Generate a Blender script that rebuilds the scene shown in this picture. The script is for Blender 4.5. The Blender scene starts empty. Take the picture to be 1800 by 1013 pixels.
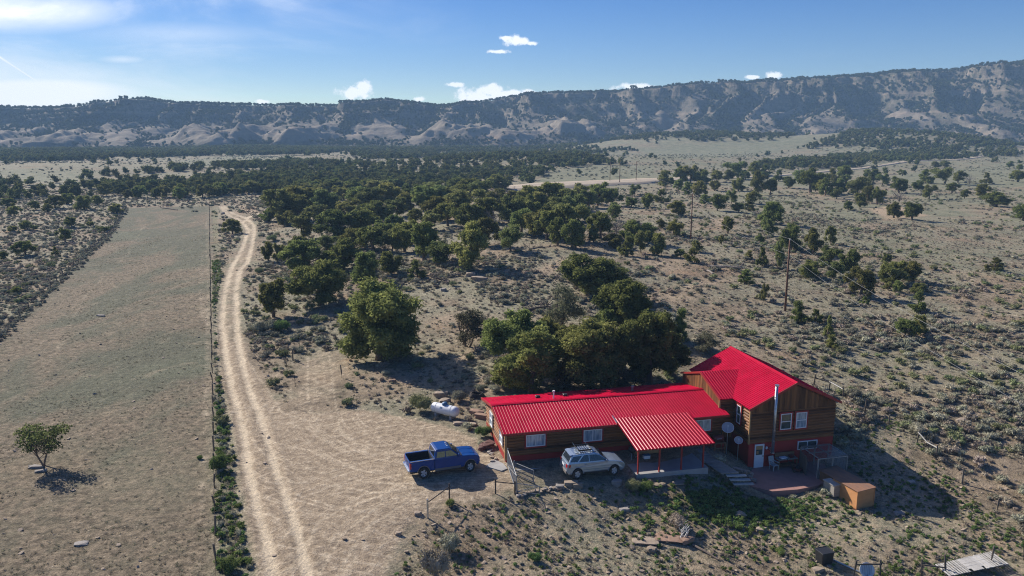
import bpy, bmesh, math, random
import numpy as np
from mathutils import Vector, Matrix

R = math.radians
random.seed(7)
RNG = np.random.default_rng(11)
scene = bpy.context.scene
COL = scene.collection

# ------------------------------------------------------------------ camera, sky, sun
CAM_H, FPX, PITCH = 25.0, 1400.0, math.atan((506.5 - 225.0) / 1400.0)
cam_d = bpy.data.cameras.new('camera')
cam = bpy.data.objects.new('camera', cam_d)
COL.objects.link(cam)
cam_d.sensor_width = 36.0
cam_d.lens = FPX / 1800.0 * 36.0
cam_d.clip_end = 20000
cam.location = (0, 0, CAM_H)
cam.rotation_euler = (math.pi / 2 - PITCH, 0, 0)
scene.camera = cam

SUN_AZ, SUN_EL = R(138.0), R(31.5)          # direction towards the sun, from +X counter-clockwise
SUN_DIR = Vector((math.cos(SUN_AZ) * math.cos(SUN_EL), math.sin(SUN_AZ) * math.cos(SUN_EL), math.sin(SUN_EL)))
sun_d = bpy.data.lights.new('sun', 'SUN')
sun_d.energy = 4.6
sun_d.angle = R(0.53)
sun_d.color = (1.0, 0.93, 0.83)
sun = bpy.data.objects.new('sun', sun_d)
COL.objects.link(sun)
sun.rotation_euler = SUN_DIR.to_track_quat('Z', 'Y').to_euler()
sun.location = (-200, 200, 150)

scene.render.engine = 'CYCLES'
vs = scene.view_settings
vs.view_transform = 'Standard'
vs.look = 'None'
vs.exposure = 0.65
vs.gamma = 1.0
vs.use_curve_mapping = False
scene.cycles.use_denoising = True
try:
    scene.cycles.denoising_prefilter = 'NONE'
except Exception:
    pass
scene.cycles.max_bounces = 6
scene.cycles.diffuse_bounces = 4
scene.cycles.glossy_bounces = 2
scene.cycles.transparent_max_bounces = 8
scene.cycles.volume_bounces = 0
scene.cycles.filter_width = 1.1


def pix_dir(px, py):
    a, b = (px - 900) / FPX, (py - 506.5) / FPX
    return np.array([a, math.cos(PITCH) - b * math.sin(PITCH), -math.sin(PITCH) - b * math.cos(PITCH)])


world = bpy.data.worlds.new('World')
scene.world = world
world.use_nodes = True


def build_world():
    nt = world.node_tree
    nt.nodes.clear()
    N, L = nt.nodes.new, nt.links.new

    def math_node(op, a, b=None, clamp=False):
        n = N('ShaderNodeMath')
        n.operation = op
        n.use_clamp = clamp
        for i, v in enumerate((a, b)):
            if v is None:
                continue
            if isinstance(v, (int, float)):
                n.inputs[i].default_value = v
            else:
                L(v, n.inputs[i])
        return n.outputs[0]

    sky = N('ShaderNodeTexSky')
    sky.sky_type = 'NISHITA'
    sky.sun_disc = False
    sky.sun_elevation = SUN_EL
    sky.sun_rotation = math.pi / 2 - SUN_AZ
    sky.altitude = 2000
    sky.air_density = 1.0
    sky.dust_density = 0.6
    sky.ozone_density = 2.5
    tc = N('ShaderNodeTexCoord')
    sep = N('ShaderNodeSeparateXYZ')
    L(tc.outputs['Generated'], sep.inputs[0])
    yy = math_node('MAXIMUM', sep.outputs[1], 0.05)
    gx = math_node('DIVIDE', sep.outputs[0], yy)
    gz = math_node('DIVIDE', sep.outputs[2], yy)
    comb = N('ShaderNodeCombineXYZ')
    L(gx, comb.inputs[0]); L(gz, comb.inputs[1])
    P = comb.outputs[0]

    def gnom(px, py):
        d = pix_dir(px, py)
        return d[0] / d[1], d[2] / d[1]

    # fair-weather cumulus over the rim
    clouds = [(622, 163, 36, 12), (640, 152, 20, 10), (838, 172, 46, 17), (862, 160, 34, 13), (900, 165, 50, 9),
              (940, 166, 34, 6), (912, 72, 26, 9), (888, 67, 15, 5), (876, 91, 20, 4), (798, 149, 17, 5),
              (738, 174, 11, 6), (1118, 154, 34, 8), (1356, 132, 18, 9), (1325, 136, 14, 4), (463, 179, 14, 5), (934, 76, 12, 5)]
    m = None
    for (px, py, hw, hh) in clouds:
        cx, cz = gnom(px, py)
        kx, kz = FPX / hw * 0.97, FPX / hh * 1.02
        mp = N('ShaderNodeVectorMath'); mp.operation = 'MULTIPLY_ADD'
        L(P, mp.inputs[0]); mp.inputs[1].default_value = (kx, kz, 0); mp.inputs[2].default_value = (-cx * kx, -cz * kz, 0)
        ln = N('ShaderNodeVectorMath'); ln.operation = 'LENGTH'
        L(mp.outputs[0], ln.inputs[0])
        v = math_node('SUBTRACT', 1.15, ln.outputs['Value'])
        m = v if m is None else math_node('MAXIMUM', m, v)
    nz = N('ShaderNodeTexNoise')
    L(P, nz.inputs['Vector']); nz.inputs['Scale'].default_value = 70; nz.inputs['Detail'].default_value = 7
    nz.inputs['Roughness'].default_value = 0.62
    nn = math_node('MULTIPLY', math_node('SUBTRACT', nz.outputs['Fac'], 0.5), 2.6)
    mm = math_node('ADD', m, nn)
    sm = N('ShaderNodeMapRange'); sm.interpolation_type = 'SMOOTHSTEP'
    L(mm, sm.inputs['Value']); sm.inputs['From Min'].default_value = 0.12; sm.inputs['From Max'].default_value = 0.70
    cum = math_node('MULTIPLY', sm.outputs[0], 0.93)
    # thin cirrus veil, thickest towards the sun
    mp2 = N('ShaderNodeMapping'); mp2.inputs['Scale'].default_value = (1.0, 4.2, 1); mp2.inputs['Rotation'].default_value = (0, 0, R(-12))
    L(P, mp2.inputs['Vector'])
    n2 = N('ShaderNodeTexNoise'); L(mp2.outputs[0], n2.inputs['Vector'])
    n2.inputs['Scale'].default_value = 2.6; n2.inputs['Detail'].default_value = 8; n2.inputs['Roughness'].default_value = 0.6
    n2.inputs['Distortion'].default_value = 0.6
    dot = N('ShaderNodeVectorMath'); dot.operation = 'DOT_PRODUCT'
    L(tc.outputs['Generated'], dot.inputs[0]); dot.inputs[1].default_value = tuple(SUN_DIR)
    near = N('ShaderNodeMapRange'); L(dot.outputs['Value'], near.inputs['Value'])
    near.inputs['From Min'].default_value = 0.62; near.inputs['From Max'].default_value = 0.90
    near.inputs['To Min'].default_value = 0.0; near.inputs['To Max'].default_value = 1.0
    veil = N('ShaderNodeMapRange'); veil.interpolation_type = 'SMOOTHSTEP'
    L(math_node('ADD', n2.outputs['Fac'], math_node('MULTIPLY', near.outputs[0], 0.20)), veil.inputs['Value'])
    veil.inputs['From Min'].default_value = 0.53; veil.inputs['From Max'].default_value = 0.92
    cir = math_node('MULTIPLY', veil.outputs[0], math_node('ADD', math_node('MULTIPLY', near.outputs[0], 0.92), 0.05))
    # cirrus banks seen at the left
    bk = None
    for (px, py, hw, hh) in [(30, 20, 170, 34), (60, 165, 190, 30), (20, 185, 140, 24), (300, 60, 160, 20), (215, 105, 40, 7)]:
        cx, cz = gnom(px, py)
        kx, kz = FPX / hw, FPX / hh
        mp = N('ShaderNodeVectorMath'); mp.operation = 'MULTIPLY_ADD'
        L(P, mp.inputs[0]); mp.inputs[1].default_value = (kx, kz, 0); mp.inputs[2].default_value = (-cx * kx, -cz * kz, 0)
        ln = N('ShaderNodeVectorMath'); ln.operation = 'LENGTH'; L(mp.outputs[0], ln.inputs[0])
        v = math_node('SUBTRACT', 1.2, ln.outputs['Value'], clamp=True)
        if px == 300: v = math_node('MULTIPLY', v, 0.25)
        if px == 215: v = math_node('MULTIPLY', v, 0.45)
        bk = v if bk is None else math_node('MAXIMUM', bk, v)
    bank = math_node('MULTIPLY', bk, math_node('MULTIPLY', math_node('SUBTRACT', n2.outputs['Fac'], 0.20, clamp=True), 4.2), clamp=True)
    # old contrail
    (ax, az), (bx, bz) = gnom(-60, 62), gnom(128, 184)
    dx, dz = bx - ax, bz - az
    ll = math.hypot(dx, dz)
    px_ = math_node('ADD', math_node('MULTIPLY', math_node('SUBTRACT', gx, ax), -dz / ll), math_node('MULTIPLY', math_node('SUBTRACT', gz, az), dx / ll))
    al_ = math_node('ADD', math_node('MULTIPLY', math_node('SUBTRACT', gx, ax), dx / ll / ll), math_node('MULTIPLY', math_node('SUBTRACT', gz, az), dz / ll / ll))
    wd = math_node('MULTIPLY', math_node('SUBTRACT', 1.25, al_), 5.0 / FPX)
    tr = math_node('SUBTRACT', 1.0, math_node('DIVIDE', math_node('ABSOLUTE', px_), wd), clamp=True)
    tr = math_node('MULTIPLY', tr, math_node('MULTIPLY', math_node('SUBTRACT', 1.0, al_, clamp=True), 3.0, clamp=True))
    tr = math_node('MULTIPLY', tr, math_node('GREATER_THAN', al_, -0.6))
    tr = math_node('MULTIPLY', tr, 0.97)
    tot = math_node('MAXIMUM', math_node('MAXIMUM', cum, tr), math_node('MAXIMUM', math_node('MULTIPLY', bank, 0.95), cir), clamp=True)
    tot = math_node('MULTIPLY', tot, math_node('GREATER_THAN', sep.outputs[1], 0.06))
    mix = N('ShaderNodeMixRGB')
    L(tot, mix.inputs[0])
    hs = N('ShaderNodeHueSaturation'); hs.inputs['Saturation'].default_value = SKY_SAT; hs.inputs['Value'].default_value = 1.0; hs.inputs['Hue'].default_value = 0.518
    L(sky.outputs[0], hs.inputs['Color'])
    L(hs.outputs[0], mix.inputs[1])
    mix.inputs[2].default_value = (0.88 / SKY_STR, 0.89 / SKY_STR, 0.90 / SKY_STR, 1)
    bg = N('ShaderNodeBackground')
    bg.inputs['Strength'].default_value = SKY_STR
    L(mix.outputs[0], bg.inputs['Color'])
    out = N('ShaderNodeOutputWorld')
    L(bg.outputs[0], out.inputs['Surface'])


SKY_STR, SKY_SAT = 0.067, 1.42
build_world()


# ------------------------------------------------------------------ helpers
def tag(o, label=None, cat=None, group=None, kind=None):
    if label: o['label'] = label
    if cat: o['category'] = cat
    if group: o['group'] = group
    if kind: o['kind'] = kind
    return o


def empty(name, loc=(0, 0, 0), rz=0.0, label=None, cat=None, group=None):
    o = bpy.data.objects.new(name, None)
    COL.objects.link(o)
    o.location = loc
    o.rotation_euler = (0, 0, rz)
    o.empty_display_size = 0.2
    return tag(o, label, cat, group)


def link_mesh(name, me, parent=None, mat=None):
    o = bpy.data.objects.new(name, me)
    COL.objects.link(o)
    if parent is not None:
        o.parent = parent
    if mat is not None and not me.materials:
        me.materials.append(mat)
    return o


class MB:
    """collects simple solids and links them as one mesh"""
    def __init__(self):
        self.v, self.f = [], []

    def add(self, vs_, fs_):
        b = len(self.v)
        self.v += [tuple(map(float, p)) for p in vs_]
        self.f += [tuple(b + i for i in q) for q in fs_]
        return self

    def box(self, c, s, rz=0.0, M=None):
        x, y, z = s[0] / 2, s[1] / 2, s[2] / 2
        ps = [Vector((sx * x, sy * y, sz * z)) for sz in (-1, 1) for sy in (-1, 1) for sx in (-1, 1)]
        rot = Matrix.Rotation(rz, 3, 'Z') if M is None else M
        ps = [rot @ p + Vector(c) for p in ps]
        return self.add(ps, [(0, 2, 3, 1), (4, 5, 7, 6), (0, 1, 5, 4), (2, 6, 7, 3), (0, 4, 6, 2), (1, 3, 7, 5)])

    def span(self, a, b):
        a, b = Vector(a), Vector(b)
        return self.box((a + b) / 2, (abs(b.x - a.x), abs(b.y - a.y), abs(b.z - a.z)))

    def hexa(self, p8):
        return self.add(p8, [(0, 2, 3, 1), (4, 5, 7, 6), (0, 1, 5, 4), (2, 6, 7, 3), (0, 4, 6, 2), (1, 3, 7, 5)])

    def slab(self, quad, t):
        """thick sheet: four corners of the top, thickness t downwards along the normal"""
        q = [Vector(p) for p in quad]
        n = (q[1] - q[0]).cross(q[3] - q[0]).normalized()
        lo = [p - n * t for p in q]
        return self.add(q + lo, [(0, 1, 2, 3), (7, 6, 5, 4), (0, 4, 5, 1), (1, 5, 6, 2), (2, 6, 7, 3), (3, 7, 4, 0)])

    def tube(self, pts, r, n=8, r2=None, cap=True):
        pts = [Vector(p) for p in pts]
        k = len(pts)
        rings = []
        up = Vector((0, 0, 1))
        for i, p in enumerate(pts):
            d = (pts[min(i + 1, k - 1)] - pts[max(i - 1, 0)]).normalized()
            a = d.cross(up)
            if a.length < 1e-3: a = d.cross(Vector((1, 0, 0)))
            a.normalize()
            b = d.cross(a).normalized()
            rr = r if r2 is None else r + (r2 - r) * i / max(1, k - 1)
            if isinstance(r, (list, tuple)): rr = r[i]
            rings.append([p + a * math.cos(2 * math.pi * j / n) * rr + b * math.sin(2 * math.pi * j / n) * rr for j in range(n)])
        vs_ = [q for ring in rings for q in ring]
        fs_ = [(i * n + j, i * n + (j + 1) % n, (i + 1) * n + (j + 1) % n, (i + 1) * n + j) for i in range(k - 1) for j in range(n)]
        if cap:
            fs_ += [tuple(range(n))[::-1], tuple((k - 1) * n + j for j in range(n))]
        return self.add(vs_, fs_)

    def prism(self, poly, z0, z1):
        n = len(poly)
        vs_ = [(x, y, z0) for x, y in poly] + [(x, y, z1) for x, y in poly]
        fs_ = [tuple(range(n))[::-1], tuple(range(n, 2 * n))] + [(i, (i + 1) % n, n + (i + 1) % n, n + i) for i in range(n)]
        return self.add(vs_, fs_)

    def lathe(self, prof, n=20, M=None):
        """prof: (r, z) from bottom to top"""
        k = len(prof)
        vs_ = [Vector((r * math.cos(2 * math.pi * j / n), r * math.sin(2 * math.pi * j / n), z)) for r, z in prof for j in range(n)]
        if M is not None: vs_ = [M @ v for v in vs_]
        fs_ = [(i * n + j, i * n + (j + 1) % n, (i + 1) * n + (j + 1) % n, (i + 1) * n + j) for i in range(k - 1) for j in range(n)]
        return self.add(vs_, fs_)

    def rock(self, c, s, seed, rz=0.0, sub=1, rough=0.28):
        rnd = random.Random(seed)
        bm = bmesh.new()
        bmesh.ops.create_icosphere(bm, subdivisions=sub, radius=1.0)
        rot = Matrix.Rotation(rz, 3, 'Z')
        vs_ = []
        for v in bm.verts:
            k = 1 + rnd.uniform(-rough, rough)
            p = Vector((max(-.75, min(.75, v.co.x * k)), max(-.75, min(.75, v.co.y * k)), max(-.7, min(.6, v.co.z * k))))
            vs_.append(rot @ Vector((p.x * s[0], p.y * s[1], p.z * s[2])) + Vector(c))
        bm.verts.index_update()
        fs_ = [tuple(v.index for v in f.verts) for f in bm.faces]
        bm.free()
        return self.add(vs_, fs_)

    def mesh(self, name, mat, smooth=False, bevel=0.0, seg=1):
        me = bpy.data.meshes.new(name)
        me.from_pydata(self.v, [], self.f)
        bm = bmesh.new()
        bm.from_mesh(me)
        bmesh.ops.recalc_face_normals(bm, faces=bm.faces)
        if bevel > 0:
            es = [e for e in bm.edges if len(e.link_faces) == 2 and e.calc_face_angle(0) > 0.45]
            bmesh.ops.bevel(bm, geom=es, offset=bevel, segments=seg, affect='EDGES', clamp_overlap=True, profile=0.6)
        bm.to_mesh(me)
        bm.free()
        if smooth:
            for p in me.polygons: p.use_smooth = True
        me.materials.append(mat)
        return me

    def build(self, name, mat, parent=None, smooth=False, bevel=0.0, seg=1):
        return link_mesh(name, self.mesh(name, mat, smooth, bevel, seg), parent)


# ------------------------------------------------------------------ materials
def new_mat(name):
    m = bpy.data.materials.new(name)
    m.use_nodes = True
    nt = m.node_tree
    nt.nodes.clear()
    return m, nt, nt.nodes.new, nt.links.new


def ramp(N, stops):
    r = N('ShaderNodeValToRGB')
    els = r.color_ramp.elements
    while len(els) < len(stops): els.new(0.5)
    for e, (p, c) in zip(els, stops):
        e.position = p
        e.color = (*c, 1)
    return r


def mat_basic(name, c1, c2=None, scale=6.0, rough=0.7, metal=0.0, bump=0.0, spec=0.5, stretch=(1, 1, 1), coat=0.0, lo=0.3, hi=0.7, rnd=0.0, detail=6):
    m, nt, N, L = new_mat(name)
    b = N('ShaderNodeBsdfPrincipled')
    o = N('ShaderNodeOutputMaterial')
    L(b.outputs[0], o.inputs[0])
    b.inputs['Roughness'].default_value = rough
    b.inputs['Metallic'].default_value = metal
    b.inputs['Specular IOR Level'].default_value = spec
    b.inputs['Coat Weight'].default_value = coat
    c2 = c2 or tuple(x * 0.82 for x in c1)
    tc = N('ShaderNodeTexCoord')
    mp = N('ShaderNodeMapping')
    mp.inputs['Scale'].default_value = stretch
    L(tc.outputs['Object'], mp.inputs[0])
    nz = N('ShaderNodeTexNoise')
    nz.inputs['Scale'].default_value = scale
    nz.inputs['Detail'].default_value = detail
    nz.inputs['Roughness'].default_value = 0.6
    L(mp.outputs[0], nz.inputs['Vector'])
    r = ramp(N, [(lo, c1), (hi, c2)])
    L(nz.outputs['Fac'], r.inputs[0])
    col = r.outputs[0]
    if rnd > 0:
        oi = N('ShaderNodeObjectInfo')
        hs = N('ShaderNodeHueSaturation')
        mr = N('ShaderNodeMapRange')
        mr.inputs['To Min'].default_value = 1 - rnd
        mr.inputs['To Max'].default_value = 1 + rnd
        L(oi.outputs['Random'], mr.inputs['Value'])
        L(mr.outputs[0], hs.inputs['Value'])
        L(col, hs.inputs['Color'])
        col = hs.outputs[0]
    L(col, b.inputs['Base Color'])
    if bump > 0:
        bp = N('ShaderNodeBump')
        bp.inputs['Strength'].default_value = bump
        bp.inputs['Distance'].default_value = 0.05
        L(nz.outputs['Fac'], bp.inputs['Height'])
        L(bp.outputs[0], b.inputs['Normal'])
    return m


def mat_foliage(name, c1, c2, scale=2.5, trans=0.48, rnd=0.28, hue=0.03):
    m, nt, N, L = new_mat(name)
    o = N('ShaderNodeOutputMaterial')
    d = N('ShaderNodeBsdfDiffuse')
    t = N('ShaderNodeBsdfTranslucent')
    mx = N('ShaderNodeMixShader')
    mx.inputs[0].default_value = trans
    L(d.outputs[0], mx.inputs[1]); L(t.outputs[0], mx.inputs[2]); L(mx.outputs[0], o.inputs[0])
    tc = N('ShaderNodeTexCoord')
    nz = N('ShaderNodeTexNoise')
    nz.inputs['Scale'].default_value = scale
    nz.inputs['Detail'].default_value = 4
    oi = N('ShaderNodeObjectInfo')
    av = N('ShaderNodeVectorMath'); av.operation = 'ADD'
    cx = N('ShaderNodeCombineXYZ')
    ml = N('ShaderNodeMath'); ml.operation = 'MULTIPLY'; ml.inputs[1].default_value = 37.0
    L(oi.outputs['Random'], ml.inputs[0]); L(ml.outputs[0], cx.inputs[0])
    L(tc.outputs['Object'], av.inputs[0]); L(cx.outputs[0], av.inputs[1])
    L(av.outputs[0], nz.inputs['Vector'])
    r = ramp(N, [(0.35, c1), (0.65, c2)])
    L(nz.outputs['Fac'], r.inputs[0])
    hs = N('ShaderNodeHueSaturation')
    mr = N('ShaderNodeMapRange'); mr.inputs['To Min'].default_value = 1 - rnd; mr.inputs['To Max'].default_value = 1 + rnd
    L(oi.outputs['Random'], mr.inputs['Value']); L(mr.outputs[0], hs.inputs['Value'])
    ml2 = N('ShaderNodeMath'); ml2.operation = 'FRACT'
    ml3 = N('ShaderNodeMath'); ml3.operation = 'MULTIPLY'; ml3.inputs[1].default_value = 7.31
    L(oi.outputs['Random'], ml3.inputs[0]); L(ml3.outputs[0], ml2.inputs[0])
    mh = N('ShaderNodeMapRange'); mh.inputs['To Min'].default_value = 0.5 - hue; mh.inputs['To Max'].default_value = 0.5 + hue
    L(ml2.outputs[0], mh.inputs['Value']); L(mh.outputs[0], hs.inputs['Hue'])
    L(r.outputs[0], hs.inputs['Color'])
    L(hs.outputs[0], d.inputs['Color']); L(hs.outputs[0], t.inputs['Color'])
    return m


MAT = {}
MAT['roof'] = mat_basic('red_roof_metal', (0.35, 0.001, 0.023), (0.52, 0.003, 0.040), 0.8, rough=0.6, spec=0.04)
MAT['porchroof'] = mat_basic('darker_red_roof_metal', (0.25, 0.001, 0.015), (0.33, 0.002, 0.022), 0.9, rough=0.6, spec=0.04)  # porch sheets in a deeper red than the other roofs
MAT['rib'] = mat_basic('red_rib_metal', (0.42, 0.002, 0.030), (0.50, 0.003, 0.040), 2, rough=0.30, spec=0.02)
MAT['porchrib'] = mat_basic('bright_rib_metal', (0.42, 0.003, 0.030), (0.50, 0.005, 0.040), 2, rough=0.25, spec=0.09)
def mat_logs(name, c1, c2, course, vertical=False):
    m, nt, N, L = new_mat(name)
    b = N('ShaderNodeBsdfPrincipled'); o = N('ShaderNodeOutputMaterial'); L(b.outputs[0], o.inputs[0])
    b.inputs['Roughness'].default_value = 0.6; b.inputs['Specular IOR Level'].default_value = 0.3
    tc = N('ShaderNodeTexCoord')
    sp = N('ShaderNodeSeparateXYZ'); L(tc.outputs['Object'], sp.inputs[0])
    ax = sp.outputs[2]
    if vertical:
        ad = N('ShaderNodeMath'); ad.operation = 'ADD'; L(sp.outputs[0], ad.inputs[0]); L(sp.outputs[1], ad.inputs[1]); ax = ad.outputs[0]
    dv = N('ShaderNodeMath'); dv.operation = 'DIVIDE'; dv.inputs[1].default_value = course; L(ax, dv.inputs[0])
    fl = N('ShaderNodeMath'); fl.operation = 'FLOOR'; L(dv.outputs[0], fl.inputs[0])
    wn = N('ShaderNodeTexWhiteNoise'); wn.noise_dimensions = '1D'; L(fl.outputs[0], wn.inputs['W'])
    mp = N('ShaderNodeMapping'); mp.inputs['Scale'].default_value = (6, 6, .5) if vertical else (.7, .7, 12); L(tc.outputs['Object'], mp.inputs[0])
    nz = N('ShaderNodeTexNoise'); nz.inputs['Scale'].default_value = 1.7; nz.inputs['Detail'].default_value = 7; nz.inputs['Roughness'].default_value = .65; L(mp.outputs[0], nz.inputs['Vector'])
    mx = N('ShaderNodeMath'); mx.operation = 'MULTIPLY_ADD'; mx.inputs[1].default_value = .38; L(wn.outputs['Value'], mx.inputs[0])
    ms = N('ShaderNodeMath'); ms.operation = 'MULTIPLY'; ms.inputs[1].default_value = .62; L(nz.outputs['Fac'], ms.inputs[0]); L(ms.outputs[0], mx.inputs[2])
    r = ramp(N, [(.25, c1), (.75, c2)]); L(mx.outputs[0], r.inputs[0]); L(r.outputs[0], b.inputs['Base Color'])
    bp = N('ShaderNodeBump'); bp.inputs['Strength'].default_value = .5; bp.inputs['Distance'].default_value = .02; L(nz.outputs['Fac'], bp.inputs['Height']); L(bp.outputs[0], b.inputs['Normal'])
    return m


MAT['log'] = mat_logs('stained_logs', (0.065, 0.024, 0.009), (0.30, 0.128, 0.045), 0.24)
MAT['log_end'] = MAT['log']
MAT['board'] = mat_logs('stained_boards', (0.070, 0.027, 0.010), (0.30, 0.132, 0.046), 0.2, True)
MAT['trim'] = mat_basic('tan_trim_wood', (0.42, 0.25, 0.11), (0.33, 0.19, 0.08), 3, rough=0.6)
MAT['redpaint'] = mat_basic('red_painted_block', (0.36, 0.020, 0.016), (0.30, 0.018, 0.015), 1.3, rough=0.7, bump=0.15)
MAT['redtrim'] = mat_basic('red_trim_paint', (0.34, 0.022, 0.018), None, 4, rough=0.55)
MAT['white'] = mat_basic('white_vinyl', (0.78, 0.79, 0.80), (0.72, 0.73, 0.75), 4, rough=0.4)
MAT['concrete'] = mat_basic('grey_concrete', (0.40, 0.39, 0.38), (0.30, 0.29, 0.285), 1.2, rough=0.85, bump=0.2)
MAT['redconcrete'] = mat_basic('red_concrete', (0.40, 0.215, 0.18), (0.31, 0.165, 0.14), 1.6, rough=0.85, bump=0.2)
MAT['gatesteel'] = mat_basic('dull_galvanised_tube', (0.30, 0.31, 0.32), (0.22, 0.225, 0.23), 6, rough=0.6, metal=0.2)
MAT['steel'] = mat_basic('galvanised_steel', (0.55, 0.57, 0.60), (0.42, 0.44, 0.47), 6, rough=0.36, metal=0.85)
MAT['darksteel'] = mat_basic('dark_pipe', (0.045, 0.04, 0.038), (0.08, 0.06, 0.05), 8, rough=0.6, metal=0.4)
MAT['rubber'] = mat_basic('tyre_rubber', (0.022, 0.022, 0.023), (0.05, 0.045, 0.04), 9, rough=0.85)
MAT['alloy'] = mat_basic('alloy_rim', (0.62, 0.63, 0.65), (0.5, 0.5, 0.52), 5, rough=0.4, metal=0.15)
MAT['black'] = mat_basic('black_plastic', (0.016, 0.016, 0.018), (0.03, 0.03, 0.032), 5, rough=0.5)
MAT['chrome'] = mat_basic('chrome', (0.75, 0.76, 0.78), (0.65, 0.66, 0.68), 4, rough=0.14, metal=1.0)
MAT['bluepaint'] = mat_basic('dusty_blue_car_paint', (0.001, 0.040, 0.195), (0.002, 0.048, 0.225), 1.2, rough=0.30, metal=0.0, spec=0.3, coat=0.15)
MAT['silverpaint'] = mat_basic('silver_car_paint', (0.27, 0.34, 0.44), (0.31, 0.38, 0.48), 1.4, rough=0.26, metal=0.45, coat=0.6)
MAT['dust'] = mat_basic('road_dust_paint', (0.13, 0.12, 0.13), (0.20, 0.17, 0.14), 3, rough=0.8)
MAT['carglass'] = mat_basic('car_glass', (0.012, 0.016, 0.022), (0.02, 0.024, 0.03), 3, rough=0.06, spec=0.8)
MAT['winglass'] = mat_basic('window_glass_curtains_and_reflection', (0.22, 0.29, 0.36), (0.52, 0.58, 0.63), 1.6, rough=0.07, spec=1.0, stretch=(3, 3, 0.4), lo=0.42, hi=0.6)  # curtains and pale sky reflection, both put into the pane colour
MAT['darkglass'] = mat_basic('dark_window_glass', (0.03, 0.045, 0.05), (0.09, 0.11, 0.10), 2.0, rough=0.05, spec=1.0)
MAT['redlens'] = mat_basic('red_lens', (0.50, 0.012, 0.010), (0.42, 0.01, 0.01), 6, rough=0.15, spec=0.8)
MAT['clearlens'] = mat_basic('clear_lens', (0.7, 0.72, 0.74), (0.55, 0.57, 0.6), 8, rough=0.12, spec=0.9)
MAT['tank'] = mat_basic('white_tank_paint', (0.78, 0.79, 0.81), (0.68, 0.69, 0.70), 1.5, rough=0.45, bump=0.03)
MAT['tankblue'] = mat_basic('blue_tank_dome', (0.05, 0.16, 0.30), (0.04, 0.12, 0.24), 3, rough=0.5)
MAT['greywood'] = mat_basic('weathered_wood', (0.38, 0.35, 0.31), (0.24, 0.21, 0.18), 3, rough=0.85, bump=0.3, stretch=(1, 6, 6), rnd=0.15)
MAT['palewood'] = mat_basic('bleached_boards', (0.52, 0.50, 0.47), (0.38, 0.36, 0.33), 3, rough=0.85, bump=0.3, stretch=(1, 6, 6), rnd=0.18)
MAT['brownwood'] = mat_basic('brown_wood', (0.25, 0.14, 0.07), (0.15, 0.085, 0.045), 3, rough=0.8, bump=0.3, stretch=(1, 1, 4), rnd=0.15)
MAT['postwood'] = mat_basic('old_fence_wood', (0.085, 0.068, 0.055), (0.16, 0.135, 0.11), 6, rough=0.9, bump=0.4, stretch=(4, 4, 0.6), rnd=0.25)
MAT['polewood'] = mat_basic('creosote_pole', (0.17, 0.075, 0.042), (0.115, 0.055, 0.034), 2.5, rough=0.8, bump=0.3, stretch=(4, 4, 0.3))
MAT['orange'] = mat_basic('orange_plywood', (0.62, 0.30, 0.12), (0.52, 0.235, 0.09), 1.4, rough=0.75, bump=0.1, stretch=(1, 1, 2.4))
MAT['rustroof'] = mat_basic('rusty_plywood_roof', (0.30, 0.145, 0.078), (0.20, 0.115, 0.082), 1.7, rough=0.85, bump=0.25, stretch=(2.4, 0.7, 1), lo=0.35, hi=0.65)
MAT['rock'] = mat_basic('sandstone', (0.38, 0.30, 0.225), (0.25, 0.195, 0.145), 2.2, rough=0.92, bump=0.6, rnd=0.15)
MAT['redrock'] = mat_basic('red_sandstone', (0.34, 0.215, 0.15), (0.24, 0.155, 0.11), 2.2, rough=0.92, bump=0.6, rnd=0.12)
MAT['greyrock'] = mat_basic('grey_stone', (0.36, 0.325, 0.29), (0.23, 0.205, 0.185), 2.2, rough=0.92, bump=0.6, rnd=0.18)
MAT['bark'] = mat_basic('juniper_bark', (0.13, 0.085, 0.060), (0.20, 0.150, 0.115), 5, rough=0.95, bump=0.8, stretch=(5, 5, 0.6), rnd=0.2)
MAT['deadwood'] = mat_basic('bleached_deadwood', (0.30, 0.26, 0.235), (0.19, 0.16, 0.145), 5, rough=0.95, bump=0.6, stretch=(4, 4, 0.8), rnd=0.15)
MAT['darkdead'] = mat_basic('dark_deadwood', (0.115, 0.085, 0.068), (0.20, 0.16, 0.13), 5, rough=0.95, bump=0.6, rnd=0.15)
MAT['bone'] = mat_basic('bleached_antler', (0.72, 0.70, 0.66), (0.60, 0.57, 0.52), 6, rough=0.7)
MAT['barrel'] = mat_basic('red_enamel', (0.16, 0.022, 0.018), (0.10, 0.018, 0.015), 3, rough=0.5)
MAT['dish'] = mat_basic('grey_dish', (0.42, 0.44, 0.47), (0.36, 0.38, 0.41), 4, rough=0.45)
MAT['tarp'] = mat_basic('maroon_tarp', (0.14, 0.045, 0.035), (0.075, 0.03, 0.025), 5, rough=0.75, bump=0.5)
MAT['wire'] = mat_basic('aluminium_wire', (0.42, 0.42, 0.42), None, 3, rough=0.8, spec=0.1)
MAT['fencewire'] = mat_basic('fence_wire', (0.06, 0.05, 0.045), None, 3, rough=0.95, spec=0.0)
MAT['juniper'] = mat_foliage('juniper_foliage', (0.112, 0.134, 0.047), (0.300, 0.315, 0.105), 7.0)
MAT['pinyon'] = mat_foliage('pinyon_foliage', (0.114, 0.138, 0.055), (0.285, 0.302, 0.114), 7.0)
MAT['greytree'] = mat_foliage('grey_brush_foliage', (0.13, 0.135, 0.085), (0.19, 0.18, 0.12), 5.0)
MAT['sage'] = mat_foliage('sagebrush_foliage', (0.28, 0.275, 0.195), (0.42, 0.405, 0.295), 3.0, trans=0.15, rnd=0.3, hue=0.025)
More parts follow.
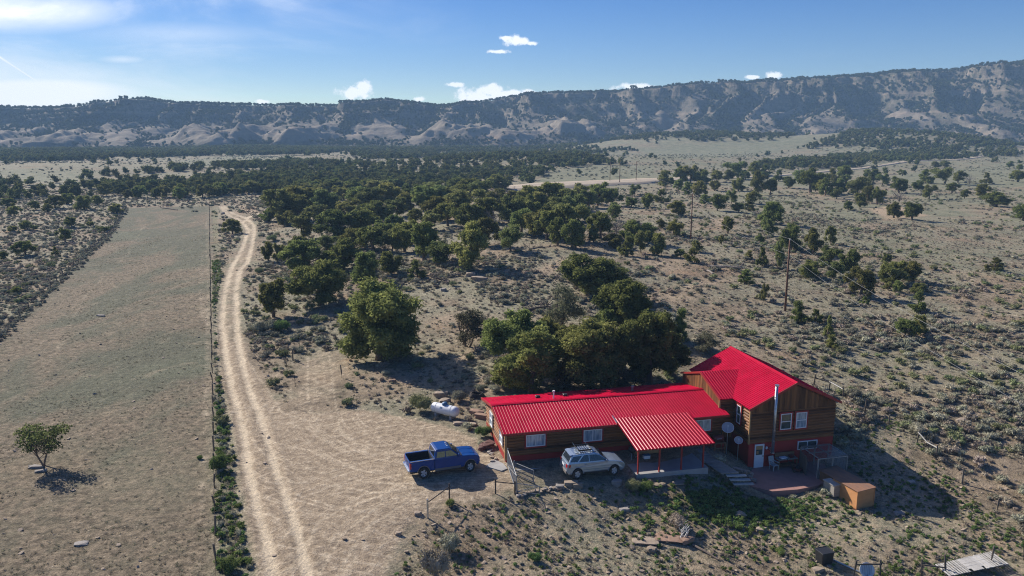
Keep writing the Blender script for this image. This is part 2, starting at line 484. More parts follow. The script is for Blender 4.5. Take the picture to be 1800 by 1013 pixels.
MAT['brown_brush'] = mat_foliage('dry_brush', (0.28, 0.235, 0.175), (0.42, 0.36, 0.28), 3.0, trans=0.1, rnd=0.3, hue=0.02)
MAT['yellowbrush'] = mat_foliage('rabbitbrush_foliage', (0.19, 0.215, 0.10), (0.30, 0.315, 0.165), 3.0, trans=0.2, rnd=0.2)
MAT['greenbrush'] = mat_foliage('green_weeds', (0.12, 0.185, 0.055), (0.215, 0.285, 0.10), 3.0, trans=0.35, rnd=0.3)
MAT['grass'] = mat_foliage('dry_grass', (0.27, 0.25, 0.17), (0.40, 0.36, 0.255), 3.0, trans=0.2, rnd=0.3)
MAT['rusttree'] = mat_foliage('rust_red_foliage', (0.19, 0.085, 0.055), (0.26, 0.12, 0.08), 4.0)
MAT['mesatree'] = mat_foliage('mesa_tree_foliage', (0.045, 0.055, 0.022), (0.095, 0.105, 0.040), 2.0, trans=0.2)
MAT['fartree'] = mat_foliage('far_tree_foliage', (0.075, 0.090, 0.037), (0.175, 0.187, 0.070), 2.0, trans=0.3)

# ------------------------------------------------------------------ terrain
TH = R(13.0)
HO = np.array([-0.68, 56.03])                   # house origin: front left eave corner of the long wing
HU = np.array([math.cos(TH), math.sin(TH)])
HV = np.array([-math.sin(TH), math.cos(TH)])


def gz(px, py, z=0.0):
    d = pix_dir(px, py)
    t = (z - CAM_H) / d[2]
    return np.array([d[0] * t, d[1] * t])


def huv(u, v):
    return HO + HU * u + HV * v


def project(x, y, z):
    dz = z - CAM_H
    dep = y * math.cos(PITCH) - dz * math.sin(PITCH)
    up = y * math.sin(PITCH) + dz * math.cos(PITCH)
    dep = np.where(dep < 0.1, 0.1, dep)
    return 900 + FPX * x / dep, 506.5 - FPX * up / dep


_PERM = np.random.default_rng(5).permutation(4096)
_VALS = np.random.default_rng(6).random(4096)


def vnoise(x, y, seed=0):
    x = np.asarray(x, float); y = np.asarray(y, float)
    xi, yi = np.floor(x).astype(int), np.floor(y).astype(int)
    xf, yf = x - xi, y - yi
    xf = xf * xf * (3 - 2 * xf); yf = yf * yf * (3 - 2 * yf)

    def hsh(a, b):
        return _VALS[_PERM[(_PERM[(a + seed * 131) & 4095] + b) & 4095]]
    a, b, c, d = hsh(xi, yi), hsh(xi + 1, yi), hsh(xi, yi + 1), hsh(xi + 1, yi + 1)
    return (a * (1 - xf) + b * xf) * (1 - yf) + (c * (1 - xf) + d * xf) * yf


def fbm(x, y, o=4, seed=0, gain=0.5):
    s, a, t = 0, 1.0, 0.0
    for i in range(o):
        s = s + a * vnoise(x * 2 ** i, y * 2 ** i, seed + i * 7)
        t += a
        a *= gain
    return s / t


def ridged(x, y, o=3, seed=0):
    s, a, t = 0, 1.0, 0.0
    for i in range(o):
        s = s + a * (1 - np.abs(2 * vnoise(x * 2 ** i, y * 2 ** i, seed + i * 9) - 1))
        t += a
        a *= 0.5
    return s / t


CTRL = []
for px, py, z in [(0, 1013, 0), (200, 1013, 0), (400, 1013, 0), (540, 1013, -.05), (0, 800, 0), (200, 800, 0), (380, 800, 0), (500, 850, 0),
                  (0, 600, 0), (200, 600, 0), (380, 600, 0), (0, 450, 0), (200, 450, 0), (370, 450, 0), (200, 380, 0), (400, 380, 0),
                  (450, 600, .1), (450, 700, 0), (640, 800, 0), (740, 842, 0), (826, 829, 0), (600, 900, 0), (700, 900, 0),
                  (720, 975, -.45), (770, 925, -.4), (860, 890, -.3), (800, 1013, -.9), (660, 1000, -.2),
                  (890, 812, .15), (960, 830, .05), (1014, 842, 0), (1079, 836, 0), (1121, 836, -.1), (1234, 826, -.25),
                  (780, 733, .25), (860, 690, .7),
                  (1000, 900, -.6), (1150, 880, -.7), (1300, 880, -1.4), (1000, 1000, -1.2), (1200, 1000, -1.6), (1400, 1000, -1.9),
                  (1600, 1000, -2.0), (1780, 1000, -2.1), (1508, 888, -1.5), (1668, 866, -1.5), (1780, 850, -1.2), (1562, 750, -.2),
                  (1612, 780, -.6), (1480, 705, .4), (1700, 720, .2), (1790, 650, .8), (1550, 650, .8),
                  (1000, 600, 1.8), (700, 600, .6), (560, 560, .4), (800, 500, 2.2), (1000, 480, 2.8), (1200, 480, 2.6), (1380, 546, 1.8),
                  (1214, 420, 3.0), (800, 430, 3.2), (600, 430, 1.6), (1000, 400, 3.4), (700, 380, 2.6), (900, 360, 2.5), (500, 400, .6),
                  (1100, 350, 1.5), (1600, 500, 1.6), (1600, 400, 1.6), (1750, 500, 1.4), (1400, 400, 2.2), (1300, 340, 1.0), (1750, 400, 1),
                  (0, 330, 0), (300, 330, 0), (600, 325, 0), (900, 320, 0), (1200, 310, 0), (1500, 305, 0), (1790, 300, 0)]:
    q = gz(px, py, z)
    CTRL.append((q[0], q[1], z))
for u, v, z in [(5, 9.2, .75), (12, 9.6, 1.0), (18, 10, 1.1), (23, 10.5, 1.0), (28, 8, .7), (28, 3, .2), (28, -1, -.7), (5, 4, .1), (14, 4, .1),
                (23, 3, -1.2), (19.3, -2.2, -1.48), (26.6, -2.4, -1.4), (18, -4.4, -1.48), (23, -5.7, -1.48), (16.6, -2.8, -.5), (17.6, -0.9, -.25), (17.2, -4.6, -1.1), (9.4, -3.4, -.05), (14.6, -3.4, -.15)]:
    q = huv(u, v)
    CTRL.append((q[0], q[1], z))
for x, y in [(-60, 20), (0, 15), (60, 20), (-150, 100), (150, 120), (-250, 250), (250, 250), (0, 420), (-300, 420), (300, 420), (0, -60)]:
    CTRL.append((x, y, -1.2 if (x >= 0 and y < 30) else 0))
CTRL = np.array(CTRL)


def _tps(r2):
    return np.where(r2 > 1e-9, 0.5 * r2 * np.log(np.maximum(r2, 1e-9)), 0.0)


_n = len(CTRL)
_A = np.zeros((_n + 3, _n + 3))
_d2 = ((CTRL[:, None, :2] - CTRL[None, :, :2]) / 50.0) ** 2
_A[:_n, :_n] = _tps(_d2.sum(-1)) + np.eye(_n) * 1e-3
_A[:_n, _n] = 1; _A[:_n, _n + 1:] = CTRL[:, :2] / 50
_A[_n, :_n] = 1; _A[_n + 1:, :_n] = CTRL[:, :2].T / 50
_W = np.linalg.solve(_A, np.concatenate([CTRL[:, 2], np.zeros(3)]))


def smooth(a, b, x):
    t = np.clip((np.asarray(x, float) - a) / (b - a), 0, 1)
    return t * t * (3 - 2 * t)


# ---- ways and areas, laid out on the ground
def gpts(lst, z=0.0):
    return np.array([gz(x, y, z) for x, y in lst])


TRACK_L = gpts([(388, 363), (398, 377), (425, 391), (436, 405), (431, 425), (412, 467), (405, 480), (392.5, 535), (390, 571), (398, 635), (409, 690), (423, 737), (431, 775), (436, 829), (446, 868), (456, 910), (470, 960), (481, 1013), (500, 1120)])
TRACK_R = gpts([(396, 363), (410, 376), (433, 386), (446, 397), (446.5, 416), (435, 467), (421.5, 480), (414, 521), (416, 585), (426, 640), (439.5, 690), (456, 729), (470, 775), (489, 839), (506, 884), (525, 940), (540, 1013), (570, 1120)])
BRANCH = gpts([(429, 391), (440, 383), (455, 378), (480, 372)])
ARCS = [gpts(a) for a in ([(440, 640), (450, 657), (470, 685), (495, 726), (533, 737), (575, 748), (640, 790)],
                          [(456, 729), (500, 745), (560, 752), (600, 742), (640, 731), (700, 745)],
                          [(541, 628), (541, 700), (560, 760), (620, 800)], [(578, 622), (588, 700), (600, 760), (650, 800)],
                          [(470, 775), (540, 790), (640, 830), (740, 842)], [(480, 800), (560, 830), (660, 850), (750, 850)],
                          [(500, 1013), (560, 920), (640, 870), (740, 855)], [(560, 1013), (600, 940), (680, 880), (760, 860)], [(590, 1013), (640, 930), (720, 880), (800, 862)])]
DRIVE = gpts([(397, 600), (425, 600), (440, 640), (470, 690), (500, 722), (560, 728), (640, 722), (720, 738), (780, 752), (830, 772), (870, 800), (905, 826),
              (905, 852), (865, 870), (800, 878), (755, 890), (715, 925), (690, 965), (670, 1013), (700, 1150), (470, 1150), (452, 1013), (430, 900), (408, 750), (392, 660)])
SPUR = gpts([(520, 640), (560, 622), (605, 620), (612, 660), (600, 700), (540, 724), (500, 722)])
FIELD_L = gpts([(222, 366), (190, 415), (0, 592)])
_dl = FIELD_L[2] - FIELD_L[0]
FENCE_A, FENCE_B = gz(380, 1013), gz(368, 363)
_df = (FENCE_A - FENCE_B) / np.linalg.norm(FENCE_A - FENCE_B)
FIELD = np.array([FIELD_L[0], FIELD_L[1], FIELD_L[2], FIELD_L[2] + _dl * 0.6, [-75, -40], FENCE_A + _df * 70, FENCE_B])
YARD = gpts([(905, 852), (980, 850), (1120, 845), (1240, 838), (1320, 865), (1460, 860), (1500, 800), (1560, 745), (1700, 850), (1830, 950), (1900, 1200), (700, 1200), (670, 1013), (715, 925), (755, 890), (865, 870)], -1.0)
GREENSTRIP = gpts([(370, 363), (384, 363), (388, 480), (384, 600), (395, 720), (412, 800), (420, 900), (445, 1013), (470, 1150), (380, 1150), (377, 600)])
SANDY = [gpts(p) for p in ([(410, 362), (455, 362), (458, 374), (430, 378)], [(660, 655), (760, 650), (830, 620), (850, 640), (780, 690), (700, 690)],
                           [(940, 505), (990, 480), (1010, 500), (960, 520)], [(1245, 405), (1290, 400), (1300, 425), (1250, 425)], [(1330, 385), (1350, 380), (1345, 400)],
                           [(760, 395), (800, 385), (800, 410), (740, 420)], [(1520, 375), (1570, 365), (1640, 385), (1560, 400)])]
TRAIL = gpts([(1663, 410), (1668, 440), (1690, 470), (1712, 500), (1760, 540), (1810, 560)], 1.5)
FTRACKS = [gpts(a) for a in ([(310, 372), (250, 400), (230, 440), (195, 475), (150, 520), (130, 560), (110, 600), (70, 660)],
                             [(350, 1013), (362, 700), (365, 500), (362, 370)], [(356, 560), (352, 500), (356, 440)])]


def in_poly(x, y, P):
    ins = np.zeros(x.shape, bool)
    n = len(P)
    for i in range(n):
        x0, y0 = P[i]; x1, y1 = P[(i + 1) % n]
        c = ((y0 > y) != (y1 > y)) & (x < (x1 - x0) * (y - y0) / (y1 - y0 + 1e-12) + x0)
        ins ^= c
    return ins


def dist_line(x, y, P, closed=False):
    d = np.full(x.shape, 1e9)
    n = len(P)
    for i in range(n if closed else n - 1):
        ax, ay = P[i]; bx, by = P[(i + 1) % n]
        ux, uy = bx - ax, by - ay
        t = np.clip(((x - ax) * ux + (y - ay) * uy) / (ux * ux + uy * uy + 1e-12), 0, 1)
        d = np.minimum(d, np.hypot(x - ax - t * ux, y - ay - t * uy))
    return d


def sdf(x, y, P):
    """positive inside"""
    d = dist_line(x, y, P, True)
    return np.where(in_poly(x, y, P), d, -d)


HOUSE = np.array([huv(-.4, -.2), huv(18, -.2), huv(19, -2.2), huv(27.3, -2.2), huv(27.3, 9.3), huv(-.4, 8.7)])


def height(x, y):
    x = np.atleast_1d(np.asarray(x, float)); y = np.atleast_1d(np.asarray(y, float))
    out = np.zeros(x.shape)
    near = (np.abs(x) < 420) & (y < 480) & (y > -150)
    if near.any():
        xn, yn = x[near], y[near]
        acc = np.full(xn.shape, _W[_n]) + _W[_n + 1] * xn / 50 + _W[_n + 2] * yn / 50
        for i in range(_n):
            acc += _W[i] * _tps(((xn - CTRL[i, 0]) ** 2 + (yn - CTRL[i, 1]) ** 2) / 2500.0)
        fade = (1 - smooth(250, 400, np.abs(xn))) * (1 - smooth(330, 460, yn)) * smooth(-140, -50, yn)
        # natural unevenness, less on the drive, the pasture and by the house
        d_dr = np.clip(-sdf(xn, yn, DRIVE) / 6, 0, 1)
        d_fl = np.clip(-sdf(xn, yn, FIELD) / 8, 0, 1)
        d_ho = np.clip(-sdf(xn, yn, HOUSE) / 6, 0, 1)
        w = d_dr * np.maximum(d_fl, 0.25) * d_ho
        bump = (fbm(xn / 14, yn / 14, 3, 3) - .5) * 0.9 + (fbm(xn / 2.2, yn / 2.2, 3, 4) - .5) * 0.30
        tr = np.minimum(dist_line(xn, yn, TRACK_L), dist_line(xn, yn, TRACK_R))
        rut = -0.08 * np.exp(-(tr / 0.34) ** 2) + 0.10 * np.exp(-((tr - 0.66) / 0.22) ** 2) * (0.1 + 1.2 * fbm(xn / 1.1, yn / 1.1, 2, 8))
        small = (fbm(xn / 0.9, yn / 0.9, 2, 12) - .5) * 0.06 * d_ho
        out[near] = np.clip(acc, -3.5, 5.5) * fade + bump * w * fade + rut * fade + small * fade
    far = smooth(320, 600, np.hypot(x, y))
    hills = (22 * np.exp(-((x - 400) / 120) ** 2 - ((y - 830) / 110) ** 2) + 17 * np.exp(-((x - 215) / 130) ** 2 - ((y - 930) / 110) ** 2)
             + 7 * np.exp(-((x - 20) / 110) ** 2 - ((y - 560) / 90) ** 2) + 5 * np.exp(-((x + 260) / 160) ** 2 - ((y - 470) / 60) ** 2))
    out += far * ((fbm(x / 160, y / 160, 3, 21) - .5) * 7 + hills)
    return out


def on_ground(px, py):
    """where the view ray of a picture point meets the terrain"""
    d = pix_dir(px, py)
    z = 0.0
    for _ in range(14):
        q = gz(px, py, min(z, 20.0))
        h_ = float(height(q[0], q[1])[0])
        if abs(h_ - z) < 0.004:
            break
        z = 0.4 * z + 0.6 * h_
    return np.array([q[0], q[1], float(height(q[0], q[1])[0])])


def px_per_m(p):
    return FPX / (p[1] * math.cos(PITCH) + (CAM_H - p[2]) * math.sin(PITCH))


def hz(x, y):
    return float(height(x, y)[0])


# open ground and wooded belts of the valley, as picture-plane outlines projected onto the terrain
PALE = [[(0, 300), (60, 296), (180, 302), (140, 318), (0, 322)], [(310, 283), (420, 274), (520, 276), (480, 290), (330, 294)],
        [(1120, 262), (1240, 256), (1440, 240), (1400, 262), (1300, 276), (1160, 282)], [(1540, 312), (1800, 283), (1800, 330), (1640, 330)],
        [(1030, 290), (1150, 292), (1150, 312), (940, 325), (960, 305)]]
SHADEBELT = [([(-400, 352), (0, 352), (110, 348), (300, 352), (470, 340), (560, 345), (680, 330), (760, 318), (700, 305), (560, 300), (400, 312), (200, 322), (60, 338), (-400, 338)], 0.036),
             ([(-400, 332), (20, 330), (140, 318), (270, 305), (380, 300), (560, 300), (620, 290), (500, 284), (300, 298), (120, 312), (-400, 316)], 0.034),
             ([(560, 345), (700, 335), (900, 328), (1000, 322), (1130, 304), (1140, 294), (1060, 282), (1000, 270), (900, 268), (760, 282), (620, 292), (560, 305)], 0.024),
             ([(600, 262), (760, 258), (900, 262), (1000, 256), (1130, 266), (1000, 272), (820, 276), (640, 282)], 0.016),
             ([(1280, 305), (1480, 296), (1600, 284), (1790, 275), (1780, 262), (1640, 262), (1480, 276), (1330, 290)], 0.030),
             ([(1400, 262), (1560, 262), (1900, 258), (1900, 236), (1760, 232), (1640, 205), (1560, 208), (1470, 240)], 0.024),
             ([(960, 250), (1100, 246), (1360, 252), (1400, 240), (1330, 215), (1220, 205), (1120, 225), (1000, 240)], 0.022),
             ([(-300, 290), (0, 285), (200, 282), (330, 275), (560, 272), (640, 262), (400, 258), (0, 256), (-300, 256)], 0.040)]


# ------------------------------------------------------------------ ground material
def ground_material():
    m, nt, N, L = new_mat('ground_soil')
    out = N('ShaderNodeOutputMaterial')
    b = N('ShaderNodeBsdfPrincipled')
    b.inputs['Roughness'].default_value = 0.95
    b.inputs['Specular IOR Level'].default_value = 0.15
    L(b.outputs[0], out.inputs[0])
    geo = N('ShaderNodeNewGeometry')
    P = geo.outputs['Position']

    def noise(scale, detail=6, rough=0.6, dist=0.0, stretch=None):
        n = N('ShaderNodeTexNoise')
        n.inputs['Scale'].default_value = scale
        n.inputs['Detail'].default_value = detail
        n.inputs['Roughness'].default_value = rough
        n.inputs['Distortion'].default_value = dist
        if stretch:
            mp = N('ShaderNodeMapping'); mp.inputs['Scale'].default_value = stretch[0]; mp.inputs['Rotation'].default_value = (0, 0, stretch[1])
            L(P, mp.inputs[0]); L(mp.outputs[0], n.inputs['Vector'])
        else:
            L(P, n.inputs['Vector'])
        return n.outputs['Fac']

    def mth(op, a, c, clamp=False):
        n = N('ShaderNodeMath'); n.operation = op; n.use_clamp = clamp
        for i, v in enumerate((a, c)):
            if isinstance(v, (int, float)): n.inputs[i].default_value = v
            else: L(v, n.inputs[i])
        return n.outputs[0]

    def mix(f, a, c, mode='MIX'):
        n = N('ShaderNodeMixRGB'); n.blend_type = mode
        for i, v in enumerate((f, a, c)):
            if isinstance(v, (int, float)): n.inputs[i].default_value = v
            elif isinstance(v, tuple): n.inputs[i].default_value = (*v, 1)
            else: L(v, n.inputs[i])
        return n.outputs[0]

    def step(v, lo, hi):
        n = N('ShaderNodeMapRange'); n.interpolation_type = 'SMOOTHSTEP'
        L(v, n.inputs['Value']); n.inputs['From Min'].default_value = lo; n.inputs['From Max'].default_value = hi
        return n.outputs[0]

    a1 = N('ShaderNodeAttribute'); a1.attribute_name = 'm1'
    a2 = N('ShaderNodeAttribute'); a2.attribute_name = 'm2'
    s1 = N('ShaderNodeSeparateColor'); L(a1.outputs['Color'], s1.inputs[0])
    s2 = N('ShaderNodeSeparateColor'); L(a2.outputs['Color'], s2.inputs[0])
    bare, track, field = s1.outputs[0], s1.outputs[1], s1.outputs[2]
    weed, pale, sand = s2.outputs[0], s2.outputs[1], s2.outputs[2]
    big = noise(0.035, 5, 0.6)
    med = noise(0.22, 6, 0.62)
    fine = noise(1.6, 8, 0.68)
    grit = noise(9.0, 5, 0.7)
    streak = noise(1.3, 6, 0.65, 0.4, ((1.0, 0.28, 1.0), R(-24)))

    def swirl(cx, cy, fr):
        sb = N('ShaderNodeVectorMath'); sb.operation = 'SUBTRACT'; L(P, sb.inputs[0]); sb.inputs[1].default_value = (cx, cy, 0)
        ss = N('ShaderNodeSeparateXYZ'); L(sb.outputs[0], ss.inputs[0])
        c2 = N('ShaderNodeCombineXYZ'); L(ss.outputs[0], c2.inputs[0]); L(ss.outputs[1], c2.inputs[1])
        ln = N('ShaderNodeVectorMath'); ln.operation = 'LENGTH'; L(c2.outputs[0], ln.inputs[0])
        an = mth('ARCTAN2', ss.outputs[1], ss.outputs[0])
        cv = N('ShaderNodeCombineXYZ'); L(mth('ADD', mth('MULTIPLY', ln.outputs['Value'], fr), mth('MULTIPLY', med, 2.2)), cv.inputs[0]); L(mth('MULTIPLY', an, 1.6), cv.inputs[1])
        n = N('ShaderNodeTexNoise'); n.inputs['Scale'].default_value = 1.0; n.inputs['Detail'].default_value = 4; n.inputs['Roughness'].default_value = 0.75
        L(cv.outputs[0], n.inputs['Vector'])
        return n.outputs['Fac']

    # wheel marks swept round the turning places of the drive
    turn = mth('MAXIMUM', swirl(-2.5, 71.0, 2.3), mth('SUBTRACT', swirl(-1.0, 40.0, 2.1), 0.02))
    # hillside: brown-tan soil and duff
    r = ramp(N, [(0.36, (0.115, 0.090, 0.068)), (0.46, (0.205, 0.160, 0.120)), (0.55, (0.28, 0.218, 0.165)), (0.66, (0.38, 0.298, 0.226))])
    L(mth('ADD', mth('MULTIPLY', med, 0.55), mth('MULTIPLY', fine, 0.45)), r.inputs[0])
    soil = r.outputs[0]
    red = step(noise(0.10, 4, 0.6, 0.5), 0.56, 0.72)
    soil = mix(mth('MULTIPLY', red, 0.6), soil, (0.33, 0.20, 0.125))
    # grey-green thin grass over the soil
    gr = ramp(N, [(0.38, (0.115, 0.113, 0.083)), (0.5, (0.225, 0.214, 0.16)), (0.62, (0.31, 0.285, 0.215))])
    L(mth('ADD', mth('MULTIPLY', fine, 0.6), mth('MULTIPLY', grit, 0.4)), gr.inputs[0])
    thin = gr.outputs[0]
    col = mix(mth('MULTIPLY', step(noise(0.06, 5, 0.65), 0.40, 0.58), 0.8), soil, thin)
    # the pasture: worn grass, brown patches, pale scrapes
    fr = ramp(N, [(0.37, (0.048, 0.050, 0.035)), (0.46, (0.092, 0.092, 0.067)), (0.54, (0.134, 0.130, 0.096)), (0.64, (0.225, 0.210, 0.158))])
    L(mth('ADD', mth('MULTIPLY', fine, 0.40), mth('MULTIPLY', mth('ADD', mth('MULTIPLY', streak, 0.5), mth('MULTIPLY', grit, 0.5)), 0.60)), fr.inputs[0])
    fcol = mix(mth('MULTIPLY', step(noise(0.055, 5, 0.62, 0.6, ((1, 0.45, 1), R(25))), 0.44, 0.56), 0.95), fr.outputs[0], mix(step(fine, 0.36, 0.62), (0.105, 0.083, 0.062), (0.245, 0.192, 0.144)))
    fcol = mix(mth('MULTIPLY', step(noise(0.16, 6, 0.7, 0.8), 0.57, 0.74), 0.7), fcol, (0.34, 0.27, 0.20))
    fcol = mix(mth('MULTIPLY', step(noise(0.55, 5, 0.7, 0.5), 0.45, 0.62), 0.35), fcol, (0.10, 0.098, 0.07))
    fcol = mix(mth('MULTIPLY', step(noise(0.045, 3, 0.5), 0.54, 0.7), 0.25), fcol, (0.140, 0.160, 0.112))
    col = mix(field, col, fcol)
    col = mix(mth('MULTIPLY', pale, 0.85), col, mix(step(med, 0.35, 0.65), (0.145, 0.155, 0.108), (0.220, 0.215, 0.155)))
    # weeds
    wm = step(mth('ADD', weed, mth('MULTIPLY', mth('SUBTRACT', fine, 0.5), 1.6)), 0.35, 0.8)
    col = mix(mth('MULTIPLY', wm, 0.8), col, mix(step(grit, 0.35, 0.65), (0.060, 0.080, 0.035), (0.135, 0.150, 0.075)))
    # bare sand and rock
    sm = step(mth('ADD', sand, mth('MULTIPLY', mth('SUBTRACT', fine, 0.5), 1.2)), 0.35, 0.75)
    col = mix(mth('MULTIPLY', sm, 0.85), col, mix(step(fine, 0.3, 0.7), (0.42, 0.32, 0.235), (0.33, 0.24, 0.175)))
    # drive and wheel tracks
    dr = ramp(N, [(0.42, (0.215, 0.165, 0.124)), (0.52, (0.33, 0.257, 0.196)), (0.62, (0.50, 0.41, 0.325))])
    L(mth('ADD', mth('MULTIPLY', fine, 0.46), mth('MULTIPLY', turn, 0.54)), dr.inputs[0])
    bm_ = step(mth('ADD', bare, mth('MULTIPLY', mth('SUBTRACT', fine, 0.5), 0.9)), 0.30, 0.75)
    col = mix(bm_, col, dr.outputs[0])
    tm = step(mth('ADD', track, mth('MULTIPLY', mth('SUBTRACT', fine, 0.5), 0.7)), 0.30, 0.9)
    col = mix(mth('MULTIPLY', tm, 0.9), col, mix(step(grit, 0.3, 0.7), (0.60, 0.50, 0.395), (0.52, 0.425, 0.33)))
    # small stones
    vo = N('ShaderNodeTexVoronoi'); vo.inputs['Scale'].default_value = 2.6; L(P, vo.inputs['Vector'])
    st = mth('MULTIPLY', mth('LESS_THAN', vo.outputs['Distance'], 0.13), mth('GREATER_THAN', noise(0.5, 3), 0.52))
    col = mix(mth('MULTIPLY', st, 0.55), col, (0.47, 0.41, 0.34))
    clod = noise(4.2, 3, 0.75)
    g1 = N('ShaderNodeMapRange'); L(mth('ADD', mth('MULTIPLY', grit, 0.6), mth('MULTIPLY', clod, 0.4)), g1.inputs['Value']); g1.inputs['From Min'].default_value = 0.36; g1.inputs['From Max'].default_value = 0.64; g1.inputs['To Min'].default_value = 0.58; g1.inputs['To Max'].default_value = 1.38
    gm = N('ShaderNodeCombineXYZ'); [L(g1.outputs[0], gm.inputs[i]) for i in range(3)]
    col = mix(1.0, col, gm.outputs[0], 'MULTIPLY')
    col = mix(1.0, col, (1.13, 1.13, 1.03), 'MULTIPLY')
    L(col, b.inputs['Base Color'])
    bp = N('ShaderNodeBump'); bp.inputs['Strength'].default_value = 1.0; bp.inputs['Distance'].default_value = 0.16
    L(mth('ADD', fine, mth('MULTIPLY', grit, 0.35)), bp.inputs['Height'])
    L(bp.outputs[0], b.inputs['Normal'])
    return m


MAT['ground'] = ground_material()


def axis(fine0, fine1, step, mid0, mid1, mstep, lo, hi, grow=1.07):
    a = list(np.arange(fine0, fine1 + 1e-6, step))
    up = list(np.arange(fine1 + mstep, mid1 + 1e-6, mstep))
    dn = list(np.arange(fine0 - mstep, mid0 - 1e-6, -mstep))
    s, v = mstep, (up[-1] if up else fine1)
    while v < hi:
        s = min(s * grow, 26); v += s; up.append(min(v, hi))
    s, v = mstep, (dn[-1] if dn else fine0)
    while v > lo:
        s = min(s * grow, 40); v -= s; dn.append(max(v, lo))
    return np.array(dn[::-1] + a + up)


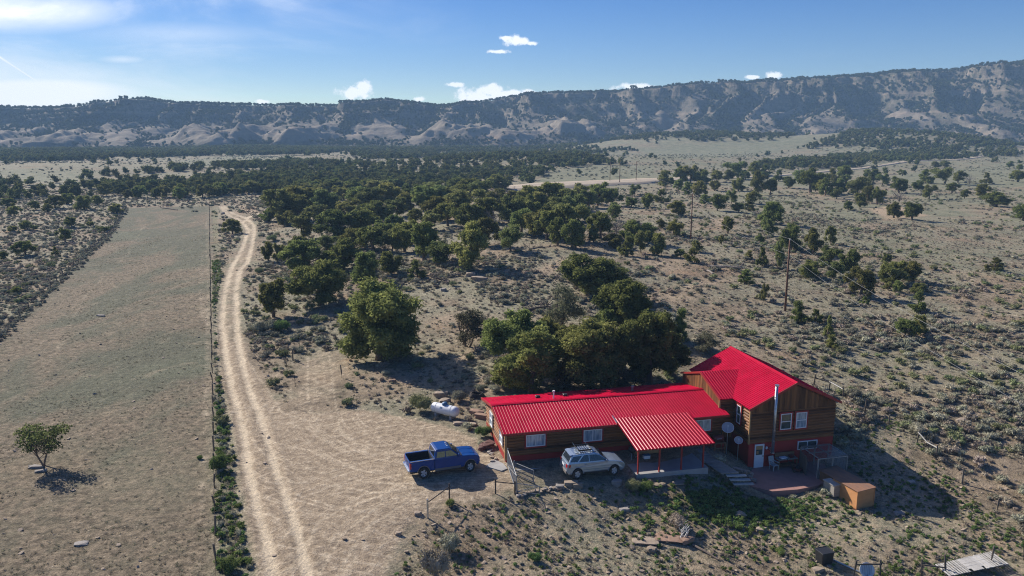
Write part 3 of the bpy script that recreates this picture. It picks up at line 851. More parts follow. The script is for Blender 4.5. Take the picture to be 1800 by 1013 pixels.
def build_ground():
    gx = axis(-42, 38, 0.23, -108, 60, 0.5, -2400, 2400, 1.05)
    gy = axis(41, 96, 0.26, 26, 205, 0.5, -240, 1500, 1.04)
    X, Y = np.meshgrid(gx, gy)
    shp = X.shape
    x, y = X.ravel(), Y.ravel()
    z = height(x, y)
    # the ground is cut down under the house floor
    z = np.where(sdf(x, y, HOUSE) > 1.2, np.minimum(z, -1.6), z)
    m1 = np.zeros((len(x), 4), np.float32); m2 = np.zeros((len(x), 4), np.float32)
    m1[:, 3] = m2[:, 3] = 1
    nr = (np.abs(x) < 330) & (y < 420) & (y > -120)
    xn, yn = x[nr], y[nr]
    bare = np.clip(0.5 + sdf(xn, yn, DRIVE) / 1.6, 0, 1)
    bare = np.maximum(bare, 0.50 * np.clip(0.5 + sdf(xn, yn, SPUR) / 2.5, 0, 1))
    tl, tr_ = dist_line(xn, yn, TRACK_L), dist_line(xn, yn, TRACK_R)
    dt = np.minimum(np.minimum(tl, tr_), dist_line(xn, yn, BRANCH))
    width = 0.37 + 0.0016 * yn
    width = width * (0.75 + 0.6 * fbm(xn / 2.1, yn / 3.0, 2, 17))
    trk = np.exp(-(dt / width) ** 2) * (0.62 + 0.55 * fbm(xn / 0.9, yn / 2.2, 3, 18))
    midroad = np.exp(-(np.maximum(tl + tr_ - 2.2, 0) / 1.6) ** 2)
    bare = np.maximum(bare, 0.60 * midroad * (0.55 + 0.75 * fbm(xn / 1.3, yn / 2.6, 3, 15)))
    arcs = np.zeros_like(xn)
    for a in ARCS:
        d = dist_line(xn, yn, a)
        arcs = np.maximum(arcs, np.exp(-(d / 0.22) ** 2) + np.exp(-((d - 1.6) / 0.22) ** 2) * 0.8)
    trk = np.maximum(trk, 0.62 * arcs)
    ft = np.zeros_like(xn)
    for a in FTRACKS: ft = np.maximum(ft, np.exp(-(dist_line(xn, yn, a) / 0.55) ** 2))
    ft = np.maximum(ft, np.exp(-(dist_line(xn, yn, TRAIL) / 0.9) ** 2) * 1.1)
    trk = np.maximum(trk, ft * 0.46 * (0.5 + 0.9 * fbm(xn / 2.5, yn / 2.5, 2, 19)))
    m1[nr, 0] = bare; m1[nr, 1] = trk
    m1[nr, 2] = np.clip(0.5 + sdf(xn, yn, FIELD) / 1.5, 0, 1)
    wd = 0.55 * np.clip(0.5 + sdf(xn, yn, GREENSTRIP) / 0.8, 0, 1)
    yd = np.clip(0.5 + sdf(xn, yn, YARD) / 2, 0, 1)
    q = (np.stack([xn, yn], 1) - HO)
    u, v = q @ HU, q @ HV
    lush = np.exp(-((u - 15) / 7) ** 2 - ((v + 7.0) / 2.4) ** 2)
    wd = np.maximum(wd, yd * (0.16 + 0.75 * lush))
    m2[nr, 0] = wd * (1 - np.clip(bare * 1.3, 0, 1))
    sand = np.zeros_like(xn)
    for s in SANDY: sand = np.maximum(sand, np.clip(0.4 + sdf(xn, yn, s) / 6, 0, 1))
    m2[nr, 2] = np.maximum(sand, yd * 0.45)
    px, py = project(x, y, z)
    fr = (y > 230)
    pf = np.zeros(fr.sum())
    for P_ in PALE:
        pf = np.maximum(pf, in_poly(px[fr], py[fr], np.array(P_, float)) * 1.0)
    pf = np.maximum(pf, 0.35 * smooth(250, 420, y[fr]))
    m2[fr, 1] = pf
    rgt = np.clip((x - 45) / 30, 0, 1) * np.clip((y - 90) / 30, 0, 1) * smooth(0.38, 0.55, fbm(x / 30, y / 30, 3, 31))
    m2[:, 1] = np.maximum(m2[:, 1], 0.8 * rgt)
    ny, nx = shp
    idx = np.arange(nx * ny).reshape(ny, nx)
    F = np.stack([idx[:-1, :-1], idx[:-1, 1:], idx[1:, 1:], idx[1:, :-1]], -1).reshape(-1, 4)
    fm = np.maximum(m1[:, 0], m1[:, 1] * (m1[:, 2] < 0.5))[F].mean(1)
    ff = m1[F, 2].mean(1)
    cls = np.where(fm > 0.5, 1, np.where(ff > 0.5, 2, 0))
    for k, nm in enumerate(('ground', 'dirt_road', 'pasture')):
        Fk = F[cls == k]
        used = np.unique(Fk)
        remap = np.full(len(x), -1); remap[used] = np.arange(len(used))
        Fk = remap[Fk]
        me = bpy.data.meshes.new(nm)
        me.vertices.add(len(used)); me.loops.add(len(Fk) * 4); me.polygons.add(len(Fk))
        me.vertices.foreach_set('co', np.stack([x[used], y[used], z[used]], 1).astype(np.float32).ravel())
        me.loops.foreach_set('vertex_index', Fk.ravel().astype(np.int32))
        me.polygons.foreach_set('loop_start', np.arange(0, len(Fk) * 4, 4, dtype=np.int32))
        me.polygons.foreach_set('use_smooth', np.ones(len(Fk), bool))
        for an, arr in (('m1', m1), ('m2', m2)):
            at = me.color_attributes.new(an, 'FLOAT_COLOR', 'POINT')
            at.data.foreach_set('color', arr[used].ravel())
        me.update(calc_edges=True)
        me.materials.append(MAT['ground'])
        o = link_mesh(nm, me)
        o['kind'] = 'structure'


build_ground()


def gravel_road():
    c = gpts([(880, 332), (930, 329.5), (1000, 325), (1080, 321), (1150, 317.5), (1250, 312), (1340, 308.5), (1450, 300), (1520, 294.5), (1600, 287), (1700, 281), (1830, 271)], 1.0)
    wid = [16, 20, 19, 17, 13, 7, 4, 3.5, 3.5, 4, 4, 4]
    vs_, fs_ = [], []
    pts = []
    for i in range(len(c) - 1):
        for k in range(8):
            t = k / 8
            pts.append((*(c[i] * (1 - t) + c[i + 1] * t), wid[i] * (1 - t) + wid[i + 1] * t))
    for i, (x, y, w) in enumerate(pts):
        x2, y2, _ = pts[min(i + 1, len(pts) - 1)]; x1, y1, _ = pts[max(i - 1, 0)]
        d = np.array([x2 - x1, y2 - y1]); d /= np.linalg.norm(d)
        n = np.array([-d[1], d[0]])
        for s in (-.62, -.5, -.1, .3, .5, .62):
            q = np.array([x, y]) + n * s * w
            zz = hz(*q) + ((0.9 if w > 8 else 0.3) if abs(s) <= .5 else -0.5) + (0.9 if w > 8 else 0.3) * max(0, s) + (random.random() - .5) * .1
            vs_.append((q[0], q[1], zz))
    for i in range(len(pts) - 1):
        for j in range(5):
            fs_.append((i * 6 + j, i * 6 + j + 1, i * 6 + j + 7, i * 6 + j + 6))
    m = MB(); m.add(vs_, fs_)
    o = m.build('gravel_road', mat_basic('pale_gravel', (0.44, 0.36, 0.265), (0.36, 0.29, 0.212), 0.15, rough=0.95, bump=0.2), smooth=True)
    # keep the deck upward
    if o.data.polygons[2].normal.z < 0: o.data.flip_normals()
    o['kind'] = 'structure'


gravel_road()


# ------------------------------------------------------------------ the mesa
MRIDGE = [(-420, 190), (0, 189), (110, 188), (150, 184), (200, 174), (260, 172), (310, 180), (500, 183), (600, 184), (650, 178), (690, 176), (740, 184), (790, 186),
          (830, 180), (900, 168), (960, 164), (1100, 160), (1200, 152), (1300, 146), (1400, 141), (1500, 132), (1600, 126), (1700, 119), (1800, 112), (2250, 92)]
MCOL = []
for px, py in MRIDGE:
    fd = float(np.interp(px, [-420, 0, 500, 900, 1200, 1500, 1800, 2250], [960, 990, 1040, 1110, 1120, 1040, 930, 840]))
    rd = fd + float(np.interp(px, [-420, 0, 500, 900, 1200, 1500, 1800, 2250], [330, 330, 330, 380, 400, 400, 400, 400]))
    MCOL.append((px, fd, rd, py))
_mc = []
for px, fd, rd, py in MCOL:
    d = pix_dir(px, py)
    t = rd / d[1]
    _mc.append((d[0] * t, fd, rd, CAM_H + d[2] * t - 3.0))
_mc = np.array(_mc)


def mesa_height(x, y):
    yf = np.interp(x, _mc[:, 0], _mc[:, 1]); yr = np.interp(x, _mc[:, 0], _mc[:, 2]); zr = np.interp(x, _mc[:, 0], _mc[:, 3])
    wx = x + (fbm(x / 150, y / 150, 4, 50) - .5) * 210
    t = (y - yf) / (yr - yf)
    bell = np.clip(t * 1.5, 0, 1) * np.clip((1.03 - t) / 0.22, 0, 1)
    sp = ridged(wx / 120, y / 900, 2, 41) - 0.55
    sp2 = ridged(wx / 46, y / 330, 3, 44) - 0.55
    sp3 = ridged(wx / 19 + y / 90, y / 150, 2, 48) - 0.55
    te = t + bell * (0.50 * sp + 0.36 * sp2 + 0.15 * sp3)
    te = np.where(t >= 1.0, 1.0, np.clip(te, -0.3, 1.0))
    prof = np.interp(te, [-0.3, 0, 0.16, 0.34, 0.44, 0.47, 0.62, 0.76, 0.79, 0.88, 0.935, 0.955, 1.0], [-0.06, 0.0, 0.05, 0.16, 0.22, 0.29, 0.42, 0.60, 0.70, 0.79, 0.86, 0.97, 1.0])
    z = zr * prof + (fbm(x / 40, y / 40, 4, 60) - .5) * 9 * np.clip(t * 2, 0, 1) * np.clip((1.0 - t) / .25, 0.06, 1)
    z = np.where(t > 1.0, zr - (t - 1) * 30 + (fbm(x / 120, y / 120, 2, 61) - .5) * 3, z)
    bare = smooth(0.58, 0.78, ridged(wx / 60, y / 200, 2, 47)) * np.clip(1 - np.abs(t - 0.45) / 0.32, 0, 1) * 0.8
    # pale eroded knolls along the foot
    rk = np.random.default_rng(8)
    knolls = []
    for px, h in [(-120, 11), (-60, 12), (10, 13), (30, 9), (85, 15), (120, 12), (150, 13), (175, 10), (215, 12), (300, 9), (340, 15), (360, 18), (395, 17), (425, 15), (445, 13), (490, 14), (510, 17), (525, 17), (548, 13), (585, 9), (640, 9), (700, 10), (740, 12),
                  (770, 18), (800, 20), (830, 19), (855, 16), (885, 15), (910, 12), (960, 15), (985, 20), (1010, 18), (1040, 13), (1180, 9), (1330, 14), (1430, 12), (1560, 11), (1690, 14), (1740, 16), (1780, 14)]:
        D = float(np.interp(px, [-420, 0, 500, 900, 1200, 1500, 1800, 2250], [960, 990, 1040, 1110, 1120, 1040, 930, 840])) + rk.uniform(25, 95) + (60 if px > 940 else 0)
        knolls.append((px, D, rk.uniform(15, 30), h * .62))
    for (px, D, w, h) in knolls:
        cx = (px - 900) / FPX * D * 1.0
        r2 = ((x - cx + (y - D) * .25 * math.sin(px)) / w) ** 2 + ((y - D) / np.where(y > D, w * 4.0, w * 1.3)) ** 2
        ang = np.arctan2(y - D, x - cx)
        g = np.exp(-r2) * (1 + 0.22 * np.cos(ang * 7 + px) * np.clip(r2, 0, 1)) * (0.62 + 0.75 * ridged(x / 22, y / 30, 3, 95))
        z = z + h * g
        bare = np.maximum(bare, smooth(0.2, 0.6, g) * (0.9 if px < 1100 else 0.6))
    return z, np.clip(bare, 0, 1), t


def build_mesa():
    gx = np.concatenate([np.arange(-1750, -1100, 9.0), np.arange(-1100, 1100, 3.1), np.arange(1100, 1750.1, 9.0)])
    gy = np.concatenate([np.arange(780, 1560, 3.6), np.arange(1560, 2060, 25.0)])
    X, Y = np.meshgrid(gx, gy)
    x, y = X.ravel(), Y.ravel()
    z, bare, t = mesa_height(x, y)
    z = np.where(t < -0.02, np.minimum(z, -6), z)
    ny, nx = X.shape
    idx = np.arange(nx * ny).reshape(ny, nx)
    F = np.stack([idx[:-1, :-1], idx[:-1, 1:], idx[1:, 1:], idx[1:, :-1]], -1).reshape(-1, 4)
    F = F[(t[F] > -0.10).any(1)]
    me = bpy.data.meshes.new('mesa')
    me.vertices.add(len(x)); me.loops.add(len(F) * 4); me.polygons.add(len(F))
    me.vertices.foreach_set('co', np.stack([x, y, z], 1).astype(np.float32).ravel())
    me.loops.foreach_set('vertex_index', F.ravel().astype(np.int32))
    me.polygons.foreach_set('loop_start', np.arange(0, len(F) * 4, 4, dtype=np.int32))
    me.polygons.foreach_set('use_smooth', np.ones(len(F), bool))
    at = me.attributes.new('bare', 'FLOAT', 'POINT'); at.data.foreach_set('value', bare.astype(np.float32))
    me.update(calc_edges=True)
    m, nt, N, L = new_mat('mesa_slopes')
    out = N('ShaderNodeOutputMaterial'); b = N('ShaderNodeBsdfPrincipled'); b.inputs['Roughness'].default_value = 0.95; b.inputs['Specular IOR Level'].default_value = 0.1
    L(b.outputs[0], out.inputs[0])
    geo = N('ShaderNodeNewGeometry')
    n1 = N('ShaderNodeTexNoise'); n1.inputs['Scale'].default_value = 0.028; n1.inputs['Detail'].default_value = 9; n1.inputs['Roughness'].default_value = 0.72; L(geo.outputs['Position'], n1.inputs['Vector'])
    n2 = N('ShaderNodeTexNoise'); n2.inputs['Scale'].default_value = 0.16; n2.inputs['Detail'].default_value = 5; n2.inputs['Roughness'].default_value = 0.7; L(geo.outputs['Position'], n2.inputs['Vector'])
    rs = ramp(N, [(0.36, (0.085, 0.076, 0.060)), (0.5, (0.150, 0.126, 0.097)), (0.66, (0.29, 0.232, 0.175))]); L(n1.outputs['Fac'], rs.inputs[0])
    rb = ramp(N, [(0.3, (0.19, 0.162, 0.124)), (0.55, (0.28, 0.236, 0.178)), (0.75, (0.33, 0.248, 0.184))]); L(n1.outputs['Fac'], rb.inputs[0])
    atn = N('ShaderNodeAttribute'); atn.attribute_name = 'bare'
    mx = N('ShaderNodeMixRGB'); L(atn.outputs['Fac'], mx.inputs[0]); L(rs.outputs[0], mx.inputs[1]); L(rb.outputs[0], mx.inputs[2])
    veg = N('ShaderNodeMapRange'); veg.interpolation_type = 'SMOOTHSTEP'; L(n2.outputs['Fac'], veg.inputs['Value']); veg.inputs['From Min'].default_value = 0.47; veg.inputs['From Max'].default_value = 0.58
    iv = N('ShaderNodeMath'); iv.operation = 'SUBTRACT'; iv.inputs[0].default_value = 0.9; L(atn.outputs['Fac'], iv.inputs[1])
    ml = N('ShaderNodeMath'); ml.operation = 'MULTIPLY'; ml.use_clamp = True; L(veg.outputs[0], ml.inputs[0]); L(iv.outputs[0], ml.inputs[1])
    mx2 = N('ShaderNodeMixRGB'); L(ml.outputs[0], mx2.inputs[0]); L(mx.outputs[0], mx2.inputs[1]); mx2.inputs[2].default_value = (0.065, 0.068, 0.042, 1)
    # bedding bands of the sandstone and shale
    sx = N('ShaderNodeSeparateXYZ'); L(geo.outputs['Position'], sx.inputs[0])
    nzz = N('ShaderNodeMath'); nzz.operation = 'MULTIPLY_ADD'; L(n1.outputs['Fac'], nzz.inputs[0]); nzz.inputs[1].default_value = 9.0; L(sx.outputs[2], nzz.inputs[2])
    cz = N('ShaderNodeCombineXYZ'); L(nzz.outputs[0], cz.inputs[2])
    bn = N('ShaderNodeTexNoise'); bn.inputs['Scale'].default_value = 0.16; bn.inputs['Detail'].default_value = 3; L(cz.outputs[0], bn.inputs['Vector'])
    bs = N('ShaderNodeMapRange'); bs.interpolation_type = 'SMOOTHSTEP'; L(bn.outputs['Fac'], bs.inputs['Value']); bs.inputs['From Min'].default_value = 0.52; bs.inputs['From Max'].default_value = 0.60; bs.inputs['To Max'].default_value = 0.42
    mx3 = N('ShaderNodeMixRGB'); L(bs.outputs[0], mx3.inputs[0]); L(mx2.outputs[0], mx3.inputs[1]); mx3.inputs[2].default_value = (0.33, 0.26, 0.195, 1)
    L(mx3.outputs[0], b.inputs['Base Color'])
    bp = N('ShaderNodeBump'); bp.inputs['Strength'].default_value = 0.9; bp.inputs['Distance'].default_value = 4.0; L(n1.outputs['Fac'], bp.inputs['Height']); L(bp.outputs[0], b.inputs['Normal'])
    me.materials.append(m)
    o = link_mesh('mesa', me)
    o['kind'] = 'structure'


build_mesa()


# ------------------------------------------------------------------ plants: prototype meshes
def raw_mesh(name, V, F, mat):
    me = bpy.data.meshes.new(name)
    V = np.asarray(V, np.float32); F = np.asarray(F, np.int32)
    me.vertices.add(len(V)); me.loops.add(len(F) * 3); me.polygons.add(len(F))
    me.vertices.foreach_set('co', V.ravel())
    me.loops.foreach_set('vertex_index', F.ravel())
    me.polygons.foreach_set('loop_start', np.arange(0, len(F) * 3, 3, dtype=np.int32))
    me.update(calc_edges=True)
    me.validate()
    me.materials.append(mat)
    return me


def _ico(sub):
    bm = bmesh.new(); bmesh.ops.create_icosphere(bm, subdivisions=sub, radius=1.0)
    V = np.array([v.co[:] for v in bm.verts]); bm.verts.index_update()
    F = np.array([[v.index for v in f.verts] for f in bm.faces]); bm.free()
    return V, F


ICO1, ICO2 = _ico(1), _ico(2)


def leaf_cloud(rng, cen, rad, n, size, up=0.25, flat=0.85, aspect=0.55):
    """n leaf-sprig triangles spread over lumps with centres cen and radii rad"""
    w = rad ** 2
    k = rng.choice(len(cen), n, p=w / w.sum())
    d = rng.normal(size=(n, 3)); d[:, 2] += up
    d /= np.linalg.norm(d, axis=1)[:, None]
    rr = rad[k] * (0.62 + 0.62 * rng.uniform(0, 1, n) ** 1.3)
    p = cen[k] + d * rr[:, None] * np.array([1, 1, flat])
    nrm = d + rng.normal(size=(n, 3)) * 0.55
    nrm /= np.linalg.norm(nrm, axis=1)[:, None]
    a = np.cross(nrm, rng.normal(size=(n, 3))); a /= np.linalg.norm(a, axis=1)[:, None]
    b = np.cross(nrm, a)
    s = size * rng.uniform(0.6, 1.4, n)[:, None]
    tip = d * s * 0.35
    V = np.stack([p - a * s * aspect, p + a * s * aspect, p + b * s + tip], 1).reshape(-1, 3)
    return V, np.arange(n * 3).reshape(-1, 3)


def crown_mesh(name, seed, mat, lumps=34, leaves=7000, size=0.034, z0=0.04, shape='round', core=True, gap=0.0, ico=ICO1):
    """crown in a unit box: width 1, height 1, base at z=0"""
    rng = np.random.default_rng(seed)
    cen, rad = [], []
    lobes = rng.uniform(0, 2 * math.pi, 3)

    def env(t, az):
        if shape == 'round':
            R0 = 0.5 * math.sqrt(max(0.02, 1 - ((t - 0.40) / 0.64) ** 2))
        elif shape == 'cone':
            R0 = 0.5 * (1 - t) ** 0.75 * 0.95 + 0.03
        else:
            R0 = 0.5 * math.sqrt(max(0.02, 1 - ((t - 0.62) / 0.66) ** 2))
        return R0 * (0.82 + 0.17 * math.cos(2 * az + lobes[0]) + 0.15 * math.cos(3 * az + lobes[1] + 4 * t))
    per = 6
    nb = max(3, lumps // per)
    boughs = []
    tries = 0
    while len(boughs) < nb and tries < 3000:
        tries += 1
        t = rng.uniform(0.02, 0.98) ** 0.9
        az = rng.uniform(0, 2 * math.pi)
        br = rng.uniform(0.15, 0.235) * (0.75 if shape == 'cone' else 1.0)
        q = rng.uniform(0.45, 1.0) * max(0.01, env(t, az) - br * 0.55)
        c = np.array([q * math.cos(az), q * math.sin(az), z0 + br * 0.6 + t * (1 - z0 - 1.4 * br)])
        if any(np.linalg.norm(c - o) < max(gap, 0.165) for o, _ in boughs) and tries < 2000: continue
        boughs.append((c, br))
    for c, br in boughs:
        for _ in range(per):
            d = rng.normal(size=3); d[2] += 0.35
            d += np.array([c[0], c[1], 0]) * 1.6
            d /= np.linalg.norm(d)
            r = br * rng.uniform(0.34, 0.62)
            cen.append(c + d * (br - r * 0.5) * np.array([1, 1, .8])); rad.append(r)
        cen.append(c); rad.append(br * 0.62)
    cen, rad = np.array(cen), np.array(rad)
    ext = np.percentile(np.hypot(cen[:, 0], cen[:, 1]) + rad, 93)
    top = (cen[:, 2] + rad * .9).max()
    cen = cen * np.array([.5 / ext, .5 / ext, 1 / top]); rad = rad * (.5 / ext)
    V, F = leaf_cloud(rng, cen, rad, leaves, size)
    if core:
        VV, FF = [V], [F]; b = len(V)
        for c, r in zip(cen, rad):
            iv, if_ = ico
            k = 0.66 * r * rng.uniform(0.75, 1.2, (len(iv), 1))
            VV.append(iv * k * np.array([1, 1, 0.85]) + c); FF.append(if_ + b); b += len(iv)
        V, F = np.concatenate(VV), np.concatenate(FF)
    return raw_mesh(name, V, F, mat), cen, rad


def trunk_mesh(name, seed, cen, height=0.55, r0=0.045, mat=None, nlimb=7, forks=1):
    rng = np.random.default_rng(seed + 900)
    m = MB()
    for f in range(forks):
        off = rng.normal(size=2) * (0.03 if forks == 1 else 0.05)
        lean = rng.normal(size=2) * (0.05 if forks == 1 else 0.13)
        pts = [(off[0] * 0.6, off[1] * 0.6, -0.04)]
        for k in range(1, 6):
            t = k / 5
            pts.append((off[0] + lean[0] * t + rng.normal() * 0.008, off[1] + lean[1] * t + rng.normal() * 0.008, t * height))
        m.tube(pts, r0 * 1.25 / math.sqrt(forks), 7, r2=r0 * 0.4)
        order = rng.permutation(len(cen))[:nlimb]
        for i in order:
            c = cen[i]
            s = pts[rng.integers(2, 6)]
            mid = ((s[0] + c[0]) / 2 + rng.normal() * .015, (s[1] + c[1]) / 2 + rng.normal() * .015, (s[2] + c[2]) / 2 - 0.01)
            m.tube([s, mid, tuple(c)], r0 * 0.36, 5, r2=r0 * 0.10, cap=False)
    return m.mesh(name, mat or MAT['bark'], smooth=True)


TREE = {}


def make_tree_kind(key, seed, mat, **kw):
    tk = {k: kw.pop(k) for k in ('trunk_h', 'trunk_r', 'forks', 'nlimb') if k in kw}
    cm, cen, rad = crown_mesh('crown_' + key, seed, mat, **kw)
    tm = trunk_mesh('trunk_' + key, seed, cen, tk.get('trunk_h', 0.55), tk.get('trunk_r', 0.045), None, tk.get('nlimb', 7), tk.get('forks', 1))
    TREE.setdefault(key.split('_')[0], []).append((cm, tm))


for i in range(4):
    make_tree_kind('big_%d' % i, 100 + i, MAT['juniper'], lumps=96, leaves=24000, size=0.026, z0=0.03, ico=ICO2)
for i in range(6):
    make_tree_kind('jun_%d' % i, 200 + i, MAT['juniper'], lumps=60, leaves=8500, size=0.036, z0=0.03)
for i in range(5):
    make_tree_kind('pin_%d' % i, 300 + i, MAT['pinyon'], lumps=48, leaves=6500, size=0.034, z0=0.10, shape='flat', gap=0.18, trunk_r=0.035)
for i in range(3):
    make_tree_kind('con_%d' % i, 400 + i, MAT['juniper'], lumps=60, leaves=5500, size=0.04, z0=0.02, shape='cone')
for i in range(2):
    make_tree_kind('gry_%d' % i, 450 + i, MAT['greytree'], lumps=54, leaves=4600, size=0.03, z0=0.10, core=False, forks=3, trunk_r=0.03)
make_tree_kind('lone_0', 480, MAT['pinyon'], lumps=72, leaves=2300, size=0.036, z0=0.34, shape='flat', gap=0.19, core=False, forks=2, trunk_r=0.022, nlimb=16)
make_tree_kind('rust_0', 490, MAT['rusttree'], lumps=40, leaves=3000, size=0.05)


def dead_mesh(seed, mat, n=16, spread=0.45):
    rng = np.random.default_rng(seed)
    m = MB()
    m.tube([(0, 0, -.03), (.02, .01, .2), (.0, .03, .45)], 0.035, 6, r2=0.018)
    for i in range(n):
        az = rng.uniform(0, 6.28); L_ = rng.uniform(.35, .6)
        s = np.array([0, 0.02, rng.uniform(.08, .45)])
        e = s + np.array([math.cos(az) * spread * L_ * 1.6, math.sin(az) * spread * L_ * 1.6, L_ * rng.uniform(.4, 1.0)])
        mid = (s + e) / 2 + rng.normal(size=3) * .03
        m.tube([s, mid, e], 0.014, 4, r2=0.004, cap=False)
        for k in range(6):
            t = rng.uniform(.35, 1)
            b = mid * (1 - t) + e * t
            q = b + rng.normal(size=3) * np.array([.10, .10, .08]) + np.array([0, 0, .04])
            m.tube([b, (b + q) / 2 + rng.normal(size=3) * .012, q], 0.007, 3, r2=0.003, cap=False)
    return m.mesh('dead_branches', mat)


DEAD = [dead_mesh(500 + i, MAT['deadwood'], 20) for i in range(2)]


def shrub_mesh(name, seed, mat, n=420, lumps=9, size=0.10, stems=True):
    """low rounded brush: width 1, height about 0.6"""
    rng = np.random.default_rng(seed)
    az = rng.uniform(0, 6.28, lumps); q = np.sqrt(rng.uniform(0, 1, lumps)) * 0.30
    rad = rng.uniform(0.13, 0.22, lumps)
    cen = np.stack([q * np.cos(az), q * np.sin(az), 0.16 + 0.28 * rng.uniform(0.2, 1, lumps) * (1 - q)], 1)
    V, F = leaf_cloud(rng, cen, rad, n, size, up=0.5, aspect=0.28)
    VV, FF, b = [V], [F], len(V)
    for c, r in zip(cen, rad):
        iv, if_ = ICO1
        VV.append(iv * 0.7 * r * rng.uniform(.75, 1.2, (len(iv), 1)) + c); FF.append(if_ + b); b += len(iv)
    return raw_mesh(name, np.concatenate(VV), np.concatenate(FF), mat)


def tuft_mesh(name, seed, mat, n=26, h=0.5, spread=0.3, w=0.05):
    rng = np.random.default_rng(seed)
    V, F = [], []
    for i in range(n):
        az = rng.uniform(0, 6.28); q = spread * math.sqrt(rng.uniform(0, 1))
        b = np.array([q * math.cos(az), q * math.sin(az), 0])
        t = b + np.array([math.cos(az) * rng.uniform(.05, .3), math.sin(az) * rng.uniform(.05, .3), h * rng.uniform(.5, 1.1)])
        s = np.array([-math.sin(az), math.cos(az), 0]) * w
        k = len(V)
        V += [b - s, b + s, t]; F.append((k, k + 1, k + 2))
    return raw_mesh(name, np.array(V), np.array(F), mat)


SAGE = [shrub_mesh('sagebrush_clump', 600 + i, MAT['sage'], 420) for i in range(4)]
DRY = [shrub_mesh('dry_brush_clump', 620 + i, MAT['brown_brush'], 300, size=0.12) for i in range(3)]
TUFT = [tuft_mesh('grass_tuft', 640 + i, MAT['grass']) for i in range(3)]
WEED = [shrub_mesh('weed_clump', 660 + i, MAT['greenbrush'], 160, 6, 0.14) for i in range(3)]


def low_tree(seed, mat):
    rng = np.random.default_rng(seed)
    az = rng.uniform(0, 6.28, 7); q = np.sqrt(rng.uniform(0, 1, 7)) * .27
    cen = np.stack([q * np.cos(az), q * np.sin(az), rng.uniform(.22, .8, 7)], 1); rad = rng.uniform(.16, .26, 7)
    V, F = leaf_cloud(rng, cen, rad, 170, 0.12)
    VV, FF, b = [V], [F], len(V)
    for c, r in zip(cen, rad):
        iv, if_ = ICO1
        VV.append(iv * .8 * r * rng.uniform(.8, 1.15, (len(iv), 1)) + c); FF.append(if_ + b); b += len(iv)
    return raw_mesh('far_tree', np.concatenate(VV), np.concatenate(FF), mat)


LOWT = [low_tree(700 + i, MAT['fartree']) for i in range(5)]


def stone_mesh(seed):
    m = MB(); m.rock((0, 0, 0.1), (0.55, 0.42, 0.3), seed)
    return m.mesh('stone', MAT['rock'])


STONES = [stone_mesh(720 + i) for i in range(3)]


# ------------------------------------------------------------------ scattering what nobody could count
def scatter(name, meshes, pos, scale, label, cat, sz=None, tilt=0.1):
    n = len(pos)
    rng = np.random.default_rng(n + 17)
    me = bpy.data.meshes.new(name)
    me.vertices.add(n)
    me.vertices.foreach_set('co', np.asarray(pos, np.float32).ravel())
    sc = np.stack([scale, scale * rng.uniform(.85, 1.15, n), scale * (sz if sz is not None else 1)], 1)
    a = me.attributes.new('sc', 'FLOAT_VECTOR', 'POINT'); a.data.foreach_set('vector', sc.astype(np.float32).ravel())
    rot = np.stack([rng.normal(size=n) * tilt, rng.normal(size=n) * tilt, rng.uniform(0, 6.283, n)], 1)
    a = me.attributes.new('rt', 'FLOAT_VECTOR', 'POINT'); a.data.foreach_set('vector', rot.astype(np.float32).ravel())
    a = me.attributes.new('ix', 'INT', 'POINT'); a.data.foreach_set('value', rng.integers(0, len(meshes), n).astype(np.int32))
    o = link_mesh(name, me)
    ng = bpy.data.node_groups.new(name + '_scatter', 'GeometryNodeTree')
    ng.interface.new_socket('Geometry', in_out='INPUT', socket_type='NodeSocketGeometry')
    ng.interface.new_socket('Geometry', in_out='OUTPUT', socket_type='NodeSocketGeometry')
    N, L = ng.nodes.new, ng.links.new
    gi, go = N('NodeGroupInput'), N('NodeGroupOutput')
    iop = N('GeometryNodeInstanceOnPoints')
    g2i = N('GeometryNodeGeometryToInstance')
    for mesh in meshes[::-1]:
        po = bpy.data.objects.new(mesh.name + '_source', mesh)
        oi = N('GeometryNodeObjectInfo'); oi.inputs['Object'].default_value = po
        oi.inputs['As Instance'].default_value = True
        L(oi.outputs['Geometry'], g2i.inputs[0])
    def attr(nm, dt):
        x = N('GeometryNodeInputNamedAttribute'); x.data_type = dt; x.inputs['Name'].default_value = nm
        return x.outputs['Attribute']
    L(gi.outputs[0], iop.inputs['Points'])
    if len(meshes) > 1:
        jn = N('GeometryNodeJoinGeometry')
        # join the object instances so that each is one pickable instance
        for l in list(g2i.inputs[0].links): ng.links.remove(l)
        for nd in [q for q in ng.nodes if q.bl_idname == 'GeometryNodeObjectInfo']:
            L(nd.outputs['Geometry'], jn.inputs[0])
        ng.nodes.remove(g2i)
        L(jn.outputs[0], iop.inputs['Instance'])
        iop.inputs['Pick Instance'].default_value = True
        L(attr('ix', 'INT'), iop.inputs['Instance Index'])
    L(attr('sc', 'FLOAT_VECTOR'), iop.inputs['Scale'])
    e2r = N('FunctionNodeEulerToRotation')
    L(attr('rt', 'FLOAT_VECTOR'), e2r.inputs[0]); L(e2r.outputs[0], iop.inputs['Rotation'])
    L(iop.outputs[0], go.inputs[0])
    md = o.modifiers.new('scatter', 'NODES'); md.node_group = ng
    tag(o, label, cat, kind='stuff')
    return o


# ------------------------------------------------------------------ the house
house = empty('ranch_house', (HO[0], HO[1], 0), TH, 'log sided ranch house with bright red metal roofs, porch and two storey gable end', 'house')


def part(name, m, mat, parent, **kw):
    return m.build(name, MAT[mat] if isinstance(mat, str) else mat, parent, **kw)


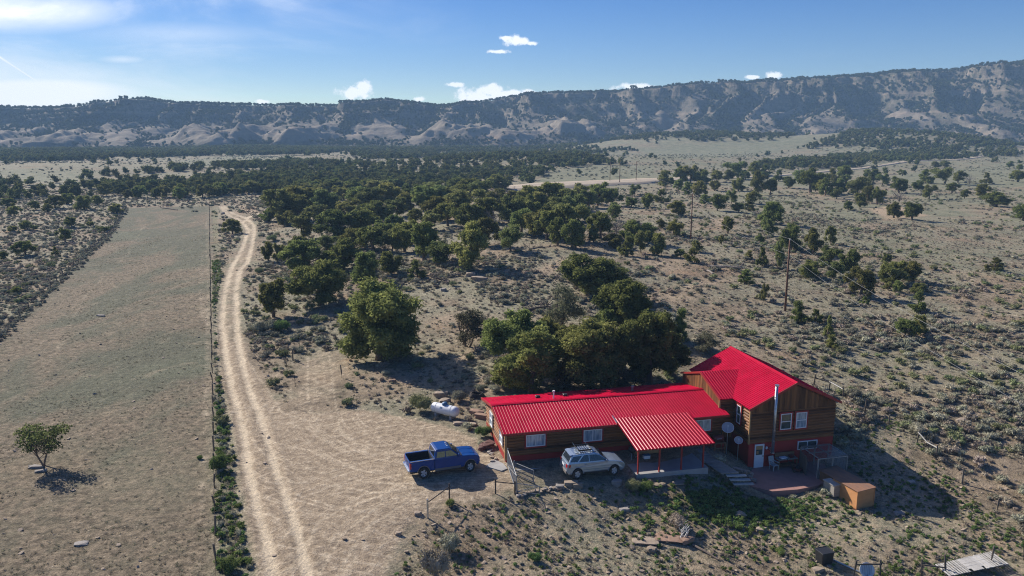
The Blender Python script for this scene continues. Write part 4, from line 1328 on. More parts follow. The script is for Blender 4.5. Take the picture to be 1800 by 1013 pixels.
def log_wall(name, a, b, z0, z1, out, parent, course=0.24, top=None, mat='log'):
    """half-round log courses on a wall running a->b in plan, facing 'out'"""
    a, b, out = Vector((*a, 0)), Vector((*b, 0)), Vector((*out, 0))
    m = MB()
    n = max(1, round((z1 - z0) / course))
    h = (z1 - z0) / n
    prof = [(-.03, 0), (-.01, .004), (.045, h * .16), (.070, h * .45), (.058, h * .74), (.0, h * .99), (-.03, h * .995)]
    rnd = random.Random(name + str(z0) + str(a.x))
    for i in range(n):
        zz = z0 + i * h
        j = rnd.uniform(-.008, .008)
        vs_ = [p + out * (d + j) + Vector((0, 0, zz + q)) for p in (a, b) for d, q in prof]
        k = len(prof)
        fs_ = [(q, q + 1, k + q + 1, k + q) for q in range(k - 1)] + [tuple(range(k)), tuple(range(2 * k - 1, k - 1, -1))]
        m.add(vs_, fs_)
    o = part(name, m, mat, parent)
    o['kind'] = 'stuff'
    return o


def window(u, z, w, h, axis_, plane, out, parent, glass='winglass', split='v', trim=True):
    """axis_ 'u': wall along u at v=plane; 'v': wall along v at u=plane. out is +1/-1"""
    def bx(m, s0, s1, z0, z1, d0, d1):
        if axis_ == 'u': m.span((s0, plane + out * d0, z0), (s1, plane + out * d1, z1))
        else: m.span((plane + out * d0, s0, z0), (plane + out * d1, s1, z1))
        return m
    f = MB()
    t = 0.065
    bx(f, u, u + w, z, z + t, .02, .10); bx(f, u, u + w, z + h - t, z + h, .02, .10)
    bx(f, u, u + t, z + t, z + h - t, .02, .10); bx(f, u + w - t, u + w, z + t, z + h - t, .02, .10)
    if split == 'v': bx(f, u + w / 2 - .03, u + w / 2 + .03, z + t, z + h - t, .02, .095)
    if split == 'h': bx(f, u + t, u + w - t, z + h / 2 - .03, z + h / 2 + .03, .02, .095)
    win = part('window', f, 'white', parent)
    if split == 'v':
        for k in (0, 1):
            part('pane', bx(MB(), u + t + k * (w / 2 - .03), u + w / 2 - .03 + k * (w / 2 - .035), z + t, z + h - t, .03, .055), glass, win)
    elif split == 'h':
        for k in (0, 1):
            part('pane', bx(MB(), u + t, u + w - t, z + t + k * (h / 2 - .035), z + h / 2 - .03 + k * (h / 2 - .035), .03, .055), glass, win)
    else:
        part('pane', bx(MB(), u + t, u + w - t, z + t, z + h - t, .03, .055), glass, win)
    if trim:
        r = MB(); q = .12
        bx(r, u - q, u + w + q, z - q, z, .03, .085); bx(r, u - q, u + w + q, z + h, z + h + q, .03, .085)
        bx(r, u - q, u, z, z + h, .03, .085); bx(r, u + w, u + w + q, z, z + h, .03, .085)
        part('trim', r, 'redtrim', win)
    return win


def ribbed_roof(name, e0, e1, r0, r1, parent, spacing=0.23, t=0.09, rw=0.024, rh=0.018, mat='roof', rmat='rib'):
    """roof plane: eave corners e0->e1, ridge corners r0->r1; one mesh shared by all its ribs"""
    e0, e1, r0, r1 = map(Vector, (e0, e1, r0, r1))
    o = part(name, MB().slab([e0, e1, r1, r0], t), mat, parent)
    n_ = (e1 - e0).cross(r0 - e0).normalized()
    along = (e1 - e0); L_ = along.length; along.normalize()
    slope = (r0 - e0); S = slope.length; slope.normalize()
    m = MB()
    a, b = rw * 1.3, rw * 0.4
    pr = [(-a, 0), (-b, rh), (b, rh), (a, 0)]
    vs_ = [along * x + n_ * (y + .001) + slope * s for s in (-.015, S - .02) for x, y in pr]
    m.add(vs_, [(0, 1, 5, 4), (1, 2, 6, 5), (2, 3, 7, 6), (0, 3, 2, 1), (4, 5, 6, 7)])
    me = m.mesh('roof_rib', MAT[rmat])
    k = int(L_ / spacing)
    off = (L_ - k * spacing) / 2
    for i in range(k + 1):
        r = link_mesh('roof_rib', me, o)
        r.location = e0 + along * min(max(off + i * spacing, .06), L_ - .06)
    return o


# long wing
W = house
WE, WR = 2.6, 3.42
part('foundation', MB().span((.32, .52, -1.0), (18.4, 8.0, .58)), 'redpaint', W)
walls = MB()
walls.span((.36, .56, .58), (18.3, 7.96, 2.52))
walls.add([(.36, .56, 2.52), (.36, 7.96, 2.52), (.36, 4.25, 3.30), (18.3, .56, 2.52), (18.3, 7.96, 2.52), (18.3, 4.25, 3.30)], [(0, 1, 2), (3, 5, 4), (0, 2, 5, 3), (1, 4, 5, 2), (0, 3, 4, 1)])
part('wall', walls, 'log', W)
log_wall('log_siding', (.3, .55), (18.3, .55), .58, 2.5, (0, -1), W)
log_wall('log_siding', (.36, 7.96), (.36, .5), .58, 2.62, (-1, 0), W)
log_wall('log_siding', (.36, 6.6), (.36, 1.9), 2.62, 2.98, (-1, 0), W)
part('corner_board', MB().span((.24, .44, .3), (.40, .60, 2.5)), 'trim', W)
part('skirt_board', MB().span((.28, .60, .44), (.34, 7.9, .60)), 'redtrim', W)
ribbed_roof('wing_roof', (0, .05, WE), (18.5, .05, WE), (0, 4.25, WR), (18.5, 4.25, WR), W, 0.235)
ribbed_roof('wing_roof', (18.5, 8.45, WE), (0, 8.45, WE), (18.5, 4.25, WR), (0, 4.25, WR), W, 0.36)
cap = MB()
cap.slab([(-.02, 4.05, WR + .012), (18.52, 4.05, WR + .012), (18.52, 4.25, WR + .05), (-.02, 4.25, WR + .05)], .02)
cap.slab([(18.52, 4.45, WR + .012), (-.02, 4.45, WR + .012), (-.02, 4.25, WR + .05), (18.52, 4.25, WR + .05)], .02)
part('ridge_cap', cap, 'roof', W)
fa = MB()
fa.span((-.03, .0, WE - .17), (18.52, .045, WE - .01))
fa.hexa([(-.04, .02, WE - .17), (0.0, .02, WE - .17), (-.04, 4.25, WR - .17), (0.0, 4.25, WR - .17), (-.04, .02, WE + .03), (0.0, .02, WE + .03), (-.04, 4.25, WR + .03), (0.0, 4.25, WR + .03)])
fa.hexa([(-.04, 8.48, WE - .17), (0.0, 8.48, WE - .17), (-.04, 4.25, WR - .17), (0.0, 4.25, WR - .17), (-.04, 8.48, WE + .03), (0.0, 8.48, WE + .03), (-.04, 4.25, WR + .03), (0.0, 4.25, WR + .03)])
part('fascia', fa, 'redtrim', W)
for u_ in (1.9, 6.45): window(u_, 1.25, 1.5, .95, 'u', .49, -1, W)
window(15.75, 1.25, 1.35, .95, 'u', .49, -1, W)
for v_ in (1.2, 5.0): window(v_, 1.15, 1.1, 1.15, 'v', .30, -1, W, split='h', trim=False)
pd = part('porch_door', MB().span((12.75, .44, .15), (13.65, .50, 2.2)), 'white', W)
part('door_handle', MB().span((13.50, .40, 1.1), (13.56, .44, 1.2)), 'steel', pd)
for u_, v_ in ((4.3, 6.1), (6.6, 5.9)):
    zz = WE + (8.45 - v_) * (WR - WE) / 4.2
    part('roof_vent', MB().box((u_, v_, zz + .09), (.36, .34, .22)), 'black', W, bevel=.03)
zz = WE + (8.45 - 5.2) * (WR - WE) / 4.2
part('vent_pipe', MB().tube([(5.35, 5.0, zz - .1), (5.35, 5.0, zz + .62)], .06, 10).tube([(5.35, 5.0, zz + .62), (5.35, 5.0, zz + .74)], .10, 10), 'white', W)
part('vent_pipe', MB().tube([(12.6, 6.0, zz - .4), (12.6, 6.0, zz + .18)], .10, 10).tube([(12.6, 6.0, zz + .18), (12.6, 6.0, zz + .26)], .16, 10), 'steel', W)

# link block with its own small gable
part('link_wall', MB().add([(18.22, 1.2, .2), (18.22, 8.15, .2), (18.22, 8.15, 3.5), (18.22, 4.67, 4.62), (18.22, 1.2, 3.5), (19.6, 1.2, .2), (19.6, 8.15, .2), (19.6, 8.15, 3.5), (19.6, 4.67, 4.62), (19.6, 1.2, 3.5)],
                           [(0, 1, 2, 3, 4), (9, 8, 7, 6, 5), (0, 4, 9, 5), (1, 6, 7, 2), (4, 3, 8, 9), (3, 2, 7, 8)]), 'board', W)
bo = MB()
v = 1.2
rnd = random.Random(4)
while v < 8.1:
    zt = 3.46 + (1.15 * (1 - abs(v + .1 - 4.67) / 3.47))
    bo.span((18.18 - rnd.uniform(0, .012), v + .008, 2.5), (18.235, min(v + .19, 8.14), zt))
    v += .2
o = part('gable_boards', bo, 'board', W); o['kind'] = 'stuff'
log_wall('log_siding', (18.2, 1.2), (19.5, 1.2), .6, 3.45, (0, -1), W)
part('corner_board', MB().span((18.12, 1.10, 2.4), (18.26, 1.22, 3.46)), 'trim', W)
ribbed_roof('link_roof', (18.1, .95, 3.6), (19.9, .95, 3.6), (18.1, 4.65, 4.78), (19.9, 4.65, 4.78), W, 0.235, rw=.042, rh=.031, rmat='porchrib')
part('link_roof_infill', MB().add([(19.9, .95, 3.598), (21.75, 4.65, 4.778), (19.9, 4.65, 4.778), (19.9, 8.35, 3.598)], [(0, 1, 2), (1, 3, 2)]), 'roof', W)
inf = bpy.data.objects['link_roof_infill']
me_r = None
for i in range(7):
    u_ = 20.1 + i * .235
    s0 = (u_ - 19.9) / 1.85
    m = MB(); n_ = Vector((0, -1.18, 3.7)).normalized()
    p0 = Vector((u_, .95 + 3.7 * s0, 3.6 + 1.18 * s0)); p1 = Vector((u_, 4.65, 4.78))
    a = Vector((1, 0, 0))
    m.add([p + a * x + n_ * y for p in (p0, p1) for x, y in ((-.055, 0), (-.017, .030), (.017, .030), (.055, 0))], [(0, 1, 5, 4), (1, 2, 6, 5), (2, 3, 7, 6), (0, 3, 2, 1), (4, 5, 6, 7)])
    part('roof_rib', m, 'porchrib', inf)
part('link_back_roof', MB().slab([(19.9, 8.35, 3.6), (18.1, 8.35, 3.6), (18.1, 4.65, 4.78), (19.9, 4.65, 4.78)], .09), 'roof', W)
fa = MB()
for v0, s in ((.93, 1), (8.37, -1)):
    fa.hexa([(18.06, v0, 3.46), (18.10, v0, 3.46), (18.06, 4.65, 4.64), (18.10, 4.65, 4.64), (18.06, v0, 3.63), (18.10, v0, 3.63), (18.06, 4.65, 4.81), (18.10, 4.65, 4.81)])
part('rake_trim', fa, 'redtrim', W)

# two storey end
TE, TR, TU = 3.6, 5.5, 23.2
part('basement_wall', MB().span((19.47, -1.48, -2.2), (26.93, 8.78, .62)), 'redpaint', W)
part('upper_wall', MB().add([(19.5, -1.45, .62), (26.9, -1.45, .62), (26.9, -1.45, 3.55), (23.2, -1.45, 5.3), (19.5, -1.45, 3.55), (19.5, 8.75, .62), (26.9, 8.75, .62), (26.9, 8.75, 3.55), (23.2, 8.75, 5.3), (19.5, 8.75, 3.55)],
                             [(0, 1, 2, 3, 4), (9, 8, 7, 6, 5), (0, 4, 9, 5), (1, 6, 7, 2), (4, 3, 8, 9), (3, 2, 7, 8), (0, 5, 6, 1)]), 'log', W)
log_wall('log_siding', (19.45, -1.46), (26.95, -1.46), .62, 3.22, (0, -1), W)
log_wall('log_siding', (19.5, 1.2), (19.5, -1.5), .62, 3.45, (-1, 0), W)
log_wall('log_siding', (26.9, -1.5), (26.9, 8.75), .62, 3.45, (1, 0), W)
bo = MB()
u_ = 19.5
while u_ < 26.9:
    zt = 3.50 + (1.75 * (1 - abs(u_ + .1 - 23.2) / 3.7))
    bo.span((u_ + .008, -1.52 - rnd.uniform(0, .014), 3.24), (min(u_ + .19, 26.9), -1.44, zt))
    u_ += .2
o = part('gable_boards', bo, 'board', W); o['kind'] = 'stuff'
part('belly_band', MB().span((19.4, -1.56, 3.19), (27.0, -1.50, 3.25)), 'board', W)
part('corner_board', MB().span((19.36, -1.58, .62), (19.46, -1.46, 3.45)), 'trim', W)
ribbed_roof('tall_roof', (19.2, 9.0, TE), (19.2, -1.75, TE), (TU, 9.0, TR), (TU, -1.75, TR), W, 0.27)
ribbed_roof('tall_roof', (27.25, -1.75, TE), (27.25, 9.0, TE), (TU, -1.75, TR), (TU, 9.0, TR), W, 0.45)
cap = MB()
cap.slab([(TU - .2, 9.02, TR - .08), (TU - .2, -1.78, TR - .08), (TU, -1.78, TR + .05), (TU, 9.02, TR + .05)], .02)
cap.slab([(TU + .2, -1.78, TR - .08), (TU + .2, 9.02, TR - .08), (TU, 9.02, TR + .05), (TU, -1.78, TR + .05)], .02)
part('ridge_cap', cap, 'roof', W)
fa = MB()
for u0 in (19.18, 27.27):
    fa.hexa([(u0, -1.80, TE - .17), (TU, -1.80, TR - .17), (u0, -1.755, TE - .17), (TU, -1.755, TR - .17), (u0, -1.80, TE + .03), (TU, -1.80, TR + .03), (u0, -1.755, TE + .03), (TU, -1.755, TR + .03)])
part('rake_trim', fa, 'redtrim', W)
for u_ in (22.05, 23.40): window(u_, 1.62, .95, 1.32, 'u', -1.52, -1, W, split='h', glass='darkglass' if u_ < 23 else 'winglass')
window(23.75, -.25, 1.75, .72, 'u', -1.47, -1, W, glass='darkglass', trim=False)
window(-.15, 1.75, .62, 1.5, 'v', 19.44, -1, W, split='h', glass='darkglass')
dr = part('door', MB().span((19.98, -1.56, -1.40), (20.80, -1.49, .55)), 'white', W, bevel=.01)
part('door_pane', MB().span((20.08, -1.575, -.32), (20.64, -1.562, .42)), 'darkglass', dr)
part('door_curtain', MB().span((20.08, -1.582, .12), (20.64, -1.577, .42)).span((20.12, -1.582, -.25), (20.3, -1.577, .0)), 'trim', dr)
part('door_handle', MB().span((20.68, -1.60, -.50), (20.74, -1.56, -.40)), 'darksteel', dr)
part('wall_lamp', MB().box((20.98, -1.58, .22), (.13, .14, .22)), 'white', W, bevel=.02)
flue = part('flue_pipe', MB().tube([(21.28, -1.98, -.05), (21.28, -1.98, 5.42)], .115, 16), 'steel', W, smooth=True)
part('flue_cap', MB().tube([(21.28, -1.98, 5.42), (21.28, -1.98, 5.52)], .17, 16).tube([(21.28, -1.98, -.1), (21.28, -1.98, 0.0)], .16, 14), 'steel', flue)
jb = MB()
for z_ in (.9, 1.8, 2.7, 3.6, 4.5): jb.tube([(21.28, -1.98, z_), (21.28, -1.98, z_ + .05)], .124, 14)
jb.span((21.2, -1.9, .05), (21.36, -1.45, .2))
part('flue_band', jb, 'steel', flue)

# porch roof on posts
pr_ = ribbed_roof('porch_roof', (9.05, -3.95, 2.10), (15.25, -3.95, 2.10), (9.05, .75, 2.82), (15.25, .75, 2.82), W, 0.27, t=.05, rw=.046, rh=.034, mat='porchroof', rmat='porchrib')
part('porch_beam', MB().span((9.2, -3.68, 1.90), (15.1, -3.54, 2.06)), 'redtrim', pr_)
part('flashing', MB().hexa([(8.98, .1, 2.66), (9.05, .1, 2.66), (8.98, 1.1, 2.86), (9.05, 1.1, 2.86), (8.98, .1, 2.74), (9.05, .1, 2.74), (8.98, 1.1, 2.94), (9.05, 1.1, 2.94)]), 'steel', pr_)
for u_ in (9.34, 11.0, 12.75, 14.5):
    part('porch_post', MB().span((u_ - .05, -3.66, -.1), (u_ + .05, -3.56, 1.92)), 'redtrim', W)

# paving
slab = tag(MB().prism([tuple(huv(9.2, -3.72)), tuple(huv(14.9, -3.72)), tuple(huv(14.9, .5)), tuple(huv(9.2, .5))], -.5, .10).build('porch_slab', MAT['concrete']), kind='structure')
tag(MB().prism([tuple(huv(.9, -1.0)), tuple(huv(9.18, -1.0)), tuple(huv(9.18, .5)), tuple(huv(.5, .5))], -.4, .085).build('walkway', MAT['concrete']), kind='structure')
tag(MB().prism([tuple(huv(-1.3, .2)), tuple(huv(-.3, -.9)), tuple(huv(.2, -.6)), tuple(huv(.1, .4)), tuple(huv(-.4, 1.2))], -.4, .14).build('walkway', MAT['concrete']), kind='structure')
tag(MB().prism([tuple(huv(*q)) for q in ((19.0, -1.4), (17.9, -4.2), (19.2, -5.6), (21.2, -5.75), (23.1, -5.5), (24.6, -4.75), (26.3, -1.4))], -1.9, -1.40).build('patio', MAT['redconcrete']), kind='structure')


def loc_uv(u, v, z=0.0):
    q = huv(u, v)
    return Vector((q[0], q[1], z))


# plank walk from the porch to the steps
pw = empty('plank_walkway', loc_uv(15.0, -3.9, -.05), TH, 'grey plank walkway stepping down beside the porch slab', 'walkway')
for i in range(16):
    t = i / 15
    part('plank', MB().box((.35 + t * 1.0, 3.6 - t * 4.0, .10 - t * .25), (1.35, .24, .05), rz=-.18), 'greywood', pw)
for k in (-.5, .5):
    part('stringer', MB().tube([(.35 + k, 3.6, -.02), (1.35 + k, -.4, -.26)], .06, 4), 'greywood', pw)
for i in range(3):
    part('step', MB().box((1.75 + i * .12, -.72 - i * .33, -.28 - i * .2), (1.5, .32, .06), rz=-.18), 'palewood', pw)

# dry-laid stone wall by the basement corner
rw_ = empty('stone_wall', loc_uv(17.6, -2.4, -1.2), TH, 'dry-laid stone retaining wall by the basement corner', 'wall')
rnd = random.Random(21)
for i in range(44):
    t = rnd.random()
    zz = rnd.uniform(-.2, .75) * (1 - .35 * t)
    m = MB().rock((0, 0, 0), (rnd.uniform(.16, .34), rnd.uniform(.14, .26), rnd.uniform(.10, .2)), 900 + i, rnd.uniform(0, 3))
    o = part('stone', m, rnd.choice(['greyrock', 'greyrock', 'rock']), rw_)
    o.location = (-1.3 + 2.4 * t + rnd.uniform(-.15, .15), 1.4 - 2.4 * t + rnd.uniform(-.35, .35) - (0.75 - zz) * .4, zz)

# stand with a red smoker, satellite dishes
st = empty('wooden_stand', loc_uv(17.6, -.05, hz(*huv(17.6, -.05))), TH, 'slatted wooden stand in the corner beside the long wing', 'stand')
part('stand_top', MB().span((-.5, -.35, .68), (.5, .35, .74)), 'brownwood', st)
for sx in (-.44, .44):
    for sy in (-.29, .29):
        part('leg', MB().span((sx - .04, sy - .04, -.3), (sx + .04, sy + .04, .68)), 'brownwood', st)
part('rail', MB().span((-.44, -.33, .25), (.44, -.27, .33)), 'brownwood', st)
sk = empty('barrel_smoker', loc_uv(17.55, -.0, hz(*huv(17.6, -.05)) + .74), TH, 'dark red barrel smoker sitting on the wooden stand', 'smoker')
Mx = Matrix.Rotation(math.pi / 2, 4, 'Y')
part('barrel', MB().lathe([(0.02, -.45), (.26, -.44), (.28, -.40), (.28, .40), (.26, .44), (0.02, .45)], 18, Matrix.Translation((0, 0, .28)) @ Mx), 'barrel', sk, smooth=True)
part('stack', MB().tube([(.3, 0, .5), (.3, 0, .9)], .05, 8), 'darksteel', sk)
part('handle', MB().tube([(-.2, -.3, .32), (.2, -.3, .32)], .02, 6), 'steel', sk)


def dish(loc, d, az, el, label, pole):
    r = empty('satellite_dish', loc, 0, label, 'satellite dish')
    rot = Matrix.Rotation(az, 4, 'Z') @ Matrix.Rotation(math.pi / 2 - el, 4, 'Y')
    prof = [(0.0, 0.0)] + [(d / 2 * k / 6, .16 * d * (k / 6) ** 2) for k in range(1, 7)]
    prof2 = [(rr, zz - .02) for rr, zz in prof[::-1]]
    M = Matrix.Translation((0, 0, pole)) @ rot
    part('reflector', MB().lathe(prof + prof2, 22, M), 'dish', r, smooth=True)
    part('rim', MB().tube([M @ Vector((d / 2 * math.cos(a * math.pi / 12), d / 2 * math.sin(a * math.pi / 12), .16 * d)) for a in range(25)], .016, 6), 'white', r)
    part('feed_arm', MB().tube([M @ Vector((d * .48, 0, .1)), M @ Vector((d * .38, 0, d * .42)), M @ Vector((d * .05, 0, d * .55))], .018, 6), 'white', r)
    part('feed_horn', MB().tube([M @ Vector((d * .08, 0, d * .60)), M @ Vector((d * .02, 0, d * .48))], .05, 8), 'white', r)
    part('mast', MB().tube([(0, 0, -.0), (0, 0, pole - .02)], .03, 8), 'steel', r)
    return r


dish(loc_uv(18.2, -.35, hz(*huv(18.2, -.35))), .92, R(-105), R(48), 'larger grey satellite dish on a mast in the house corner', 2.15)
dish(loc_uv(18.85, -.95, hz(*huv(18.85, -.95))), .64, R(-100), R(50), 'smaller satellite dish against the basement wall', 1.65)

# by the basement door
ch = empty('patio_chair', loc_uv(21.35, -2.15, -1.4), TH + .2, 'pale slatted chair by the basement door', 'chair')
part('seat', MB().span((-.26, -.28, .38), (.26, .24, .43)), 'palewood', ch)
part('backrest', MB().hexa([(-.26, .2, .43), (.26, .2, .43), (-.26, .25, .43), (.26, .25, .43), (-.24, .36, .98), (.24, .36, .98), (-.24, .41, .98), (.24, .41, .98)]), 'palewood', ch)
for sx in (-.23, .23):
    for sy in (-.25, .2): part('leg', MB().span((sx - .025, sy - .025, 0), (sx + .025, sy + .025, .38)), 'palewood', ch)
    part('armrest', MB().span((sx - .05, -.28, .62), (sx + .05, .26, .66)), 'palewood', ch)
tb = empty('potting_bench', loc_uv(22.55, -1.95, -1.4), TH, 'wooden potting bench against the red basement wall', 'bench')
part('top', MB().span((-.85, -.32, .74), (.85, .28, .80)), 'greywood', tb)
part('back_board', MB().span((-.85, .24, .80), (.85, .29, 1.15)), 'brownwood', tb)
for sx in (-.78, .78):
    for sy in (-.27, .22): part('leg', MB().span((sx - .04, sy - .04, 0), (sx + .04, sy + .04, .74)), 'brownwood', tb)
part('shelf', MB().span((-.8, -.28, .24), (.8, .24, .28)), 'brownwood', tb)
rnd = random.Random(3)
bxs = [('tray', 'pale tray lying on the potting bench', (22.25, -2.0, -.6), (.55, .36, .10), 'white'), ('tin', 'dark tin on the bench beside the pale tray', (22.95, -2.0, -.6), (.30, .28, .22), 'barrel')]
for nm, lb, (u_, v_, z_), s, mt in bxs:
    tag(MB().box((0, 0, s[2] / 2), s).build(nm, MAT[mt], bevel=.015), lb, nm)
    bpy.data.objects[nm].location = loc_uv(u_, v_, z_); bpy.data.objects[nm].rotation_euler.z = TH + .1
mw = empty('lawn_mower', loc_uv(23.0, -2.9, -1.4), TH - .4, 'small dark push mower standing before the potting bench', 'mower')
part('deck', MB().prism([(-.35, -.25), (.2, -.28), (.36, -.1), (.36, .1), (.2, .28), (-.35, .25)], .12, .26), 'barrel', mw, bevel=.02)
part('engine', MB().lathe([(.16, .26), (.17, .38), (.12, .46), (.02, .48)], 14), 'black', mw)
for sx in (-.3, .26):
    for sy in (-.29, .29): part('wheel', MB().lathe([(.03, -.03), (.11, -.03), (.11, .03), (.03, .03)], 14, Matrix.Translation((sx, sy, .11)) @ Matrix.Rotation(math.pi / 2, 4, 'X')), 'rubber', mw)
part('handle', MB().tube([(-.3, -.2, .25), (-.85, -.2, .95), (-.85, .2, .95), (-.3, .2, .25)], .014, 6), 'darksteel', mw)

# wire pen
pen = empty('wire_pen', loc_uv(23.75, -4.35, -1.42), TH, 'wood framed wire netting pen below the basement window', 'pen')
PX, PY, PZ = 2.5, 2.35, 1.55
for sx in (0, PX / 2, PX):
    for sy in (0, PY): part('post', MB().span((sx - .045, sy - .045, -.2), (sx + .045, sy + .045, PZ)), 'greywood', pen)
for sy in (0, PY / 2, PY): part('rail', MB().span((-.05, sy - .03, PZ), (PX + .05, sy + .03, PZ + .07)), 'greywood', pen)
for sx in (0, PX / 2, PX): part('rail', MB().span((sx - .03, 0.04, PZ + .072), (sx + .03, PY - .04, PZ + .13)), 'greywood', pen)
part('rail', MB().span((-.05, -.05, .0), (PX + .05, -.0, .38)), 'greywood', pen)
wm = MB()
for k in range(26):
    x_ = PX * k / 25
    wm.box((x_, 0, PZ / 2 + .1), (.007, .007, PZ - .2)); wm.box((x_, PY / 2, PZ + .14), (.007, PY, .007))
for k in range(14):
    wm.box((PX / 2, 0, .3 + k * .09), (PX, .007, .007)); wm.box((0, PY / 2, .3 + k * .09), (.007, PY, .007)); wm.box((PX, PY / 2, .3 + k * .09), (.007, PY, .007))
for k in range(24):
    y_ = PY * k / 23
    wm.box((PX / 2, y_, PZ + .145), (PX, .007, .007)); wm.box((0, y_, PZ / 2 + .1), (.007, .007, PZ - .2)); wm.box((PX, y_, PZ / 2 + .1), (.007, .007, PZ - .2))
part('netting', wm, 'steel', pen)['kind'] = 'stuff'
pn = empty('door_panel', loc_uv(23.35, -3.0, -1.42), TH + R(78), 'dark weathered door panel standing beside the wire pen', 'panel')
for k in range(5): part('board', MB().span((-.75 + k * .3, -.02 + .004 * (k % 2), 0), (-.46 + k * .3, .02 + .004 * (k % 2), 1.5)), 'postwood', pn)
part('brace', MB().span((-.75, -.06, .3), (.74, -.022, .4)).span((-.75, -.06, 1.15), (.74, -.022, 1.25)), 'postwood', pn)


# plywood coop: front box and the lower run behind it
def coop(name, label, p, x_axis, L_, Wd, h0, h1, over=.08, roof='rustroof', walls_='orange'):
    r = empty(name, (p[0], p[1], p[2]), math.atan2(x_axis[1], x_axis[0]), label, 'coop')
    w = MB().add([(0, 0, -.25), (Wd, 0, -.25), (Wd, L_, -.25), (0, L_, -.25), (0, 0, h0), (Wd, 0, h1), (Wd, L_, h1), (0, L_, h0)], [(3, 2, 1, 0), (4, 5, 6, 7), (0, 1, 5, 4), (1, 2, 6, 5), (2, 3, 7, 6), (3, 0, 4, 7)])
    part('wall', w, walls_, r)
    s = (h1 - h0) / Wd
    part('roof', MB().slab([(-over, -over, h0 - s * over + .05), (Wd + over, -over, h1 + s * over + .05), (Wd + over, L_ + over, h1 + s * over + .05), (-over, L_ + over, h0 - s * over + .05)], .045), roof, r)
    cb = MB()
    for x_, y_, hh in ((-.02, -.02, h0), (Wd + .02, -.02, h1)): cb.span((x_ - .03, y_ - .02, -.25), (x_ + .03, y_ + .03, hh))
    part('corner_trim', cb, 'orange', r)
    return r


coop('chicken_coop', 'orange plywood coop with rust brown roof on the yard', (24.62, 52.72, -1.52), (1.43, .52), 2.45, 1.5, 1.12, 1.2)
coop('coop_run', 'low brown roofed run between the wire pen and the orange coop', (24.12, 55.28, -1.5), (1.43, .52), 1.7, 1.5, .85, .95, walls_='brownwood')
fz = empty('nest_box', (23.62, 54.75, -1.5), R(20), 'grey nest box against the coop end', 'box')
part('box', MB().span((-.3, -.55, 0), (.3, .55, .85)), 'greywood', fz)
part('lid', MB().span((-.35, -.6, .85), (.35, .6, .91)), 'palewood', fz)

# under the porch
ck = empty('cooler', loc_uv(11.0, -1.2, .10), TH, 'small white cooler on the porch slab', 'cooler')
part('body', MB().span((-.25, -.17, 0), (.25, .17, .3)), 'white', ck, bevel=.02)
part('lid', MB().span((-.27, -.19, .3), (.27, .19, .36)), 'tankblue', ck, bevel=.015)
so = empty('porch_sofa', loc_uv(11.4, -.2, .10), TH, 'tan sofa against the wall under the porch roof', 'sofa')
part('seat', MB().span((-.95, -.42, .12), (.95, .35, .45)), 'trim', so, bevel=.05, seg=2)
part('backrest', MB().span((-.95, .22, .45), (.95, .45, .88)), 'trim', so, bevel=.06, seg=2)
for s in (-1, 1): part('armrest', MB().span((s * .95 - .1, -.42, .12), (s * .95 + .1, .44, .64)), 'trim', so, bevel=.04, seg=2)
gr = empty('barbecue_grill', loc_uv(9.9, -1.0, .10), TH, 'black kettle grill at the near end of the porch', 'grill')
part('bowl', MB().lathe([(.02, .55), (.2, .58), (.29, .72), (.30, .80), (.27, .93), (.12, 1.04), (.02, 1.06)], 18), 'black', gr, smooth=True)
for k in range(3):
    a = k * 2.1
    part('leg', MB().tube([(.1 * math.cos(a), .1 * math.sin(a), .6), (.32 * math.cos(a), .32 * math.sin(a), 0)], .015, 6), 'steel', gr)

# ------------------------------------------------------------------ vehicles
def profile_solid(pts, half, inset=None):
    """closed side outline (x,z) extruded across y; inset(z)->amount the sides lean in"""
    n = len(pts)
    ins = inset or (lambda z: 0)
    vs_ = [(x, -(half - ins(z)), z) for x, z in pts] + [(x, half - ins(z), z) for x, z in pts]
    fs_ = [tuple(range(n)), tuple(range(2 * n - 1, n - 1, -1))] + [(i, n + i, n + (i + 1) % n, (i + 1) % n) for i in range(n)]
    return MB().add(vs_, fs_)


def arch(cx, r, zb, n=9):
    """points of a wheel arch over cx, from front to rear at height zb"""
    a0 = math.asin(min(.99, max(-.99, (zb - WHEEL_Z) / r)))
    return [(cx + r * math.cos(a0 + (math.pi - 2 * a0) * k / n), WHEEL_Z + r * math.sin(a0 + (math.pi - 2 * a0) * k / n)) for k in range(n + 1)]


